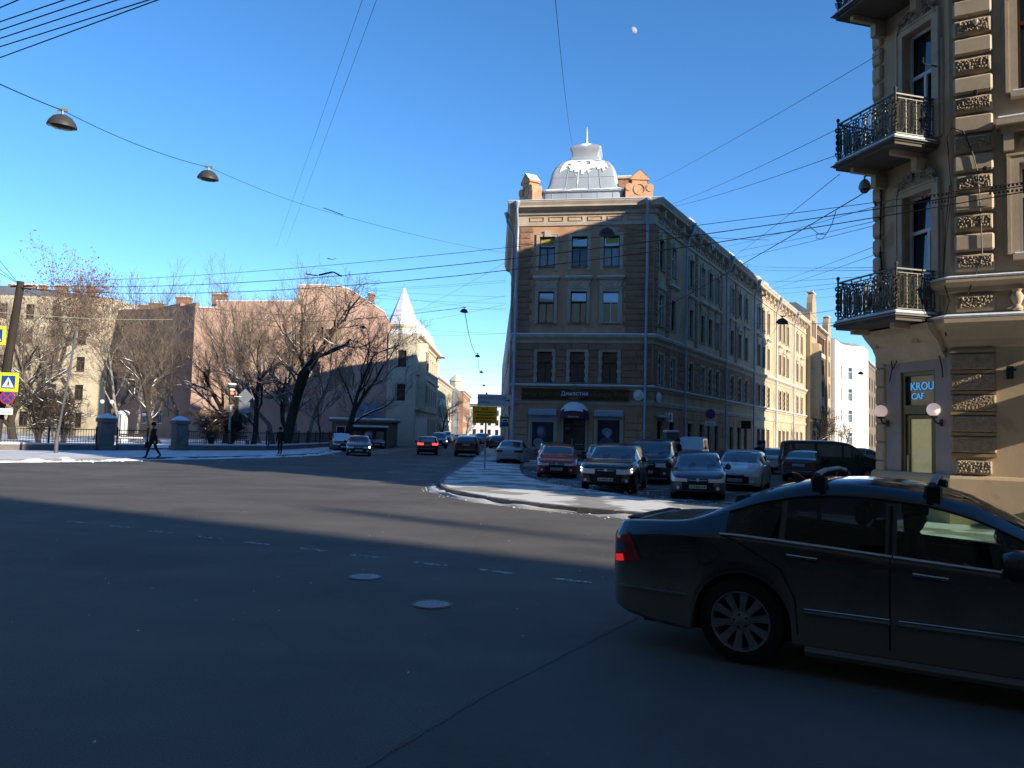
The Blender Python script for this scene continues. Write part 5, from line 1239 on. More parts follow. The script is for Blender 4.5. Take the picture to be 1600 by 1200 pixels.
# shrubs: many arching stems from one stool
def gen_shrub(seed, H, Wd, n, tr=.012):
    rnd = random.Random(seed); T, Cn, S = MB(), MB(), MB()
    for k in range(n):
        a = rnd.uniform(0, 6.283); sp = rnd.uniform(.1, 1)*Wd; h = H*rnd.uniform(.55, 1); pts = []; r = rnd.uniform(.02, .055)
        for i in range(7):
            t = i/6; pts.append(Vector((math.cos(a)*sp*t**1.3+rnd.gauss(0, .07), math.sin(a)*sp*t**1.3+rnd.gauss(0, .07), h*(1-(1-t)**1.6)*(1-.12*t*t))))
        T.tube(pts, [r*(1-.7*i/6) for i in range(7)], 5, False)
        for j in range(14):
            i = rnd.randint(1, 5); q = pts[i].lerp(pts[i+1], rnd.random()); d = Vector((rnd.gauss(0, 1), rnd.gauss(0, 1), rnd.gauss(.35, .7))); d.normalize(); L = rnd.uniform(.35, 1.0)
            e = q+d*L; Cn.tube([q, q.lerp(e, .5)+Vector((rnd.gauss(0, .06), rnd.gauss(0, .06), .03)), e], [tr*1.4, tr, tr*.7], 3, False)
            for m in range(3):
                d2 = d+Vector((rnd.gauss(0, .7), rnd.gauss(0, .7), rnd.gauss(0, .5))); d2.normalize(); b_ = q.lerp(e, rnd.uniform(.3, .9)); Cn.tube([b_, b_+d2*L*.5], [tr, tr*.6], 3, False)
            if rnd.random() < .12 and abs(d.z) < .6: S.tube([q+Vector((0, 0, .02)), q.lerp(e, .6)+Vector((0, 0, .02))], [.035, .012], 4)
    return T, Cn, S
def put_shrub(seed, label, x, y, H, Wd, n, group='shrubs in the park'):
    T, Cn, S = gen_shrub(seed, H, Wd, n); t = thing('bare_shrub', label, 'shrub', (x, y, .1), 0, group)
    T.build('stems', BARK, t); Cn.build('twigs', TWIGD, t)
    if S.f: S.build('snow', SNOW, t)['kind'] = 'stuff'
put_shrub(1, 'big dark shrub with snow on its twigs beside the crossing sign', gx(72, 62), 61, 5.6, 2.6, 60)
put_shrub(2, 'second dark shrub to the right of the crossing sign', gx(105, 64), 63.5, 4.6, 2.4, 42)
put_shrub(3, 'low tangled shrub right of the gate', gx(315, 62), 64, 3.6, 2.4, 44)
put_shrub(4, 'low tangled shrub just left of the traffic light', gx(345, 63), 65.5, 3.3, 2.0, 34)
# ================================================================ vehicles
random.seed(41)
def lerp(a, b, t): return a+(b-a)*t
def interp(tab, s):
    """monotone cubic through (s,value) pairs"""
    n = len(tab)
    if s <= tab[0][0]: return tab[0][1]
    if s >= tab[-1][0]: return tab[-1][1]
    i = max(k for k in range(n-1) if tab[k][0] <= s)
    x0, y0 = tab[i]; x1, y1 = tab[i+1]; h = x1-x0; d = (y1-y0)/h
    def tan(k):
        if k == 0 or k == n-1: return None
        a = (tab[k][1]-tab[k-1][1])/(tab[k][0]-tab[k-1][0]); b = (tab[k+1][1]-tab[k][1])/(tab[k+1][0]-tab[k][0])
        return 0 if a*b <= 0 else 2*a*b/(a+b)
    m0 = tan(i); m1 = tan(i+1); m0 = d if m0 is None else m0; m1 = d if m1 is None else m1
    t = (s-x0)/h; t2, t3 = t*t, t*t*t
    return (2*t3-3*t2+1)*y0+(t3-2*t2+t)*h*m0+(-2*t3+3*t2)*y1+(t3-t2)*h*m1
def paint(name, col, dirt=.35, dust=(.10, .095, .085), rough=.25, zmid=.55, metal=0.0):
    """car paint under clear coat with road dust on the lower flanks"""
    if name in MATS: return MATS[name]
    m = bpy.data.materials.new(name); m.use_nodes = True; nt = m.node_tree; b = nt.nodes['Principled BSDF']
    g = nt.nodes.new('ShaderNodeNewGeometry'); sx = nt.nodes.new('ShaderNodeSeparateXYZ'); nt.links.new(g.outputs['Position'], sx.inputs[0])
    n = nt.nodes.new('ShaderNodeTexNoise'); n.inputs['Scale'].default_value = 2.2; n.inputs['Detail'].default_value = 9; n.inputs['Roughness'].default_value = .65; nt.links.new(g.outputs['Position'], n.inputs['Vector'])
    mr = nt.nodes.new('ShaderNodeMapRange'); mr.inputs[1].default_value = zmid+.45; mr.inputs[2].default_value = zmid-.35; nt.links.new(sx.outputs[2], mr.inputs[0])
    ad = nt.nodes.new('ShaderNodeMath'); ad.operation = 'MULTIPLY'; nt.links.new(mr.outputs[0], ad.inputs[0]); nt.links.new(n.outputs['Fac'], ad.inputs[1])
    mu = nt.nodes.new('ShaderNodeMath'); mu.operation = 'MULTIPLY'; mu.use_clamp = True; nt.links.new(ad.outputs[0], mu.inputs[0]); mu.inputs[1].default_value = 2.2*dirt/.5
    mx = nt.nodes.new('ShaderNodeMix'); mx.data_type = 'RGBA'; nt.links.new(mu.outputs[0], mx.inputs[0]); mx.inputs[6].default_value = (*col, 1); mx.inputs[7].default_value = (*dust, 1)
    nt.links.new(mx.outputs[2], b.inputs['Base Color'])
    rr = nt.nodes.new('ShaderNodeMapRange'); rr.inputs[3].default_value = rough; rr.inputs[4].default_value = .8; nt.links.new(mu.outputs[0], rr.inputs[0]); nt.links.new(rr.outputs[0], b.inputs['Roughness'])
    b.inputs['Metallic'].default_value = metal
    cw = nt.nodes.new('ShaderNodeMapRange'); cw.inputs[3].default_value = .7; cw.inputs[4].default_value = 0; nt.links.new(mu.outputs[0], cw.inputs[0]); nt.links.new(cw.outputs[0], b.inputs['Coat Weight']); b.inputs['Coat Roughness'].default_value = .06
    MATS[name] = m
    return m
CARGLASS = mat('car_glass', (.018, .024, .034), .05, 0, spec=1.0); CARGLASS.node_tree.nodes['Principled BSDF'].inputs['IOR'].default_value = 1.9
LAMPGLASS = mat('headlamp_glass', (.80, .84, .90), .12, .15, 14, spec=.8)
LAMPLIT = mat('headlamp_lit', (1, .95, .75), .3, 0, emit=5, emitcol=(1, .9, .5))
TAIL = mat('tail_lamp', (.22, .012, .012), .2, .2, 12, spec=.7); TAILLIT = mat('tail_lamp_lit', (.8, .02, .02), .3, 0, emit=2.2, emitcol=(1, .04, .03))
PLATE = mat('number_plate', (.55, .56, .58), .5, .06, 20); RIMM = mat('alloy_rim', (.30, .30, .31), .45, .2, 9, metal=.6); UNDER = mat('underbody', (.012, .012, .012), .95, 0)

class Car:
    def __init__(s, L, W, H, wb, fo, top, belt, ws, rw, wins, tyre=.315, sill=.2, rail=.74, hl=(.52, 5, 7), tl=(.30, 5, 7), step=.1, trim=None, wf=None, front=None, cab=1.0):
        s.L, s.W, s.H, s.wb, s.fo, s.top, s.belt, s.ws, s.rwn, s.wins = L, W, H, wb, fo, top, belt, ws, rw, wins
        s.tyre, s.sill, s.rail, s.hl, s.tl, s.step, s.trim = tyre, sill, rail, hl, tl, step, trim
        s.wf = wf or [(0, .74), (.07, .85), (.2, .925), (.5, .98), (1.0, 1.0), (L-.9, 1.0), (L-.45, .975), (L-.15, .92), (L-.05, .87), (L, .80)]
        s.ax = (fo, fo+wb); s.R = tyre+.055; s.drop = 0
    def zs(s, x):
        z = interp([(0, s.sill+.07), (.15, s.sill), (.6, s.sill), (s.L-.7, s.sill+.02), (s.L-.2, s.sill+.07), (s.L, s.sill+.14)], x)
        for a in s.ax:
            d = abs(x-a)
            if d < s.R: z = max(z, s.tyre-.01+math.sqrt(max(0, s.R*s.R-d*d)))
        return z
    def ring(s, x):
        zt, zb, hw, z0 = interp(s.top, x), interp(s.belt, x), s.W/2*interp(s.wf, x), s.zs(x)
        zt = max(zt, zb+.012); g = max(0, min(1, (zt-zb)/.36)); g = g*g*(3-2*g)
        rw = lerp(hw*.86, hw*s.rail, g)
        P = [(hw*.80, z0+.01), (hw*.955, z0), (hw*.985, z0+.03), (hw*.998, max(.40*s.H/1.47, z0+.06)), (hw*1.0, max(.56*s.H/1.47, z0+.09))]
        P += [(hw*.995, max(zb-.16-s.drop*max(0, min(1, (x-s.L+.75)/.4)), z0+.12)), (hw*.982, max(zb-.035, z0+.14)), (hw*.952, max(zb, z0+.16))]
        z9 = zt-lerp(.006, .07, g); y9 = rw
        P += [(lerp(P[7][0], y9, .86)+.012*g, lerp(P[7][1], z9, .86)), (y9, z9), (rw-lerp(.10, .06, g), zt-lerp(.003, .03, g)), (rw*.5, zt-.006*g-.002), (0, zt)]
        return P
    def pt(s, x, i, side=1, out=0):
        P = s.ring(x); k = int(i); t = i-k; a = P[k]; b = P[min(k+1, 12)]
        return Vector((s.L/2-x, side*(lerp(a[0], b[0], t)+out), lerp(a[1], b[1], t)))
    def stations(s):
        st = {0., s.L}; x = 0
        while x < s.L: st.add(round(x, 4)); x += s.step
        for e in (.03, .07, .13, .2, .3): st.add(e); st.add(s.L-e)
        for a in s.ax:
            n = max(6, int(s.R/(s.step*.35)))
            for k in range(-n, n+1): st.add(round(a+s.R*math.sin(math.pi/2*k/n), 4))
            st.add(a-s.R-.012); st.add(a+s.R+.012)
        for a, b in [s.ws, s.rwn]+list(s.wins): st.add(a); st.add(b)
        st.add(s.hl[0]); st.add(s.L-s.tl[0]); st.add(s.L-s.tl[0]*.62)
        o = sorted(st); out = [o[0]]
        for v in o[1:]:
            if v-out[-1] > .008: out.append(v)
            elif v in (s.L,) : out[-1] = v
        return out
    def cls(s, x, i, side, win_i=[0]):
        if i in (10, 11):
            if s.ws[0] < x < s.ws[1]: return 'windscreen'
            if s.rwn[0] < x < s.rwn[1]: return 'rear_window'
        if i == 7:
            for k, (a, b) in enumerate(s.wins):
                if a < x < b and interp(s.top, x)-interp(s.belt, x) > .07: return ('side_window', k, side)
        if s.hl[1] <= i < s.hl[2] and x < s.hl[0]: return ('headlight', side)
        if s.tl[1] <= i < s.tl[2] and x > s.L-s.tl[0]*(1 if i == 5 or not s.drop else .62): return ('taillight', side)
        if s.trim is not None and i < s.trim: return 'sill_trim'
        return 'body'
    def meshes(s, smooth=True):
        st = s.stations(); rings = [s.ring(x) for x in st]; parts = {}
        def add(key, q):
            parts.setdefault(key, MB()).quad(*q)
        for a in range(len(st)-1):
            xm = (st[a]+st[a+1])/2; xa, xb = s.L/2-st[a], s.L/2-st[a+1]
            for i in range(12):
                for side in (1, -1):
                    A, B, C, D = rings[a][i], rings[a+1][i], rings[a+1][i+1], rings[a][i+1]
                    q = [(xa, side*A[0], A[1]), (xb, side*B[0], B[1]), (xb, side*C[0], C[1]), (xa, side*D[0], D[1])]
                    if side > 0: q = q[::-1]
                    add(s.cls(xm, i, side), q)
        m = 8
        for end in (0, 1):
            r_ = rings[0] if end == 0 else rings[-1]; x0 = s.L/2 if end == 0 else -s.L/2; sg = 1 if end == 0 else -1; hw = r_[4][0]
            def cp(i, t):
                w = r_[i][0]; y = w*(2*t-1); return (x0+sg*(.09 if end == 0 else .06)*(w/hw)**2*(1-(2*t-1)**2), y, r_[i][1])
            for i in range(12):
                for k in range(m):
                    t0, t1 = k/m, (k+1)/m; tm = (t0+t1)/2; q = [cp(i, t0), cp(i, t1), cp(i+1, t1), cp(i+1, t0)]; 
                    if end == 1: q = q[::-1]
                    key = 'body'; e = abs(tm-.5)
                    if end == 0:
                        if s.hl[1] <= i < s.hl[2] and e > .26: key = ('headlight', 1 if tm > .5 else -1)
                        elif i == 5 and e < .25: key = 'grille'
                        elif i in (2, 3) and e < .32: key = 'lower_grille'
                    else:
                        if s.tl[1] <= i < s.tl[2] and e > .3: key = ('taillight', 1 if tm > .5 else -1)
                        elif i < 3 and e < .4: key = 'diffuser'
                    if s.trim is not None and i < s.trim and key == 'body': key = 'sill_trim'
                    add(key, q)
        mats = dict(windscreen=CARGLASS, rear_window=CARGLASS, side_window=CARGLASS, headlight=LAMPGLASS, taillight=TAIL, sill_trim=BLACKP, grille=BLACKP, lower_grille=BLACKP, diffuser=BLACKP, body=WHITEP)
        return {k: (v.mesh(k if isinstance(k, str) else k[0], mats[k if isinstance(k, str) else k[0]], True, 32)) for k, v in parts.items()}
    def extras(s):
        e = {}
        # lamp guts, plates, mirrors, handles, wipers
        zf = interp(s.belt, .1)-.1; X0 = s.L/2
        e['front_plate'] = MB().bbox(X0+.075, X0+.1, -.26, .26, .36*s.H/1.47, .36*s.H/1.47+.112, .008).mesh('number_plate', PLATE)
        zr = interp(s.belt, s.L)-.19
        e['rear_plate'] = MB().bbox(-X0-.085, -X0-.06, -.26, .26, zr, zr+.112, .008).mesh('number_plate', PLATE)
        def chars(x0, x1, z):
            c = MB(); rnd = random.Random(int(s.L*100))
            for k in range(9):
                y = -.2+k*.048
                c.box(x0, x1, y, y+.028, z+.03, z+.082) if k not in (1, 6) else c.box(x0, x1, y, y+.016, z+.03, z+.07)
            return c
        e['front_chars'] = chars(X0+.1, X0+.102, .36*s.H/1.47).mesh('plate_characters', INK); e['rear_chars'] = chars(-X0-.087, -X0-.085, zr).mesh('plate_characters', INK)
        xm = s.ws[0]+.45*(s.ws[1]-s.ws[0])+.1; P = s.pt(xm, 7)
        e['mirror'] = MB().lathe([(.0, -.1), (.07, -.08), (.10, -.02), (.095, .04), (.05, .06), (.0, .065)], 12, (0, 0, 0), 'x').tube([(0, -.02, -.04), (0, -.17, -.06)], .025, 6).mesh('mirror', BLACKP, True)
        e['mirror_pos'] = Vector((P.x, P.y+.13, P.z+.07))
        e['handles'] = []
        for (a, b) in s.wins[:2]:
            x = b-.12; e['handles'].append(x)
        e['handle'] = MB().bbox(-.11, .11, -.012, .028, -.014, .014, .008).mesh('door_handle', BLACKP)
        und = MB().box(-X0+.25, X0-.25, -s.W/2+.26, s.W/2-.26, s.sill-.01, .62*s.H/1.47).mesh('underbody', UNDER); e['under'] = und
        lin = MB()
        lin.box(-X0+.1, X0-.1, -s.W/2+.13, s.W/2-.13, .60, .64); e['floor'] = None
        sh = MB()
        for (a, b) in s.wins[:2]:
            for side in (1, -1):
                for x in ((a+.0, b+.02) if a == s.wins[0][0] else (b+.02,)):
                    if min(abs(x-q) for q in s.ax) < s.R: continue
                    sh.tube([s.pt(x, i, side, .002) for i in (2.2, 3, 4, 5, 6, 6.9)], .006, 4)
        e['shut'] = sh.mesh('door_gap', UNDER)
        e['wiper'] = MB().tube([s.pt(s.ws[0]+.02, 11.2, 1, 0)+Vector((.01, 0, .02)), s.pt(s.ws[0]+.12, 10.2, 1)+Vector((.01, 0, .03))], .008, 4).tube([s.pt(s.ws[0]+.02, 11.2, -1, 0)+Vector((.01, 0, .02)), s.pt(s.ws[0]+.12, 11.8, -1)+Vector((.01, 0, .03))], .008, 4).mesh('wiper', BLACKP)
        X1 = X0+.06
        e['fog'] = MB().lathe([(.0, .0), (.05, -.005), (.055, -.02)], 10, (0, 0, 0), 'x').mesh('fog_lamp', LAMPGLASS, True)
        zg = interp(s.belt, .05)-.1
        e['chrome_bar'] = MB().tube([(X0+.075, -.28, zg+.035), (X0+.098, 0, zg+.03), (X0+.075, .28, zg+.035)], .012, 5).mesh('grille_bar', CHROME)
        e['badge'] = MB().lathe([(0, .012), (.05, .008), (.055, -.01)], 12, (X0+.095, 0, zg+.05), 'x').mesh('badge', CHROME, True)
        e['bumper_bar'] = MB().tube([(-X0-.03, -s.W*.34, .52*s.H/1.47), (-X0-.065, 0, .52*s.H/1.47), (-X0-.03, s.W*.34, .52*s.H/1.47)], .014, 5).mesh('bumper_strip', CHROME)
        return e
def wheel_meshes(r, wd=.2, spokes=5, twin=True, rim_r=None):
    rr = rim_r or r*.68
    t = MB().lathe([(rr*.97, -wd/2+.03), (rr, -wd/2+.005), (rr*1.08, -wd/2), (r*.965, -wd/2+.02), (r*.995, -wd/2+.05), (r, 0), (r*.995, wd/2-.05), (r*.965, wd/2-.02), (rr*1.08, wd/2), (rr, wd/2-.005), (rr*.97, wd/2-.03)], 36, (0, 0, 0), 'y').mesh('tyre', RUBBER, True, 50)
    m = MB().lathe([(rr*.99, wd/2-.012), (rr*1.0, wd/2-.004), (rr*.95, wd/2-.006), (rr*.91, wd/2-.03), (rr*.9, -wd/2+.03)], 36, (0, 0, 0), 'y')
    m.lathe([(0, wd/2-.012), (.035, wd/2-.012), (.07, wd/2-.025), (.075, wd/2-.05)], 16, (0, 0, 0), 'y')
    n = spokes*2 if twin else spokes
    for k in range(n):
        a = 2*math.pi*k/n; ca, sa = math.cos(a), math.sin(a); pa, pc = -sa, ca
        w0, w1 = (.026, .034) if twin else (.035, .06)
        w1 = w1*rr/.22; y0, y1 = wd/2-.045, wd/2-.02
        q = []
        for rad, w in ((.05, w0), (rr*.55, w0*.95), (rr*.94, w1)):
            q.append([(rad*ca+w*pa*sx, yy-(0 if rad > .1 else .0), rad*sa+w*pc*sx) for yy in (y1-.008 if rad < rr*.8 else y1, y0-.02) for sx in (-1, 1)])
        for i in range(2):
            A, B = q[i], q[i+1]; m.quad(A[0], A[1], B[1], B[0]); m.quad(A[2], A[0], B[0], B[2]); m.quad(A[1], A[3], B[3], B[1])
    rim = m.mesh('rim', RIMM, True, 30)
    disc = MB().lathe([(0, 0), (rr*.9, 0), (rr*.9, .01)], 24, (0, 0, 0), 'y').mesh('brake_disc', UNDER)
    return t, rim, disc
WHEEL = {r: wheel_meshes(r) for r in (.30, .315, .36)}
# ---- body types (s measured from the nose backwards)
SEDAN = Car(4.4, 1.72, 1.47, 2.57, .84, [(0, .68), (.1, .76), (.5, .88), (1.05, .97), (1.12, 1.0), (1.85, 1.38), (2.3, 1.455), (2.7, 1.47), (3.2, 1.42), (3.35, 1.38), (3.95, 1.10), (4.05, 1.08), (4.3, 1.06), (4.36, 1.0), (4.4, .93)],
    [(0, .66), (.5, .82), (1.1, .92), (2.5, .95), (3.5, .99), (4.4, .92)], (1.15, 1.86), (3.3, 3.93), [(1.2, 2.2), (2.27, 3.05), (3.1, 3.5)], .31)
HATCH = Car(4.25, 1.79, 1.48, 2.65, .88, [(0, .68), (.1, .77), (.5, .90), (1.0, 1.0), (1.08, 1.03), (1.8, 1.40), (2.25, 1.47), (2.8, 1.48), (3.4, 1.44), (3.75, 1.36), (4.1, 1.06), (4.18, .98), (4.25, .88)],
    [(0, .66), (.5, .84), (1.1, .94), (2.5, .97), (3.5, 1.02), (4.25, .96)], (1.1, 1.82), (3.72, 4.1), [(1.15, 2.2), (2.27, 3.05), (3.12, 3.6)], .315, tl=(.32, 5, 8))
SUV = Car(4.7, 1.93, 1.65, 2.81, .9, [(0, .80), (.1, .90), (.5, 1.02), (1.15, 1.12), (1.22, 1.15), (1.95, 1.55), (2.4, 1.63), (3.0, 1.65), (3.7, 1.6), (4.15, 1.5), (4.5, 1.2), (4.62, 1.1), (4.7, 1.0)],
    [(0, .80), (.5, .95), (1.2, 1.04), (2.5, 1.08), (3.6, 1.12), (4.7, 1.06)], (1.24, 1.96), (4.14, 4.5), [(1.3, 2.4), (2.47, 3.3), (3.38, 3.95)], .36, .26, trim=2)
BIGSUV = Car(5.1, 1.95, 1.82, 3.07, .92, [(0, .88), (.1, 1.0), (.5, 1.1), (1.2, 1.17), (1.28, 1.2), (1.95, 1.7), (2.4, 1.79), (3.2, 1.82), (4.3, 1.78), (4.75, 1.68), (4.98, 1.25), (5.05, 1.12), (5.1, 1.0)],
    [(0, .86), (.5, 1.02), (1.25, 1.1), (2.5, 1.13), (3.8, 1.16), (5.1, 1.1)], (1.3, 1.97), (4.74, 4.98), [(1.4, 2.5), (2.58, 3.5), (3.6, 4.5)], .36, .28, rail=.8, trim=2)
VAN = Car(4.9, 1.9, 1.95, 3.0, .9, [(0, .85), (.08, .98), (.5, 1.12), (.9, 1.22), (1.0, 1.28), (1.6, 1.78), (2.0, 1.9), (2.6, 1.95), (4.4, 1.94), (4.75, 1.86), (4.85, 1.3), (4.9, 1.05)],
    [(0, .84), (.5, 1.05), (1.0, 1.15), (2.5, 1.18), (4.0, 1.18), (4.9, 1.12)], (1.02, 1.62), (4.74, 4.86), [(1.1, 2.0), (2.1, 3.2), (3.35, 4.55)], .32, .24, rail=.86)
WAGON = Car(4.5, 1.72, 1.5, 2.6, .85, [(0, .68), (.1, .77), (.5, .9), (1.05, .98), (1.12, 1.01), (1.85, 1.40), (2.3, 1.48), (3.0, 1.5), (3.9, 1.47), (4.2, 1.40), (4.4, 1.05), (4.45, .95), (4.5, .88)],
    [(0, .66), (.5, .83), (1.1, .93), (2.5, .96), (3.6, 1.0), (4.5, .95)], (1.15, 1.87), (4.18, 4.4), [(1.2, 2.25), (2.32, 3.15), (3.22, 4.05)], .31)
_cm = {}
def make_car(spec, label, col, x, y, head, group=None, cat='car', name='parked_car', detail=2, lit=None, tail_lit=False, snow=0, z=.0, plates=True):
    """head: compass of the nose in radians, z is the ground level"""
    if id(spec) not in _cm: _cm[id(spec)] = (spec.meshes(), spec.extras())
    ms, ex = _cm[id(spec)]; t = thing(name, label, cat, (x, y, z), head, group)
    for k, me in ms.items():
        nm = k if isinstance(k, str) else k[0]
        o = inst(me, nm, t)
        if nm == 'body': override(o, col)
        if nm == 'taillight' and tail_lit: override(o, TAILLIT)
    wt, wr, wd_ = WHEEL[min(WHEEL, key=lambda r: abs(r-spec.tyre))]
    for a in spec.ax:
        for sd in (1, -1):
            w = inst(wt, 'wheel', t, (spec.L/2-a, sd*(spec.W/2-.125), spec.tyre), 0 if sd > 0 else math.pi)
            if detail > 0: inst(wr, 'rim', w); inst(wd_, 'brake_disc', w)
    inst(ex['under'], 'underbody', t)
    for sd in (1, -1):
        p = ex['mirror_pos']; m = inst(ex['mirror'], 'mirror', t, (p.x, sd*p.y, p.z), 0, (1, sd, 1))
        if detail > 1: override(m, col) if random.random() < .6 else None
    if detail > 1:
        for sd in (1, -1):
            for xh in ex['handles']:
                p = spec.pt(xh, 5.35, sd, .012); inst(ex['handle'], 'door_handle', t, p, 0)
        inst(ex['shut'], 'door_gap', t); inst(ex['wiper'], 'wiper', t); inst(ex['chrome_bar'], 'grille_bar', t); inst(ex['badge'], 'badge', t)
        for sd in (1, -1): p = spec.pt(.06, 2.6, sd, -.12); inst(ex['fog'], 'fog_lamp', t, (spec.L/2+.03, p.y, p.z+.03))
    if plates:
        fp = inst(ex['front_plate'], 'number_plate', t); rp_ = inst(ex['rear_plate'], 'number_plate', t)
        if detail > 1: inst(ex['front_chars'], 'plate_characters', fp); inst(ex['rear_chars'], 'plate_characters', rp_)
        inst(ex['bumper_bar'], 'bumper_strip', t)
    if lit:
        for sd in (1, -1):
            if lit == 'left' and sd < 0: continue
            p = spec.pt(.12, 5.9, sd, .012)
            if lit == 'four':
                for dy in (-.055, .055):
                    for dz in (-.05, .05): MB().sphere((0, 0, 0), .02, 8).build('running_light', LAMPLIT, t, (p.x+.03, p.y-sd*.06+dy, p.z+dz-.01))
            else: MB().sphere((0, 0, 0), .075, 10).build('lit_lamp', LAMPLIT, t, (p.x+.02, p.y-sd*.06, p.z-.02))
    if snow:
        sn = MB(); st = [q for q in spec.stations() if .25 < q < spec.L-.12]
        for a, b in zip(st, st[1:]):
            xm = (a+b)/2
            for i in range(7, 12):
                glass_side = (i in (7, 8) and interp(spec.top, xm)-interp(spec.belt, xm) > .12)
                if glass_side or (snow < 2 and (spec.ws[0] < xm < spec.ws[1] or spec.rwn[0] < xm < spec.rwn[1] or noise.noise((xm*2, i, spec.L)) < -.05)): continue
                for sd in (1, -1):
                    q = [spec.pt(a, i, sd), spec.pt(b, i, sd), spec.pt(b, i+.999, sd), spec.pt(a, i+.999, sd)]
                    up = Vector((0, 0, .05 if snow > 1 else .018)); sn.quad(*[v+up for v in (q if sd < 0 else q[::-1])])
        sn.fix = True; sn.build('snow', SNOW, t, smooth=True, ang=80)
    return t
P_BLK = paint('black_paint', (.007, .007, .009), .06); P_RED = paint('red_paint', (.38, .013, .022), .04, rough=.3); P_SIL = paint('silver_paint', (.42, .43, .44), .25, metal=.3)
P_WHT = paint('white_car_paint', (.62, .64, .66), .2); P_BLU = paint('slate_blue_paint', (.05, .057, .10), .14, metal=.2); P_GRY = paint('grey_car_paint', (.09, .095, .11), .45, metal=.2)
P_DRED = paint('dark_red_paint', (.10, .012, .012), .3); P_DSED = paint('dark_sedan_paint', (.03, .033, .045), .4); P_LBL = paint('pale_silver_blue', (.35, .39, .44), .3)
PG = 'cars parked by the island'
def face(px, py, h): return gnd(px, py)
def toward(x, y, off=0): return math.atan2(-y, -x)+R(off)
def car_at(spec, label, col, px, py, off=0, away=False, lon=None, **kw):
    """px,py: the middle of the bumper line nearest the camera on the ground"""
    g = gnd(px, py); hd = toward(g.x, g.y, off)
    if away: hd += math.pi
    f = Vector((math.cos(hd), math.sin(hd))); c = Vector((g.x, g.y))-f*spec.L/2*(-1 if away else 1)
    return make_car(spec, label, col, c.x, c.y, hd, **kw)
make_cars = True
car_at(HATCH, 'red hatchback parked nose-on left of the black off-roader', P_RED, 869, 748, -2, group=PG)
pm = car_at(SUV, 'black off-roader with four-dot running lights at the island edge', P_BLK, 946, 771, -9, group=PG, lit='four')
car_at(SEDAN, 'slate-blue saloon parked nose-on right of the black off-roader', P_BLU, 1090, 782, 0, group=PG)
car_at(HATCH, 'white hatchback nose-on beside the slate-blue saloon', P_WHT, 1148, 768, -8, group=PG, snow=1)
car_at(BIGSUV, 'big dark off-roader with roof rails behind the black one', paint('navy_paint', (.02, .024, .04), .3), 1010, 757, -6, group=PG)
car_at(SEDAN, 'white car with one lamp lit between the red hatchback and black off-roader', P_WHT, 938, 742, -2, group=PG, lit='left')
car_at(WAGON, 'dark red estate half hidden behind the red hatchback', P_DRED, 866, 738, 2, group=PG)
car_at(SEDAN, 'silver saloon seen from behind at the building corner', P_SIL, 794, 727.5, -8, True, group='cars in the left street', snow=1)
car_at(HATCH, 'white hatchback seen from behind, up the right street', P_WHT, 1207, 741, -12, True, group='cars in the right street')
car_at(SEDAN, 'dark saloon seen from behind in front of the black van', P_DSED, 1248, 754, -8, True, group='cars in the right street')
car_at(HATCH, 'dark blue hatchback beyond the white one up the right street', P_BLU, 1228, 722, -14, True, group='cars in the right street', detail=1)
car_at(WAGON, 'grey estate car farthest up the right street', P_GRY, 1240, 718, -14, True, group='cars in the right street', detail=1)
car_at(VAN, 'white van with a snowy roof behind the slate-blue saloon', P_WHT, 1074, 728, -8, group=PG, detail=1, snow=2)
g = gnd(1312, 752); make_car(VAN, 'black van standing side-on by the near building', P_BLK, g.x, g.y+1.0, R(-14), group='cars in the right street', cat='van', name='parked_van')
g = gnd(1352, 728); make_car(SEDAN, 'pale car roof showing behind the black van', P_LBL, g.x, g.y, R(-20), group='cars in the right street', detail=1)
LS = 'cars in the left street'
car_at(HATCH, 'dark grey hatchback coming out of the left street, one lamp lit', P_GRY, 560, 713, 0, group=LS, lit='left', name='moving_car')
car_at(HATCH, 'car blanketed in snow at the kerb of the park', P_GRY, 537, 706, 6, group=LS, snow=2, detail=1)
car_at(WAGON, 'silver-grey estate parked behind the snow-covered car', P_SIL, 589, 701, 8, group=LS, detail=1)
car_at(SEDAN, 'second silver-grey car parked farther up the left kerb', P_LBL, 603, 697.5, 8, group=LS, detail=1)
car_at(WAGON, 'black estate car driving away with red tail lamps lit', P_BLK, 668, 711, 1, True, group=LS, tail_lit=True, name='moving_car')
car_at(SUV, 'dark red off-roader driving away up the left street', P_DRED, 728, 714, -2, True, group=LS, name='moving_car')
car_at(BIGSUV, 'tall dark car with one lamp lit coming down the left street', P_GRY, 686, 701, 3, group=LS, lit='left', name='moving_car', detail=1)
car_at(VAN, 'white van far down the left street', P_WHT, 697, 692, 3, group=LS, name='moving_car', detail=1, cat='van')
car_at(SEDAN, 'white saloon with a lit lamp far down the left street', P_WHT, 716, 690.5, 2, group=LS, lit='left', name='moving_car', detail=1)
car_at(BIGSUV, 'silver off-roader seen from behind near the sign post', P_SIL, 752, 697, -3, True, group=LS, name='moving_car', detail=1)
car_at(HATCH, 'black hatchback parked at the right kerb of the left street', P_BLK, 768, 700, -3, True, group=LS, detail=1)
car_at(SUV, 'dark off-roader parked by the corner building in the left street', P_DSED, 776, 703, -4, True, group=LS, detail=1)
for k, (px, py, c, nm) in enumerate(((705, 688, P_GRY, 'grey'), (726, 688, P_SIL, 'silver'), (738, 689, P_DRED, 'dark red'), (760, 690, P_GRY, 'charcoal'), (745, 686.5, P_BLK, 'black'))):
    car_at((SEDAN, HATCH, WAGON)[k % 3], 'tiny %s car far off near the end of the left street' % nm, c, px, py, 2, k % 2 == 0, group=LS, detail=0, plates=False)

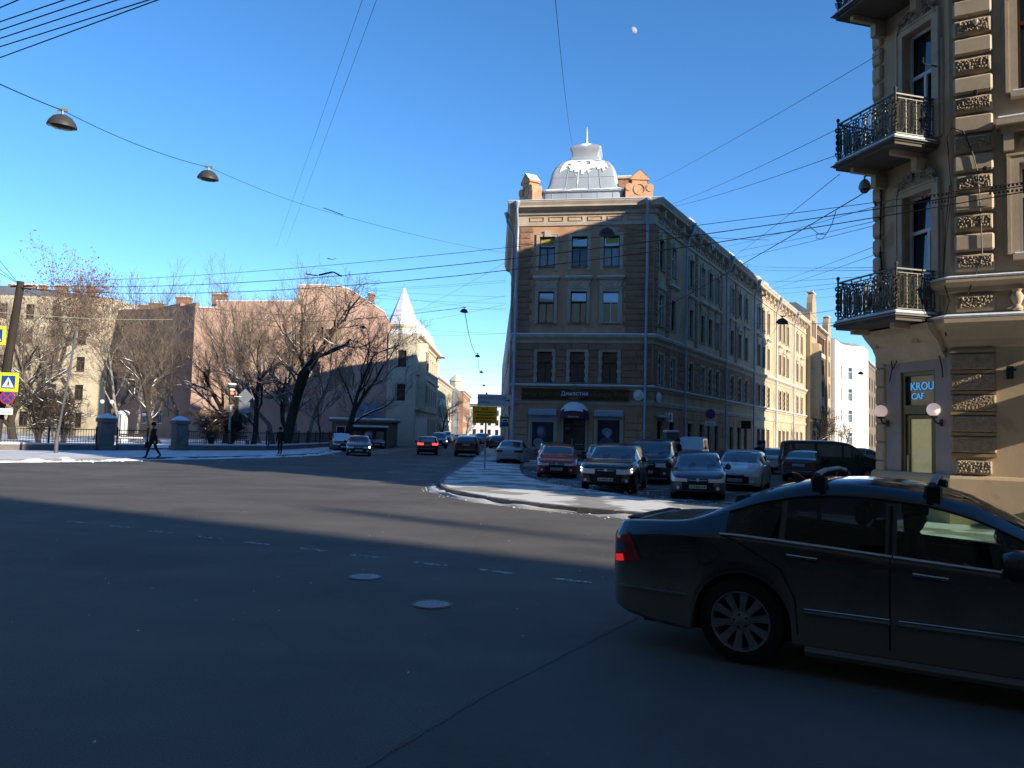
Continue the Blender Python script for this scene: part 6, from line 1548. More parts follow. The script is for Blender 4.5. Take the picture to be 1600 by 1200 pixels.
# ---------------------------------------------------------------- the near black saloon
E = Car(4.82, 1.82, 1.475, 2.854, .83, [(0, .60), (.1, .68), (.5, .79), (1.1, .90), (1.3, .94), (1.38, .97), (2.15, 1.375), (2.5, 1.452), (2.85, 1.475), (3.2, 1.455), (3.5, 1.385), (3.62, 1.345), (4.15, 1.095), (4.25, 1.075), (4.6, 1.05), (4.76, 1.035), (4.8, .99), (4.82, .93)],
    [(0, .58), (.5, .72), (1.1, .83), (1.5, .875), (2.5, .935), (3.4, .985), (3.8, 1.0), (4.3, .99), (4.82, .93)], (1.4, 2.16), (3.55, 4.14), [(1.46, 2.58), (2.66, 3.36), (3.40, 3.82)], .335, .19, hl=(.45, 5, 7), tl=(.03, 5, 7), step=.045, rail=.735)
E.drop = .10; CSC = 1.08
HEADN = R(-30.5); rwp = gnd(1158, 1037); fN, lN = Vector((math.cos(HEADN), math.sin(HEADN))), Vector((-math.sin(HEADN), math.cos(HEADN)))
xr = E.L/2-E.ax[1]; ON = Vector((rwp.x, rwp.y))-fN*xr*CSC+lN*(E.W/2-.06)*CSC
nc_ = thing('black_saloon', 'dusty black saloon with roof bars driving past in the foreground', 'car', (ON.x, ON.y, 0), HEADN); nc_.scale = (CSC,)*3
P_NEAR = paint('near_black_paint', (.007, .008, .014), .85, (.19, .18, .165), .13, .50)
GL_R = glassmat('tinted_glass', (.10, .13, .17), 1); GL_F = glassmat('clear_glass', (.58, .72, .62), 1)
ems = E.meshes()
RUBT = mat('window_rubber', (.012, .012, .013), .6, 0)
for k, me in ems.items():
    nm = k if isinstance(k, str) else k[0]; o = inst(me, nm, nc_)
    if nm == 'body': override(o, P_NEAR)
    if nm == 'side_window': override(o, GL_F if k[1] == 0 else GL_R)
    if nm in ('windscreen', 'rear_window'): override(o, GL_F if nm == 'windscreen' else GL_R)
NT, NR, ND = wheel_meshes(.335, .225, 5, True, .232)
for a in E.ax:
    for sd in (1, -1):
        w = inst(NT, 'wheel', nc_, (E.L/2-a, sd*(E.W/2-.125), .335), 0 if sd > 0 else math.pi); r_ = inst(NR, 'rim', w); inst(ND, 'brake_disc', w)
        w.rotation_euler.y = .2
        lg = MB()
        for k in range(5):
            q = 2*math.pi*k/5+.3; lg.lathe([(0, .098), (.009, .098), (.009, .085)], 6, (.05*math.cos(q), 0, .05*math.sin(q)), 'y')
        lg.build('wheel_bolts', UNDER, w)
inst(E.extras()['under'], 'underbody', nc_)
ex = E.extras()
for sd in (1, -1): p = ex['mirror_pos']; override(inst(ex['mirror'], 'mirror', nc_, (p.x, sd*p.y, p.z), 0, (1.1, sd*1.1, 1.1)), P_NEAR)
# chrome belt strip, side mouldings, handles, gaps, fuel flap, arch lips
for sd in (1, -1):
    for a, b in ((1.5, 2.6), (2.61, 3.86)):
        MB().tube([E.pt(a+(b-a)*k/12, 6.95, sd, .004) for k in range(13)], .014, 6, flat=1).build('chrome_strip', CHROME, nc_, smooth=True)
    MB().tube([E.pt(3.86-(.62)*k/12, 8.0, sd, .006) if False else E.pt(1.5+2.32*k/24, 8.02, sd, .004) for k in range(25)], .009, 5).build('window_seal', RUBT, nc_, smooth=True)
    for a, b in ((1.35, 2.56), (2.62, 3.2)):
        MB().tube([E.pt(a+(b-a)*k/6, 3.45, sd, .006) for k in range(7)], .017, 6).build('side_moulding', P_NEAR, nc_, smooth=True)
        MB().tube([E.pt(a+(b-a)*k/6, 3.62, sd, .014) for k in range(7)], .004, 4).build('chrome_strip', CHROME, nc_)
    MB().tube([E.pt(4.12+(E.L-4.12-.02)*k/6, 3.55, sd, .006) for k in range(7)], .012, 5).build('bumper_moulding', P_NEAR, nc_, smooth=True)
    for xh in (2.36, 3.22):
        h_ = MB().tube([E.pt(xh+.11, 5.42, sd, .012), E.pt(xh+.06, 5.45, sd, .032), E.pt(xh-.05, 5.45, sd, .034), E.pt(xh-.11, 5.44, sd, .014)], .014, 6).build('door_handle', P_NEAR, nc_, smooth=True)
        MB().tube([E.pt(xh+.11, 5.55, sd, .018), E.pt(xh, 5.58, sd, .046), E.pt(xh-.11, 5.56, sd, .02)], .006, 5).build('chrome_strip', CHROME, h_)
    g_ = MB()
    g_.tube([E.pt(2.62, i, sd, .002) for i in (2.3, 3, 4, 5, 6, 6.9)], .006, 4); g_.tube([E.pt(1.42, i, sd, .002) for i in (2.3, 3, 4, 5, 6, 6.9)], .006, 4)
    g_.tube([E.pt(3.86, 6.8, sd, .002), E.pt(3.74, 6.0, sd, .002), E.pt(3.56, 5.3, sd, .002), E.pt(3.38, 4.7, sd, .002), E.pt(3.27, 4.0, sd, .002), E.pt(3.25, 2.4, sd, .002)], .006, 4)
    g_.tube([E.pt(2.62+0*k, 7+k*.09, sd, .003) for k in range(11)], .012, 4)
    g_.build('door_gap', UNDER, nc_)
    for a in E.ax:
        MB().tube([E.pt(a+E.R*math.sin(math.pi*(k/24-.5))*.997, 1.1, sd, .004) for k in range(25)], .011, 5).build('arch_lip', P_NEAR, nc_, smooth=True)
    for (s0, s1) in ((1.28, 3.2),):
        MB().tube([E.pt(s0+(s1-s0)*k/10, 1.6, sd, -.004)-Vector((0, 0, .03)) for k in range(11)], .04, 6).build('sill_skirt', P_NEAR, nc_, smooth=True)
MB().tube([E.pt(3.94+.09*math.cos(k*math.pi/10), 5.0+.62*math.sin(k*math.pi/10), -1, .002) for k in range(21)], .003, 4).build('fuel_flap_gap', UNDER, nc_)
MB().bbox(-E.L/2+.045, -E.L/2+.17, -.56, .56, 1.03, 1.05, .008).build('boot_spoiler', P_NEAR, nc_)
for sd in (1, -1):   # wrap-round tail lamp: slanted front edge, smoky lens set into the red
    def lamp(i0, i1, f0, f1, out, nm, m, xe=.02, par=nc_):
        q = MB(); n, k = 8, 8
        def P(a, b):
            i = i0+(i1-i0)*b; xf = E.L-(f0+(f1-f0)*b); x = (E.L-xe)+(xf-(E.L-xe))*a; return E.pt(x, i, sd, out)
        for a in range(n):
            for b in range(k):
                w_ = [P(a/n, b/k), P((a+1)/n, b/k), P((a+1)/n, (b+1)/k), P(a/n, (b+1)/k)]; q.quad(*(w_[::-1] if sd < 0 else w_))
        q.fix = True
        return q.build(nm, m, par, smooth=True)
    tl_ = lamp(5.0, 6.75, .30, .10, .006, 'taillight', mat('near_tail_lamp', (.40, .010, .018), .18, .15, 14, spec=.8))
    lamp(5.38, 5.8, .16, .12, .009, 'smoky_lens', mat('smoky_lens', (.12, .14, .17), .15, .2, 20, spec=.8), .03, tl_)
    lamp(5.04, 5.3, .13, .12, .009, 'lit_lens', mat('bright_red_lens', (.6, .015, .02), .2, .1, emit=.3, emitcol=(1, .03, .03)), .03, tl_)
# roof bars
for x, in ((2.35,), (3.14,)):
    rbz = MB()
    tops = []
    for sd in (1, -1):
        p = E.pt(x, 9.3, sd); tops.append(p)
        MB().bbox(-.06, .06, -.035, .045, -.06, .085, .015).build('bar_foot', BLACKP, nc_, (p.x, p.y, p.z), 0)
    rbz.tube([tops[1]+Vector((0, -.10, .10)), tops[1]+Vector((0, .3, .125)), tops[0]+Vector((0, -.3, .125)), tops[0]+Vector((0, .10, .10))], .028, 8, flat=.6)
    rbz.build('roof_bar', mat('bar_grey', (.20, .21, .24), .5, .1), nc_, smooth=True)
ant = E.pt(3.42, 12); MB().yprism([(-.02, 0), (.1, 0), (.0, .075), (-.045, .08)], -.012, .012).build('roof_aerial', P_NEAR, nc_, (ant.x, 0, ant.z-.005))
MB().tube([E.pt(3.52, 10.1, sd, .0)+Vector((0, 0, .003)) for sd in (1, -1)], .006, 4).build('window_seal', RUBT, nc_)
# cabin
INT = mat('cabin_cloth', (.018, .018, .02), .9, .2, 8)
def seat(x, y, head=True):
    m = MB().bbox(x-.28, x+.26, y-.24, y+.24, .42, .58, .05); m.yprism([(x-.34, .52), (x-.20, .54), (x-.42, 1.08), (x-.50, 1.07)], y-.23, y+.23)
    s_ = m.build('seat', INT, nc_)
    MB().bbox(x-.55, x-.45, y-.13, y+.13, 1.11, 1.29, .03).box(x-.50, x-.49, y-.06, y-.05, 1.05, 1.13).box(x-.50, x-.49, y+.05, y+.06, 1.05, 1.13).build('headrest', INT, s_)
FX = E.L/2-2.35
seat(FX, -.37); seat(FX, .37)
for y in (-.4, .4): seat(E.L/2-3.28, y)
MB().bbox(E.L/2-1.75, E.L/2-1.35, -.72, .72, .6, .9, .05).build('dashboard', INT, nc_)
MB().lathe([(.165, 0), (.178, .012), (.19, 0), (.178, -.012), (.165, 0)], 24, (0, 0, 0), 'x').box(-.01, .01, -.17, .17, -.015, .015).build('steering_wheel', INT, nc_, (E.L/2-1.86, .37, .88), (0, R(-20), 0))
E_ = E
MB().bbox(E.L/2-1.62, E.L/2-1.57, -.12, .12, 1.19, 1.25, .015).build('rear_view_mirror', INT, nc_, (0, 0, 0))
MB().box(-E.L/2+.6, E.L/2-1.2, -.72, .72, .36, .4).build('cabin_floor', INT, nc_)
for sd in (1, -1): MB().box(-E.L/2+1.1, E.L/2-1.35, sd*.76-.02, sd*.76+.02, .3, .88).build('door_lining', INT, nc_)
# ================================================================ park edge, street furniture, signs, lamps, wires, people, moon
random.seed(77)
# ---- gate pillars and fence
STONEG = mat('grey_pillar_stone', (.15, .14, .13), .9, .25, 2, bump=.4, bscale=25)
for p, lb in ((Vector((-26.4, 51.5)), 'grey masonry gate pillar with snow cap, left of the walking man'), (Vector((-23.1, 55.1)), 'grey masonry gate pillar with snow cap, right of the walking man')):
    t = thing('gate_pillar', lb, 'pillar', (p.x, p.y, .1), R(45), 'gate pillars of the park')
    MB().bbox(-.52, .52, -.52, .52, 0, .35, .03).build('base', STONEG, t); MB().bbox(-.42, .42, -.42, .42, .34, 1.85, .02).build('shaft', STONEG, t); MB().bbox(-.52, .52, -.52, .52, 1.84, 2.08, .03).build('capital', STONEG, t)
    MB().lathe([(.0, .32), (.25, .28), (.5, .14), (.62, .02), (.6, 0)], 14, (0, 0, 2.08)).build('snow', SNOW, t, smooth=True)
def fence(a, b, label, h=1.35, plinth=.34, dark=DARK, bars=True, step=.16):
    d = b-a; L = d.length; t = thing('park_fence', label, 'fence', (a.x, a.y, .1), math.atan2(d.y, d.x), 'park fence runs')
    MB().bbox(0, L, -.16, .16, -.05, plinth, .02).build('plinth', STONEG, t); 
    s = MB().bbox(.02, L-.02, -.15, .15, plinth+.002, plinth+.12, .05).build('snow', SNOW, t)
    MB().box(0, L, -.02, .02, h-.05, h).box(0, L, -.02, .02, plinth+.2, plinth+.24).build('rails', dark, t)
    n = max(2, round(L/2.6)+1)
    for k in range(n): MB().box(-.045, .045, -.045, .045, plinth, h+.12).lathe([(.06, 0), (.05, .06), (0, .1)], 8, (0, 0, h+.1)).build('post', dark, t, (L*k/(n-1), 0, 0))
    if bars:
        m = MB(); x = .1
        while x < L-.05: m.box(x-.011, x+.011, -.011, .011, plinth+.1, h+.05); x += step
        m.build('bars', dark, t)['kind'] = 'stuff'
fl_ = [Vector(p) for p in ((-49, 28.8), (-38, 40), (-30.7, 47.2), (-26.8, 51.1))]
for a, b, lb in ((fl_[0], fl_[1], 'iron park fence beyond the left edge of the picture'), (fl_[1], fl_[2], 'iron park fence run behind the crossing sign'), (fl_[2], fl_[3], 'iron park fence run up to the left gate pillar'),
                 (Vector((-25.9, 52.0)), Vector((-24.6, 53.5)), 'short iron gate leaf between the two pillars'), (Vector((-22.7, 55.5)), Vector((-18.6, 60.2)), 'iron park fence run in front of the low shrubs'), (Vector((-18.5, 60.4)), Vector((-18.0, 70)), 'iron park fence run behind the standing man'), (Vector((-18, 70.2)), Vector((-18, 84)), 'iron park fence run towards the kiosk')): fence(a, b, lb)
# benches
for k, (px, Y, lb) in enumerate(((205, 62, 'snow-covered bench just inside the park gate'), (375, 67, 'snow-covered bench behind the traffic light'))):
    t = thing('park_bench', lb, 'bench', (gx(px, Y), Y, .25), R(20+k*30), 'park benches')
    for j in range(3): MB().bbox(-.9, .9, -.2+j*.15, -.08+j*.15, .42, .46, .008).build('slat', BARK, t)
    for j in range(2): MB().bbox(-.9, .9, .27, .3, .55+j*.16, .67+j*.16, .008).build('back_slat', BARK, t)
    for sx in (-.75, .75): MB().box(sx-.04, sx+.04, -.2, .3, 0, .42).build('leg', STONEG, t)
    MB().bbox(-.88, .88, -.22, .25, .462, .58, .05).build('snow', SNOW, t)
# low pavilion with snow roof in front of the pink wall
t = thing('kiosk', 'low brown pavilion with a snow-covered flat roof below the pink wall', 'kiosk', (gx(518, 86), 86, .1), 0)
MB().box(0, 6.6, 0, 4, 0, 2.6).build('wall', BROWNP, t); MB().bbox(-.3, 6.9, -.4, 4.2, 2.6, 2.8, .03).build('roof', BROWNP, t); MB().bbox(-.28, 6.88, -.38, 4.1, 2.802, 3.05, .08).build('snow', SNOW, t)
for x in (1, 2.6, 4.2, 5.6): w_ = MB().box(x-.5, x+.5, -.04, 0, .9, 2.1).build('window', FRAMEW, t); MB().box(x-.43, x+.43, -.05, -.041, .97, 2.03).build('pane', PANE, w_)
t = thing('kiosk', 'small dark booth with a snowy roof under the leaning tree', 'kiosk', (gx(548, 80), 80, .1), R(5))
MB().box(0, 3.6, 0, 1.8, 0, 1.9).build('wall', DARK, t); MB().bbox(-.1, 3.7, -.15, 1.9, 1.9, 2.0, .02).build('roof', DARK, t); MB().bbox(-.1, 3.7, -.15, 1.9, 2.002, 2.22, .07).build('snow', SNOW, t)
for x in (.6, 1.8, 2.9): MB().box(x-.4, x+.4, -.03, 0, .8, 1.6).build('window', PANE2, t)
# advertising column
t = thing('advertising_column', 'white round column with snow cap inside the park gate', 'column', (gx(191, 68), 68, .2))
MB().lathe([(.5, 0), (.5, .3), (.42, .34), (.42, 2.4), (.5, 2.45), (.5, 2.6)], 16).build('drum', mat('white_glazed', (.55, .56, .58), .4, .2, 2), t, smooth=True); MB().lathe([(.0, .22), (.3, .18), (.52, .04), (.52, 0)], 16, (0, 0, 2.6)).build('snow', SNOW, t, smooth=True)
for k in range(8): a = k*math.pi/4; MB().box(-.02, .02, -.02, .02, .34, 2.4).build('rib', DARK, t, (.43*math.cos(a), .43*math.sin(a), 0), a)
# park lamp with globes
t = thing('park_lamp', 'park lamp with two small white globes near the left gate pillar', 'lamp', (gx(164, 66), 66, .2))
MB().lathe([(.12, 0), (.1, .4), (.05, .5), (.04, 3.6)], 8).tube([(-.4, 0, 3.3), (0, 0, 3.5), (.4, 0, 3.3)], .025, 6).build('post', DARK, t)
for x in (-.4, .4): MB().sphere((x, 0, 3.45), .18, 12).build('globe', WHITEP, t, smooth=True)
# ---- leaning utility pole, signs on it
pb0 = at(-13, 718, 38); pb0.z = .1; ptp = at(33, 440, 38.4)
t = thing('utility_pole', 'dark leaning wooden utility pole at the left edge', 'pole', pb0); rel = ptp-pb0
MB().tube([(0, 0, -.2), rel*.5, rel], [.24, .20, .17], 12).build('shaft', mat('tarred_wood', (.035, .028, .024), .9, .4, 3, bump=.5, bscale=12, streak=.15), t, smooth=True)
MB().tube([rel+Vector((-.5, 0, -.25)), rel+Vector((.55, 0, -.2))], .05, 6).build('crossarm', DARK, t)
MB().tube([rel*.97+Vector((-.2, -.1, 0)), rel*.97+Vector((.6, -.1, -.15))], .035, 6).build('bracket', DARK, t)
for dx in (-.45, -.15, .2, .5): MB().lathe([(.03, 0), (.06, .04), (.04, .08), (.06, .12), (.02, .17)], 8).build('insulator', INSU, t, rel+Vector((dx, 0, -.2)))
SY = mat('sign_fluorescent', (.62, .75, .03), .5, .04); SB = mat('sign_blue', (.015, .06, .30), .45, .05); SW = mat('sign_white_face', (.70, .71, .72), .5, .04); SRD = mat('sign_red', (.35, .03, .05), .45, .05); SBK = mat('sign_back', (.24, .27, .31), .5, .1, 4, metal=.3)
def crossing_sign(px, py, Y, lb):
    c = at(px, py, Y); t = thing('crossing_sign', lb, 'road sign', c, R(8), 'pedestrian crossing signs')
    MB().bbox(-.45, .45, -.012, .012, -.45, .45, .005).build('board', SY, t); b_ = MB().box(-.31, .31, -.016, -.0125, -.31, .31).build('blue_panel', SB, t)
    MB().poly([(-.27, -.018, -.25), (.27, -.018, -.25), (0, -.018, .25)]).build('white_triangle', SW, b_)
    q = MB(); q.poly([(x, -.02, z) for x, z in ((-.02, .02), (.03, .02), (.06, -.06), (.03, -.10), (.09, -.22), (.05, -.22), (.0, -.12), (-.05, -.22), (-.09, -.22), (-.03, -.09))]).poly([(.01+.025*math.cos(k*.785), -.02, .06+.028*math.sin(k*.785)) for k in range(8)])
    q.build('walking_figure', INK, b_)
    MB().box(-.03, .03, .012, .06, -.3, .3).build('bracket', GREYMETAL, t)
crossing_sign(13, 597, 37.6, 'pedestrian crossing sign with yellow-green border, lower of the two')
crossing_sign(-7, 524, 37.6, 'pedestrian crossing sign cut off by the left picture edge')
def round_sign(c, rot, label, r_=.33, group='no-stopping signs'):
    t = thing('no_stopping_sign', label, 'road sign', c, rot, group)
    MB().lathe([(0, -.012), (r_, -.012), (r_, .012), (0, .012)], 24, (0, 0, 0), 'y').build('red_disc', SRD, t)
    MB().lathe([(0, -.0135), (r_*.8, -.0135)], 24, (0, 0, 0), 'y').build('blue_disc', SB, t)
    m = MB()
    for a in (45, -45): 
        ca, sa = math.cos(R(a)), math.sin(R(a)); w = r_*.1; L = r_*.8
        m.quad((-L*ca+w*sa, -.015-a*1e-5, -L*sa-w*ca), (L*ca+w*sa, -.015-a*1e-5, L*sa-w*ca), (L*ca-w*sa, -.015-a*1e-5, L*sa+w*ca), (-L*ca-w*sa, -.015-a*1e-5, -L*sa+w*ca))
    m.build('red_cross', SRD, t); return t
s_ = round_sign(at(11, 621, 37.6), R(8), 'round no-stopping sign below the crossing sign')
c = at(8, 643, 37.6); t = thing('supplementary_plate', 'white supplementary plate below the round sign at left', 'road sign', c, R(8)); MB().bbox(-.4, .34, -.01, .01, -.15, .15, .004).build('plate', SW, t); MB().box(-.3, .2, -.013, -.011, .02, .05).box(-.2, .25, -.013, -.011, -.07, -.04).build('dark_marks', SBK, t)
# ---- thin curved lamp post
g = gnd(87, 711); t = thing('street_lamp_post', 'slim grey lamp post with a curled top by the park fence', 'lamp post', g)
tp = at(119, 517, g.y)-g; q = at(112, 505, g.y)-g; q2 = at(97, 502, g.y)-g
MB().tube([(0, 0, 0), (0, 0, .9)], .11, 10).tube([(0, 0, .9), tp*.6, tp, q, q2], [.075, .065, .055, .045, .04], 8).build('shaft', mat('dark_grey_post', (.10, .105, .115), .6, .15, 3), t, smooth=True)
MB().lathe([(.22, 0), (.2, .08), (.12, .12)], 10).build('base', GREYMETAL, t)
# ---- traffic light with sign backs
g = gnd(357, 705); t = thing('traffic_light', 'traffic light showing red beside grey sign backs', 'traffic light', g, R(30)); K = g.y/FPX
zz = lambda py: at(357, py, g.y).z
MB().tube([(0, 0, 0), (0, 0, zz(606))], .075, 10).lathe([(.2, 0), (.18, .1), (.1, .16)], 10).build('pole', GREYMETAL, t, smooth=True)
zc = zz(618)
hd = MB().bbox(-.17, .17, -.2, .1, zc-.62, zc+.36, .03).build('lamp_head', BLACKP, t, (0, -.12, 0)); MB().bbox(-.19, .19, -.3, .08, zc+.362, zc+.5, .05).build('snow', SNOW, hd)
RL = mat('red_signal', (.9, .05, .02), .4, 0, emit=6, emitcol=(1, .05, .02)); DL = mat('unlit_lens', (.03, .035, .03), .3, .1)
for k, m in enumerate((RL, DL, DL)):
    MB().lathe([(0, -.215), (.12, -.21), (.13, -.2)], 16, (0, 0, zc+.2-k*.31), 'y').build('lens', m, hd, smooth=True)
    MB().lathe([(.14, -.2), (.145, -.34), (.15, -.34), (.15, -.2)], 12, (0, 0, zc+.2-k*.31), 'y', R(0), R(180)).build('visor', BLACKP, hd)
h2 = MB().bbox(-.17, .17, -.2, .1, zz(660)+.75, zz(608)+.1, .03).build('lamp_head', BLACKP, t, (.42, .1, -.55), R(70))
MB().bbox(-.3, .3, -.25, .25, zz(606), zz(606)+.2, .05).build('cap_box', BLACKP, t); MB().bbox(-.32, .32, -.27, .27, zz(606)+.202, zz(606)+.36, .07).build('snow', SNOW, t)
c = at(383, 620, g.y+.2)-g; c.rotate(Matrix.Rotation(-R(30), 3, 'Z'))
MB().yprism([(-.62, 0), (0, -.62), (.62, 0), (0, .62)], -.012, .012).box(-.62, .62, .012, .05, -.03, .03).box(-.03, .03, .012, .05, -.6, .6).build('diamond_sign_back', SBK, t, c, R(-30))
MB().bbox(-.42, .42, -.012, .012, -.42, .42, .005).build('square_sign_back', SBK, t, c+Vector((-.02, .05, -.82)), (0, 0, R(-30)))
MB().box(-.05, c.x, -.03, .03, -.03, .03).build('bracket', GREYMETAL, t, (0, c.y*.5, c.z)) 
# ---- street-name and yellow notice boards on one post at the island
g = gnd(757, 736); t = thing('sign_post', 'thin post with a street-name arrow board and a yellow notice', 'sign post', (g.x, g.y, .1))
MB().tube([(0, 0, 0), (0, 0, at(757, 616, g.y).z)], .045, 8).build('post', GREYMETAL, t, smooth=True)
a, b = at(746, 634, g.y)-t.location, at(799, 617, g.y)-t.location
sn = MB().bbox(a.x, b.x, -.08, -.055, a.z, b.z, .006).build('street_name_board', mat('street_sign_grey', (.55, .60, .66), .5, .06), t)
DKB = mat('sign_ink_blue', (.012, .02, .06), .5, 0); cx, cz = (a.x+b.x)/2, (a.z+b.z)/2; wd = b.x-a.x
inst(text_mesh('8-Я СОВЕТСКАЯ', .185, DKB, .002), 'lettering', sn, (a.x+wd*.42, -.083, cz+.1), (UPRIGHT, 0, 0)); inst(text_mesh('УЛИЦА', .15, DKB, .002), 'lettering', sn, (a.x+wd*.2, -.083, cz-.12), (UPRIGHT, 0, 0))
ax = a.x+wd*.83; MB().box(ax, ax+.14, -.084, -.0815, cz-.02, cz+.02).poly([(ax+.13, -.084, cz-.07), (ax+.25, -.084, cz), (ax+.13, -.084, cz+.07)]).build('arrow', DKB, sn)
a, b = at(738, 661, g.y)-t.location, at(777, 635.5, g.y)-t.location
yn = MB().bbox(a.x, b.x, -.08, -.055, a.z, b.z, .01).build('yellow_notice', mat('notice_yellow', (.95, .46, .01), .5, .06, 3), t)
ln = MB(); rnd = random.Random(4); zz_ = b.z-.09
for k, (w0, w1) in enumerate(((.38, .62), (.08, .92), (.18, .85), (.08, .92), (.2, .75))):
    x = a.x+(b.x-a.x)*w0
    while x < a.x+(b.x-a.x)*w1: w_ = rnd.uniform(.03, .10); ln.box(x, x+w_, -.083, -.081, zz_-.075, zz_-.015); x += w_+rnd.uniform(.012, .03)
    zz_ -= .15
ln.build('printed_lines', mat('notice_ink', (.10, .035, .01), .6, 0), yn)['kind'] = 'stuff'
# bus stop board near the corner
c = at(789, 659, 53); t = thing('bus_stop_sign', 'bus stop board with yellow-green edge at the building corner', 'road sign', (c.x, c.y, .12))
MB().tube([(0, 0, 0), (0, 0, c.z+.4)], .04, 8).build('post', GREYMETAL, t); z0 = c.z-.12
MB().bbox(-.36, .36, -.05, -.03, z0-.4, z0+.4, .005).build('border', SY, t); pn = MB().box(-.27, .27, -.056, -.051, z0-.33, z0+.33).build('blue_panel', SB, t); MB().box(-.22, .22, -.06, -.0565, z0-.02, z0+.2).build('white_panel', SW, pn); MB().box(-.15, .15, -.063, -.0605, z0+.02, z0+.14).build('bus_pictogram', INK, pn)
# no-stopping sign in the right street
c = at(1110, 647, 52); t = round_sign(c, R(5), 'round no-stopping sign on its post in the right street', .33)
MB().tube([(0, .03, -c.z+.12), (0, .03, .25)], .035, 8).build('post', GREYMETAL, t); MB().bbox(-.36, .36, -.012, .01, -.78, -.48, .004).build('plate', SW, t); MB().box(-.26, .22, -.014, -.0125, -.66, -.62).box(-.2, .26, -.014, -.0125, -.74, -.70).build('dark_marks', SBK, t)
# purple stand board, cabinet
c = at(1190, 694, 60); t = thing('stand_board', 'purple board standing on the pavement up the right street', 'sign', (c.x, c.y, .12), R(20)); MB().bbox(-.36, .36, -.03, .03, .2, 1.75, .01).build('board', mat('purple_board', (.07, .04, .22), .5, .15, 3), t); MB().box(-.34, -.3, -.03, .03, 0, .2).box(.3, .34, -.03, .03, 0, .2).build('leg', DARK, t); MB().box(-.25, .25, -.034, -.031, 1.2, 1.5).box(-.2, .2, -.034, -.031, .7, .76).build('pale_print', mat('pale_print', (.3, .3, .5), .5, 0), t)
c = at(1048, 700, 48); t = thing('utility_cabinet', 'grey-green utility cabinet with snow on top by the corner building', 'cabinet', (c.x, c.y, .0), R(10)); GC = mat('cabinet_green', (.10, .12, .12), .6, .15, 2)
MB().bbox(-.38, .38, -.3, .3, 0, 2.2, .02).build('case', GC, t); MB().box(-.33, -.01, -.315, -.301, .15, 2.05).build('door', GC, t); MB().box(.01, .33, -.315, -.301, .15, 2.05).build('door', GC, t); MB().bbox(-.4, .4, -.32, .32, 2.202, 2.33, .05).build('snow', SNOW, t)
# ---- hanging street lamps
LAMPM = mat('lamp_enamel', (.045, .047, .05), .5, .2, 6); LENS = mat('lamp_lens', (.09, .10, .085), .25, .1)
lm = (MB().lathe([(.05, .20), (.09, .19), (.17, .15), (.24, .06), (.275, -.02), (.275, -.04), (.25, -.035)], 18).mesh('shade', LAMPM, True, 50), MB().lathe([(.255, -.035), (.18, -.075), (.0, -.09)], 16).mesh('lens', LENS, True), MB().tube([(0, 0, .19), (0, 0, .28)], .025, 6).box(-.11, .11, -.02, .02, .27, .32).mesh('hanger', GREYMETAL))
LPOS = []
def hanging_lamp(px, py, w, label, Y=None, sc=1.0):
    Y = Y or .55*FPX/w; p = at(px, py, Y); t = thing('hanging_street_lamp', label, 'street lamp', p, random.uniform(0, 1), 'hanging street lamps'); t.scale = (sc, sc, sc); t.rotation_euler = (R(6), R(4), 0)
    inst(lm[0], 'shade', t); inst(lm[1], 'lens', t); inst(lm[2], 'hanger', t)
    h = p+Vector((0, 0, .29*sc)); LPOS.append(h); return h
l1 = hanging_lamp(97, 195, 44, 'largest hanging lamp, nearest the top left corner'); l2 = hanging_lamp(325, 278, 33, 'second hanging lamp on the same cable at upper left')
l3 = hanging_lamp(948, 366, 28, 'hanging lamp in front of the corner building top floor'); l4 = hanging_lamp(725, 487, 13, 'hanging lamp over the left street at the end of its cable')
l5 = hanging_lamp(746, 557, 8.5, 'next hanging lamp farther down the left street'); l6 = hanging_lamp(752, 582, 6.5, 'third hanging lamp down the left street'); l7 = hanging_lamp(756, 603, 5, 'farthest hanging lamp down the left street')
l8 = hanging_lamp(1222, 504, 19, 'reddish hanging lamp over the right street'); l9 = hanging_lamp(567, 512, 10, 'hanging lamp among the tree branches at the pink wall'); l10 = hanging_lamp(1345, 584, 9, 'small hanging lamp at the far end of the right street')
# ---- wires
WIRE = mat('wire', (.012, .012, .014), .6, 0)
def wire(label, a, b, r_=.012, sag=0.0, ext=(0, 0), group='overhead wires', m=None):
    a, b = Vector(a), Vector(b); d = b-a; a2, b2 = a-d*ext[0], b+d*ext[1]; n = 16 if sag else 3
    pts = [a2.lerp(b2, k/n)-Vector((0, 0, sag*4*(k/n)*(1-k/n))) for k in range(n+1)]
    o = MB().tube(pts, r_*.78, 5).build('overhead_wire', m or WIRE); tag(o, label, 'wire', group); return o
for k, (y0, x1) in enumerate(((12, 28), (34, 100), (47, 140), (60, 183), (73, 232), (90, 246))):
    z = 7.6; A, B = gnd(0, y0, z), gnd(x1, 0, z); d = (B-A)
    e = 6/d.length; wire(('first', 'second', 'third', 'fourth', 'fifth', 'sixth')[k]+' of six parallel dark wires from the top left corner inwards', A, B, .011, 0, (e*1.2, e*.8), 'parallel wires at top left')
wire('cable carrying the two nearest hanging lamps', at(-140, 62, 11), l1, .013, .05); wire('cable between the two nearest hanging lamps', l1, l2, .010, .12)
far_c = cl.pt(LW-3, .3, 15.2); wire('cable running from the second lamp to the corner building', l2, at(520, 333, 32), .008, .1); wire('thin cable reaching the corner building above the left street', at(520, 333, 32), far_c, .010, .2); wire('thick wrapped piece on the lamp cable', at(506, 325, 31), at(536, 336, 32.2), .022)
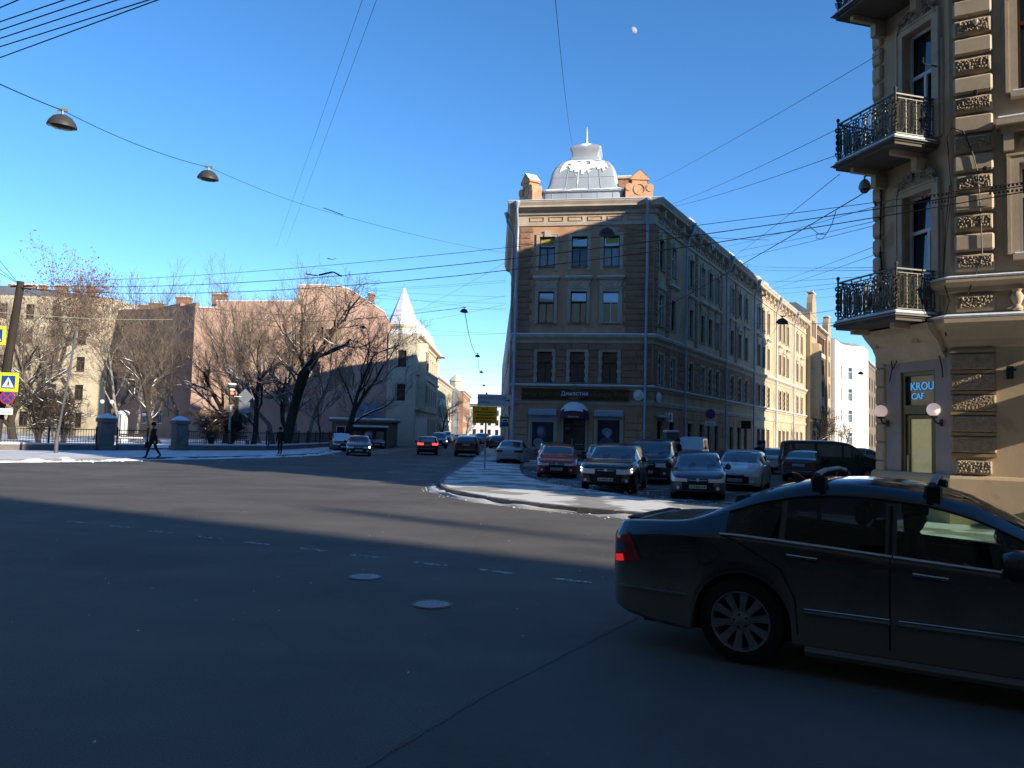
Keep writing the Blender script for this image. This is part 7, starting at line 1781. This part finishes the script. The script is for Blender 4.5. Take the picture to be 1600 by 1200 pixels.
# feeders from the pole to the near building
nbx = lambda px, py: na.pt(*(lambda h: (h[0], .3, h[1]))(na.hit(px, py, .3)))
for k, (p1, p2, sg, lb) in enumerate((((40, 441), (1640, 279), .5, 'upper feeder wire from the leaning pole to the near building'), ((38, 446), (1640, 284), .8, 'lower feeder wire from the leaning pole to the near building'), ((36, 450), (1640, 293), 1.05, 'lowest feeder wire crossing in front of the corner building'))):
    wire(lb, at(p1[0], p1[1], 38.4), nbx(*p2), .016 if k else .011, sg)
for k, (x0, y0, x1, y1) in enumerate(((1440, 311, 1490, 304), (1447, 321, 1485, 316), (1548, 297, 1600, 289), (1545, 305, 1600, 299))):
    A, B = nbx(x0, y0)+na.n*.15, nbx(x1, y1)+na.n*.15; m = MB(); n = 8
    for i in range(n): m.tube([A.lerp(B, i/n), A.lerp(B, (i+.55)/n)], .03, 7)
    t = m.build('insulator_string', INSU if False else BLACKP); tag(t, ['left insulator string on the upper feeder wire', 'left insulator string on the lower feeder wire', 'right insulator string on the upper feeder wire', 'right insulator string on the lower feeder wire'][k], 'insulator', 'insulator strings')
# vertical pair and the wire to the dome
for x0, x1, lb in ((580, 432, 'left of two thin wires falling from the top edge to the trees'), (603, 446, 'right of two thin wires falling from the top edge to the trees')): wire(lb, gnd(x0, -40, 13), at(x1, 385, 70), .008, 0, (0, 0))
wire('thin wire from the top edge down to the dome', at(862, -60, 13), at(897, 228, 56), .009, .8)
GW = 'thin wires over the right street'
wire('wire from the attic gable up to the near building', at(1024, 284, 53), at(1385, 78, 18.5), .010, .1, (0, 0), GW)
wire('wire from the eaves to the upper balcony, upper one', at(1040, 322, 56), at(1312, 200, 18.5), .010, .15, (0, 0), GW); wire('wire from the eaves to the upper balcony, lower one', at(1040, 325, 56), at(1306, 243, 18.5), .011, .15, (0, 0), GW)
hA = cr.pt(*(lambda h: (h[0], .1, h[1]))(cr.hit(1026, 486, .1))); wire('thick cable slanting from the facade to the security camera corner', hA, at(1366, 292, 20.2), .019, .1, (0, 0), GW)
lp = MB().tube([at(1263, 351, 25), at(1268, 357, 25), at(1280, 366, 25), at(1291, 366, 25), at(1300, 350, 24), at(1306, 330, 23.4)], .012, 5).build('cable_loop', WIRE); tag(lp, 'slack cable loop hanging from the thick slanting cable', 'wire', GW)
lp = MB().tube([at(1291, 366, 25), at(1284, 374, 25), at(1275, 372, 25), at(1276, 366, 25), at(1288, 364, 25)], .010, 5).build('cable_loop', WIRE); tag(lp, 'small curl of cable end below the slack loop', 'wire', GW)
for k, (x0, y0, Y0, x1, y1, Y1) in enumerate(((1120, 388, 70, 1370, 322, 21), (1130, 395, 72, 1370, 345, 21), (1136, 405, 74, 1368, 352, 21), (1136, 408, 74, 1312, 272, 19), (1165, 415, 82, 1372, 418, 24), (1168, 420, 83, 1372, 422, 24), (1190, 448, 90, 1370, 384, 24), (1192, 455, 92, 1370, 397, 24), (1185, 440, 90, 1372, 430, 26), (1200, 460, 95, 1372, 440, 27), (1195, 452, 93, 1372, 435, 27), (1262, 465, 110, 1372, 455, 30), (1178, 505, 55, 1372, 500, 26))):
    wire('one of the thin wires strung across the right street', at(x0, y0, Y0), at(x1, y1, Y1), .011, .1, (0, 0), GW)
GL = 'thin wires over the left street'
for k, (x0, y0, x1, y1, Y0, Y1) in enumerate(((565, 452, 790, 438, 95, 75), (560, 455, 790, 441, 95, 80), (580, 454, 791, 464, 95, 76), (590, 466, 791, 474, 95, 84), (600, 484, 791, 482, 95, 90), (600, 462, 791, 485, 95, 85), (640, 485, 791, 462, 100, 70), (640, 505, 789, 476, 100, 72), (648, 514, 791, 521, 100, 78), (648, 524, 791, 521, 100, 80), (650, 540, 789, 540, 130, 100), (700, 558, 789, 544, 120, 96), (680, 578, 791, 569, 120, 76), (700, 590, 789, 592, 150, 110), (700, 600, 789, 601, 160, 115), (640, 492, 788, 411, 100, 66))):
    wire('one of the thin wires strung across the left street', at(x0, y0, Y0), at(x1, y1, Y1), .013, .1, (0, 0), GL)
wire('dark span wire running to the hanging lamp over the left street', at(470, 503, 60), l4, .022, .15, (0, 0), GL); wire('span wire from the trees to the left street lamp, lower', at(300, 478, 62), at(470, 503, 60), .013, .3, (0, 0), GL)
for a, b, lb in ((l4, l5, 'cable linking the first two lamps down the left street'), (l5, l6, 'cable linking the second and third lamps down the left street'), (l6, l7, 'cable linking the last lamps down the left street')): wire(lb, a, b, .03, .9, (0, 0), GL)
wire('span wire carrying the lamp before the corner building, left half', at(785, 385, 50), l3, .012, .1, (0, 0), GL); wire('span wire carrying the lamp before the corner building, right half', l3, at(1200, 375, 27), .009, .1, (0, 0), GW)
wire('span wire carrying the reddish lamp', cr.pt(36, .2, 12.5), l8, .012, .1, (0, 0), GW); wire('span wire from the reddish lamp to the right', l8, at(1372, 470, 32), .012, .1, (0, 0), GW)
wire('pale wire stretched low across the park trees', at(-10, 487, 55), at(270, 499, 62), .016, .2, (0, 0), 'overhead wires', mat('pale_wire', (.4, .38, .33), .6, 0))
for (x0, y0, x1, y1, lb) in ((38, 450, 620, 498, 'wire from the pole past the tree tops, upper'), (38, 452, 330, 560, 'wire from the pole sagging into the trees')): wire(lb, at(x0, y0, 38.4), at(x1, y1, 75), .012, .4)
for x0, y0 in ((-20, 380), (-30, 395), (-25, 410)): wire('one of three wires leaving the pole to the upper left', at(x0, y0, 30), at(29, 443, 38.4), .014, .05, (.6, 0), 'wires left of the pole')
m = MB(); m.tube([at(478, 428, 40), at(497, 431, 40)], .03, 5).tube([at(498, 430, 40), at(520, 425, 40)], .05, 5).tube([at(521, 425, 40), at(534, 432, 40)], .04, 5); t = m.build('wire_switch', BLACKP); tag(t, 'dark insulators on the span wires above the pink gable', 'insulator')
# roof aerials
for (px, py0, py1, Y, lb) in ((1168, 412, 433, 84, 'thin roof aerial on the corner building'), (561, 432, 452, 100, 'thin roof aerial on the pink building')):
    b = at(px, py1, Y); h = at(px, py0, Y).z-b.z; t = thing('roof_aerial', lb, 'aerial', b, .3, 'roof aerials'); MB().tube([(0, 0, -.8), (0, 0, h)], .025, 5).build('mast', DARK, t)
    for k in range(3): MB().tube([(-.5+k*.1, 0, h-.1-k*.25), (.5-k*.1, 0, h-.1-k*.25)], .015, 4).build('element', DARK, t)
# a bird over the gable
b = at(519, 406, 70); t = MB().quad((-.02, -.15, 0), (.02, -.15, 0), (.03, .15, 0), (-.03, .15, 0)).poly([(0, -.08, 0), (.3, -.02, .16), (.55, -.1, .1), (.28, .1, .15), (0, .1, 0)]).poly([(0, -.08, 0), (0, .1, 0), (-.28, .1, .15), (-.55, -.1, .1), (-.3, -.02, .16)]).build('bird', DARK, None, b); tag(t, 'dark bird flying above the pink gable', 'bird')
# ---- people
SKIN = mat('skin', (.42, .26, .19), .6, .08); COAT = mat('black_coat', (.012, .012, .014), .9, .2, 8); TROU = mat('dark_trousers', (.016, .017, .022), .9, .2, 8); HAT = mat('dark_hat', (.012, .012, .013), .9, .1)
def person(label, loc, head, h=1.78, pose='stand', coat=COAT, trou=TROU, group='people on the pavements', hat=True, coat_long=True):
    s = h/1.78; V_, E_, Rd = [], [], []
    def v(x, y, z, r): V_.append((x*s, y*s, z*s)); Rd.append(r*s); return len(V_)-1
    def e(*ids):
        for a, b in zip(ids, ids[1:]): E_.append((a, b))
    st = .19 if pose == 'walk' else .03
    sit = pose == 'sit'
    pel = v(0, 0, .96, .15); wst = v(0, 0, 1.12, .145); che = v(.01, 0, 1.32, .165); nb_ = v(.01, 0, 1.47, .07); hd0 = v(.02, 0, 1.58, .085); hd1 = v(.03, 0, 1.68, .10); hd2 = v(.02, 0, 1.76, .07)
    e(pel, wst, che, nb_, hd0, hd1, hd2); e(hd0, v(.125, 0, 1.60, .02))
    for sd, ph in ((1, 1), (-1, -1)):
        sh = v(0, sd*.19, 1.42, .075); sw = .16*ph*(-1 if pose == 'walk' else .0)
        if sit: el = v(.12, sd*.24, 1.2, .055); wr = v(.36, sd*.17, 1.17, .04); pa = v(.44, sd*.15, 1.19, .036)
        else: el = v(sw*.5-.02, sd*.25, 1.14, .06); wr = v(sw*1.2+.05, sd*.25, .90, .042); pa = v(sw*1.4+.06, sd*.245, .82, .036)
        e(che, sh, el, wr, pa)
        for k, (dx, dl) in enumerate(((-.03, .075), (-.01, .09), (.01, .085), (.03, .07))):
            e(pa, v(V_[pa][0]/s+dx, V_[pa][1]/s, V_[pa][2]/s-dl, .010))
        e(pa, v(V_[pa][0]/s+.05, V_[pa][1]/s-sd*.02, V_[pa][2]/s-.02, .011))
        hp = v(0, sd*.10, .90, .105); 
        if sit: kn = v(.42, sd*.12, .92, .075); an = v(.55, sd*.12, .55, .05); to = v(.70, sd*.12, .5, .035)
        else: kn = v(st*ph*.75+.03, sd*.11, .50, .07); an = v(st*ph*1.5-.05*(ph < 0)-.02, sd*.105, .10+.06*(ph < 0 and pose == 'walk'), .052); to = v(st*ph*1.5+.14, sd*.12, .04, .04)
        e(pel, hp, kn, an, to)
    me = bpy.data.meshes.new('person'); me.from_pydata(V_, E_, []); o = bpy.data.objects.new('person', me); COL.objects.link(o)
    md = o.modifiers.new('skin', 'SKIN'); md.use_smooth_shade = True
    for i, d in enumerate(me.skin_vertices[0].data): d.radius = (Rd[i], Rd[i]); d.use_root = i == 0
    sb_ = o.modifiers.new('sub', 'SUBSURF'); sb_.levels = 1; sb_.render_levels = 1
    bpy.context.view_layer.update(); m2 = bpy.data.meshes.new_from_object(o.evaluated_get(bpy.context.evaluated_depsgraph_get())); bpy.data.objects.remove(o)
    m2.materials.clear()
    for m in (coat, trou, SKIN): m2.materials.append(m)
    for p in m2.polygons:
        c = p.center/s; p.use_smooth = True
        p.material_index = 2 if (c.z > 1.50 or (abs(c.y) > .2 and c.z < .88 and not sit) or (sit and c.x > .40 and c.z > 1.1)) else (1 if (c.z < .86 or (sit and c.z < .99)) else 0)
    o = inst(m2, 'person', None, loc, head); tag(o, label, 'person', group)
    cap = MB().lathe([(.0, .13), (.07, .12), (.108, .06), (.115, .0), (.112, -.05), (.10, -.06)], 14, (.02*s, 0, 1.69*s)); cap.build('woollen_hat' if hat else 'hair', HAT, o, smooth=True)
    if coat_long and not sit: MB().lathe([(.17*s, 1.15*s), (.20*s, .95*s), (.23*s, .72*s), (.22*s, .72*s), (.16*s, 1.1*s)], 14).build('coat_skirt', coat, o, smooth=True)
    # eyes and mouth
    for sd in (1, -1): MB().sphere((.108*s, sd*.035*s, 1.645*s), .011*s, 6).build('eye', INK, o)
    return o
g = gnd(238, 716.5, .11); person('man in black coat and hat walking past the park gate', g, R(185), 1.86, 'walk')
g = gnd(437, 710, .11); w_ = person('man in black standing at the kerb by the broad tree', g, R(-100), 1.78, 'stand', coat_long=False)
g = gnd(618, 694, .11); person('small figure in a yellow vest on the far left pavement', g, R(-90), 1.6, 'stand', coat=mat('yellow_vest', (.45, .45, .10), .8, .1), coat_long=False)
g = gnd(624, 694, .11); person('dark figure beside the yellow-vested one', g, R(-90), 1.8, 'walk')
c = at(1059, 700, 44); person('dark figure standing beside the utility cabinet', Vector((c.x, c.y, 0)), R(-60), 1.85)
c = at(1186, 700, 42); person('dark figure walking between the white hatchbacks', Vector((c.x, c.y, 0)), R(60), 1.8, 'walk')
dv = ON+fN*(FX-.20)*CSC+lN*.37*CSC; person('driver in dark clothes at the wheel of the black saloon', (dv.x, dv.y, -.40), HEADN, 1.80, 'sit', hat=False, group='driver')
# bag carried by the walking man
g = gnd(233, 716, .11); t = MB().bbox(-.16, .16, -.06, .06, 0, .32, .03).tube([(-.1, 0, .32), (-.06, 0, .46), (.06, 0, .46), (.1, 0, .32)], .012, 5).build('shopping_bag', COAT, None, (g.x-.05, g.y-.2, .62), R(90)); tag(t, 'dark bag carried by the walking man', 'bag')
# ---- daytime moon
d = ray(989, 48); d.normalize(); mr = 4000*5.8/FPX; m = MB(); nL, nB = 10, 12
right = _RT*math.cos(R(18))+_UP*math.sin(R(18)); upv = -_RT*math.sin(R(18))+_UP*math.cos(R(18))
for i in range(nL+1):
    lo = R(-8+98*i/nL)
    for j in range(nB+1):
        la = R(-90+180*j/nB); p = (right*math.cos(la)*math.sin(lo)+upv*math.sin(la)-d*math.cos(la)*math.cos(lo))*mr; m.v.append(tuple(p))
for i in range(nL):
    for j in range(nB): a = i*(nB+1)+j; m.f.append((a, a+1, a+nB+2, a+nB+1)); m.mi.append(0)
mo = m.build('moon', mat('moon_dust', (.22, .25, .30), .9, .25, .05), None, d*4000+Vector((0, 0, CAMH)), smooth=True); tag(mo, 'pale half moon high in the blue sky', 'moon')
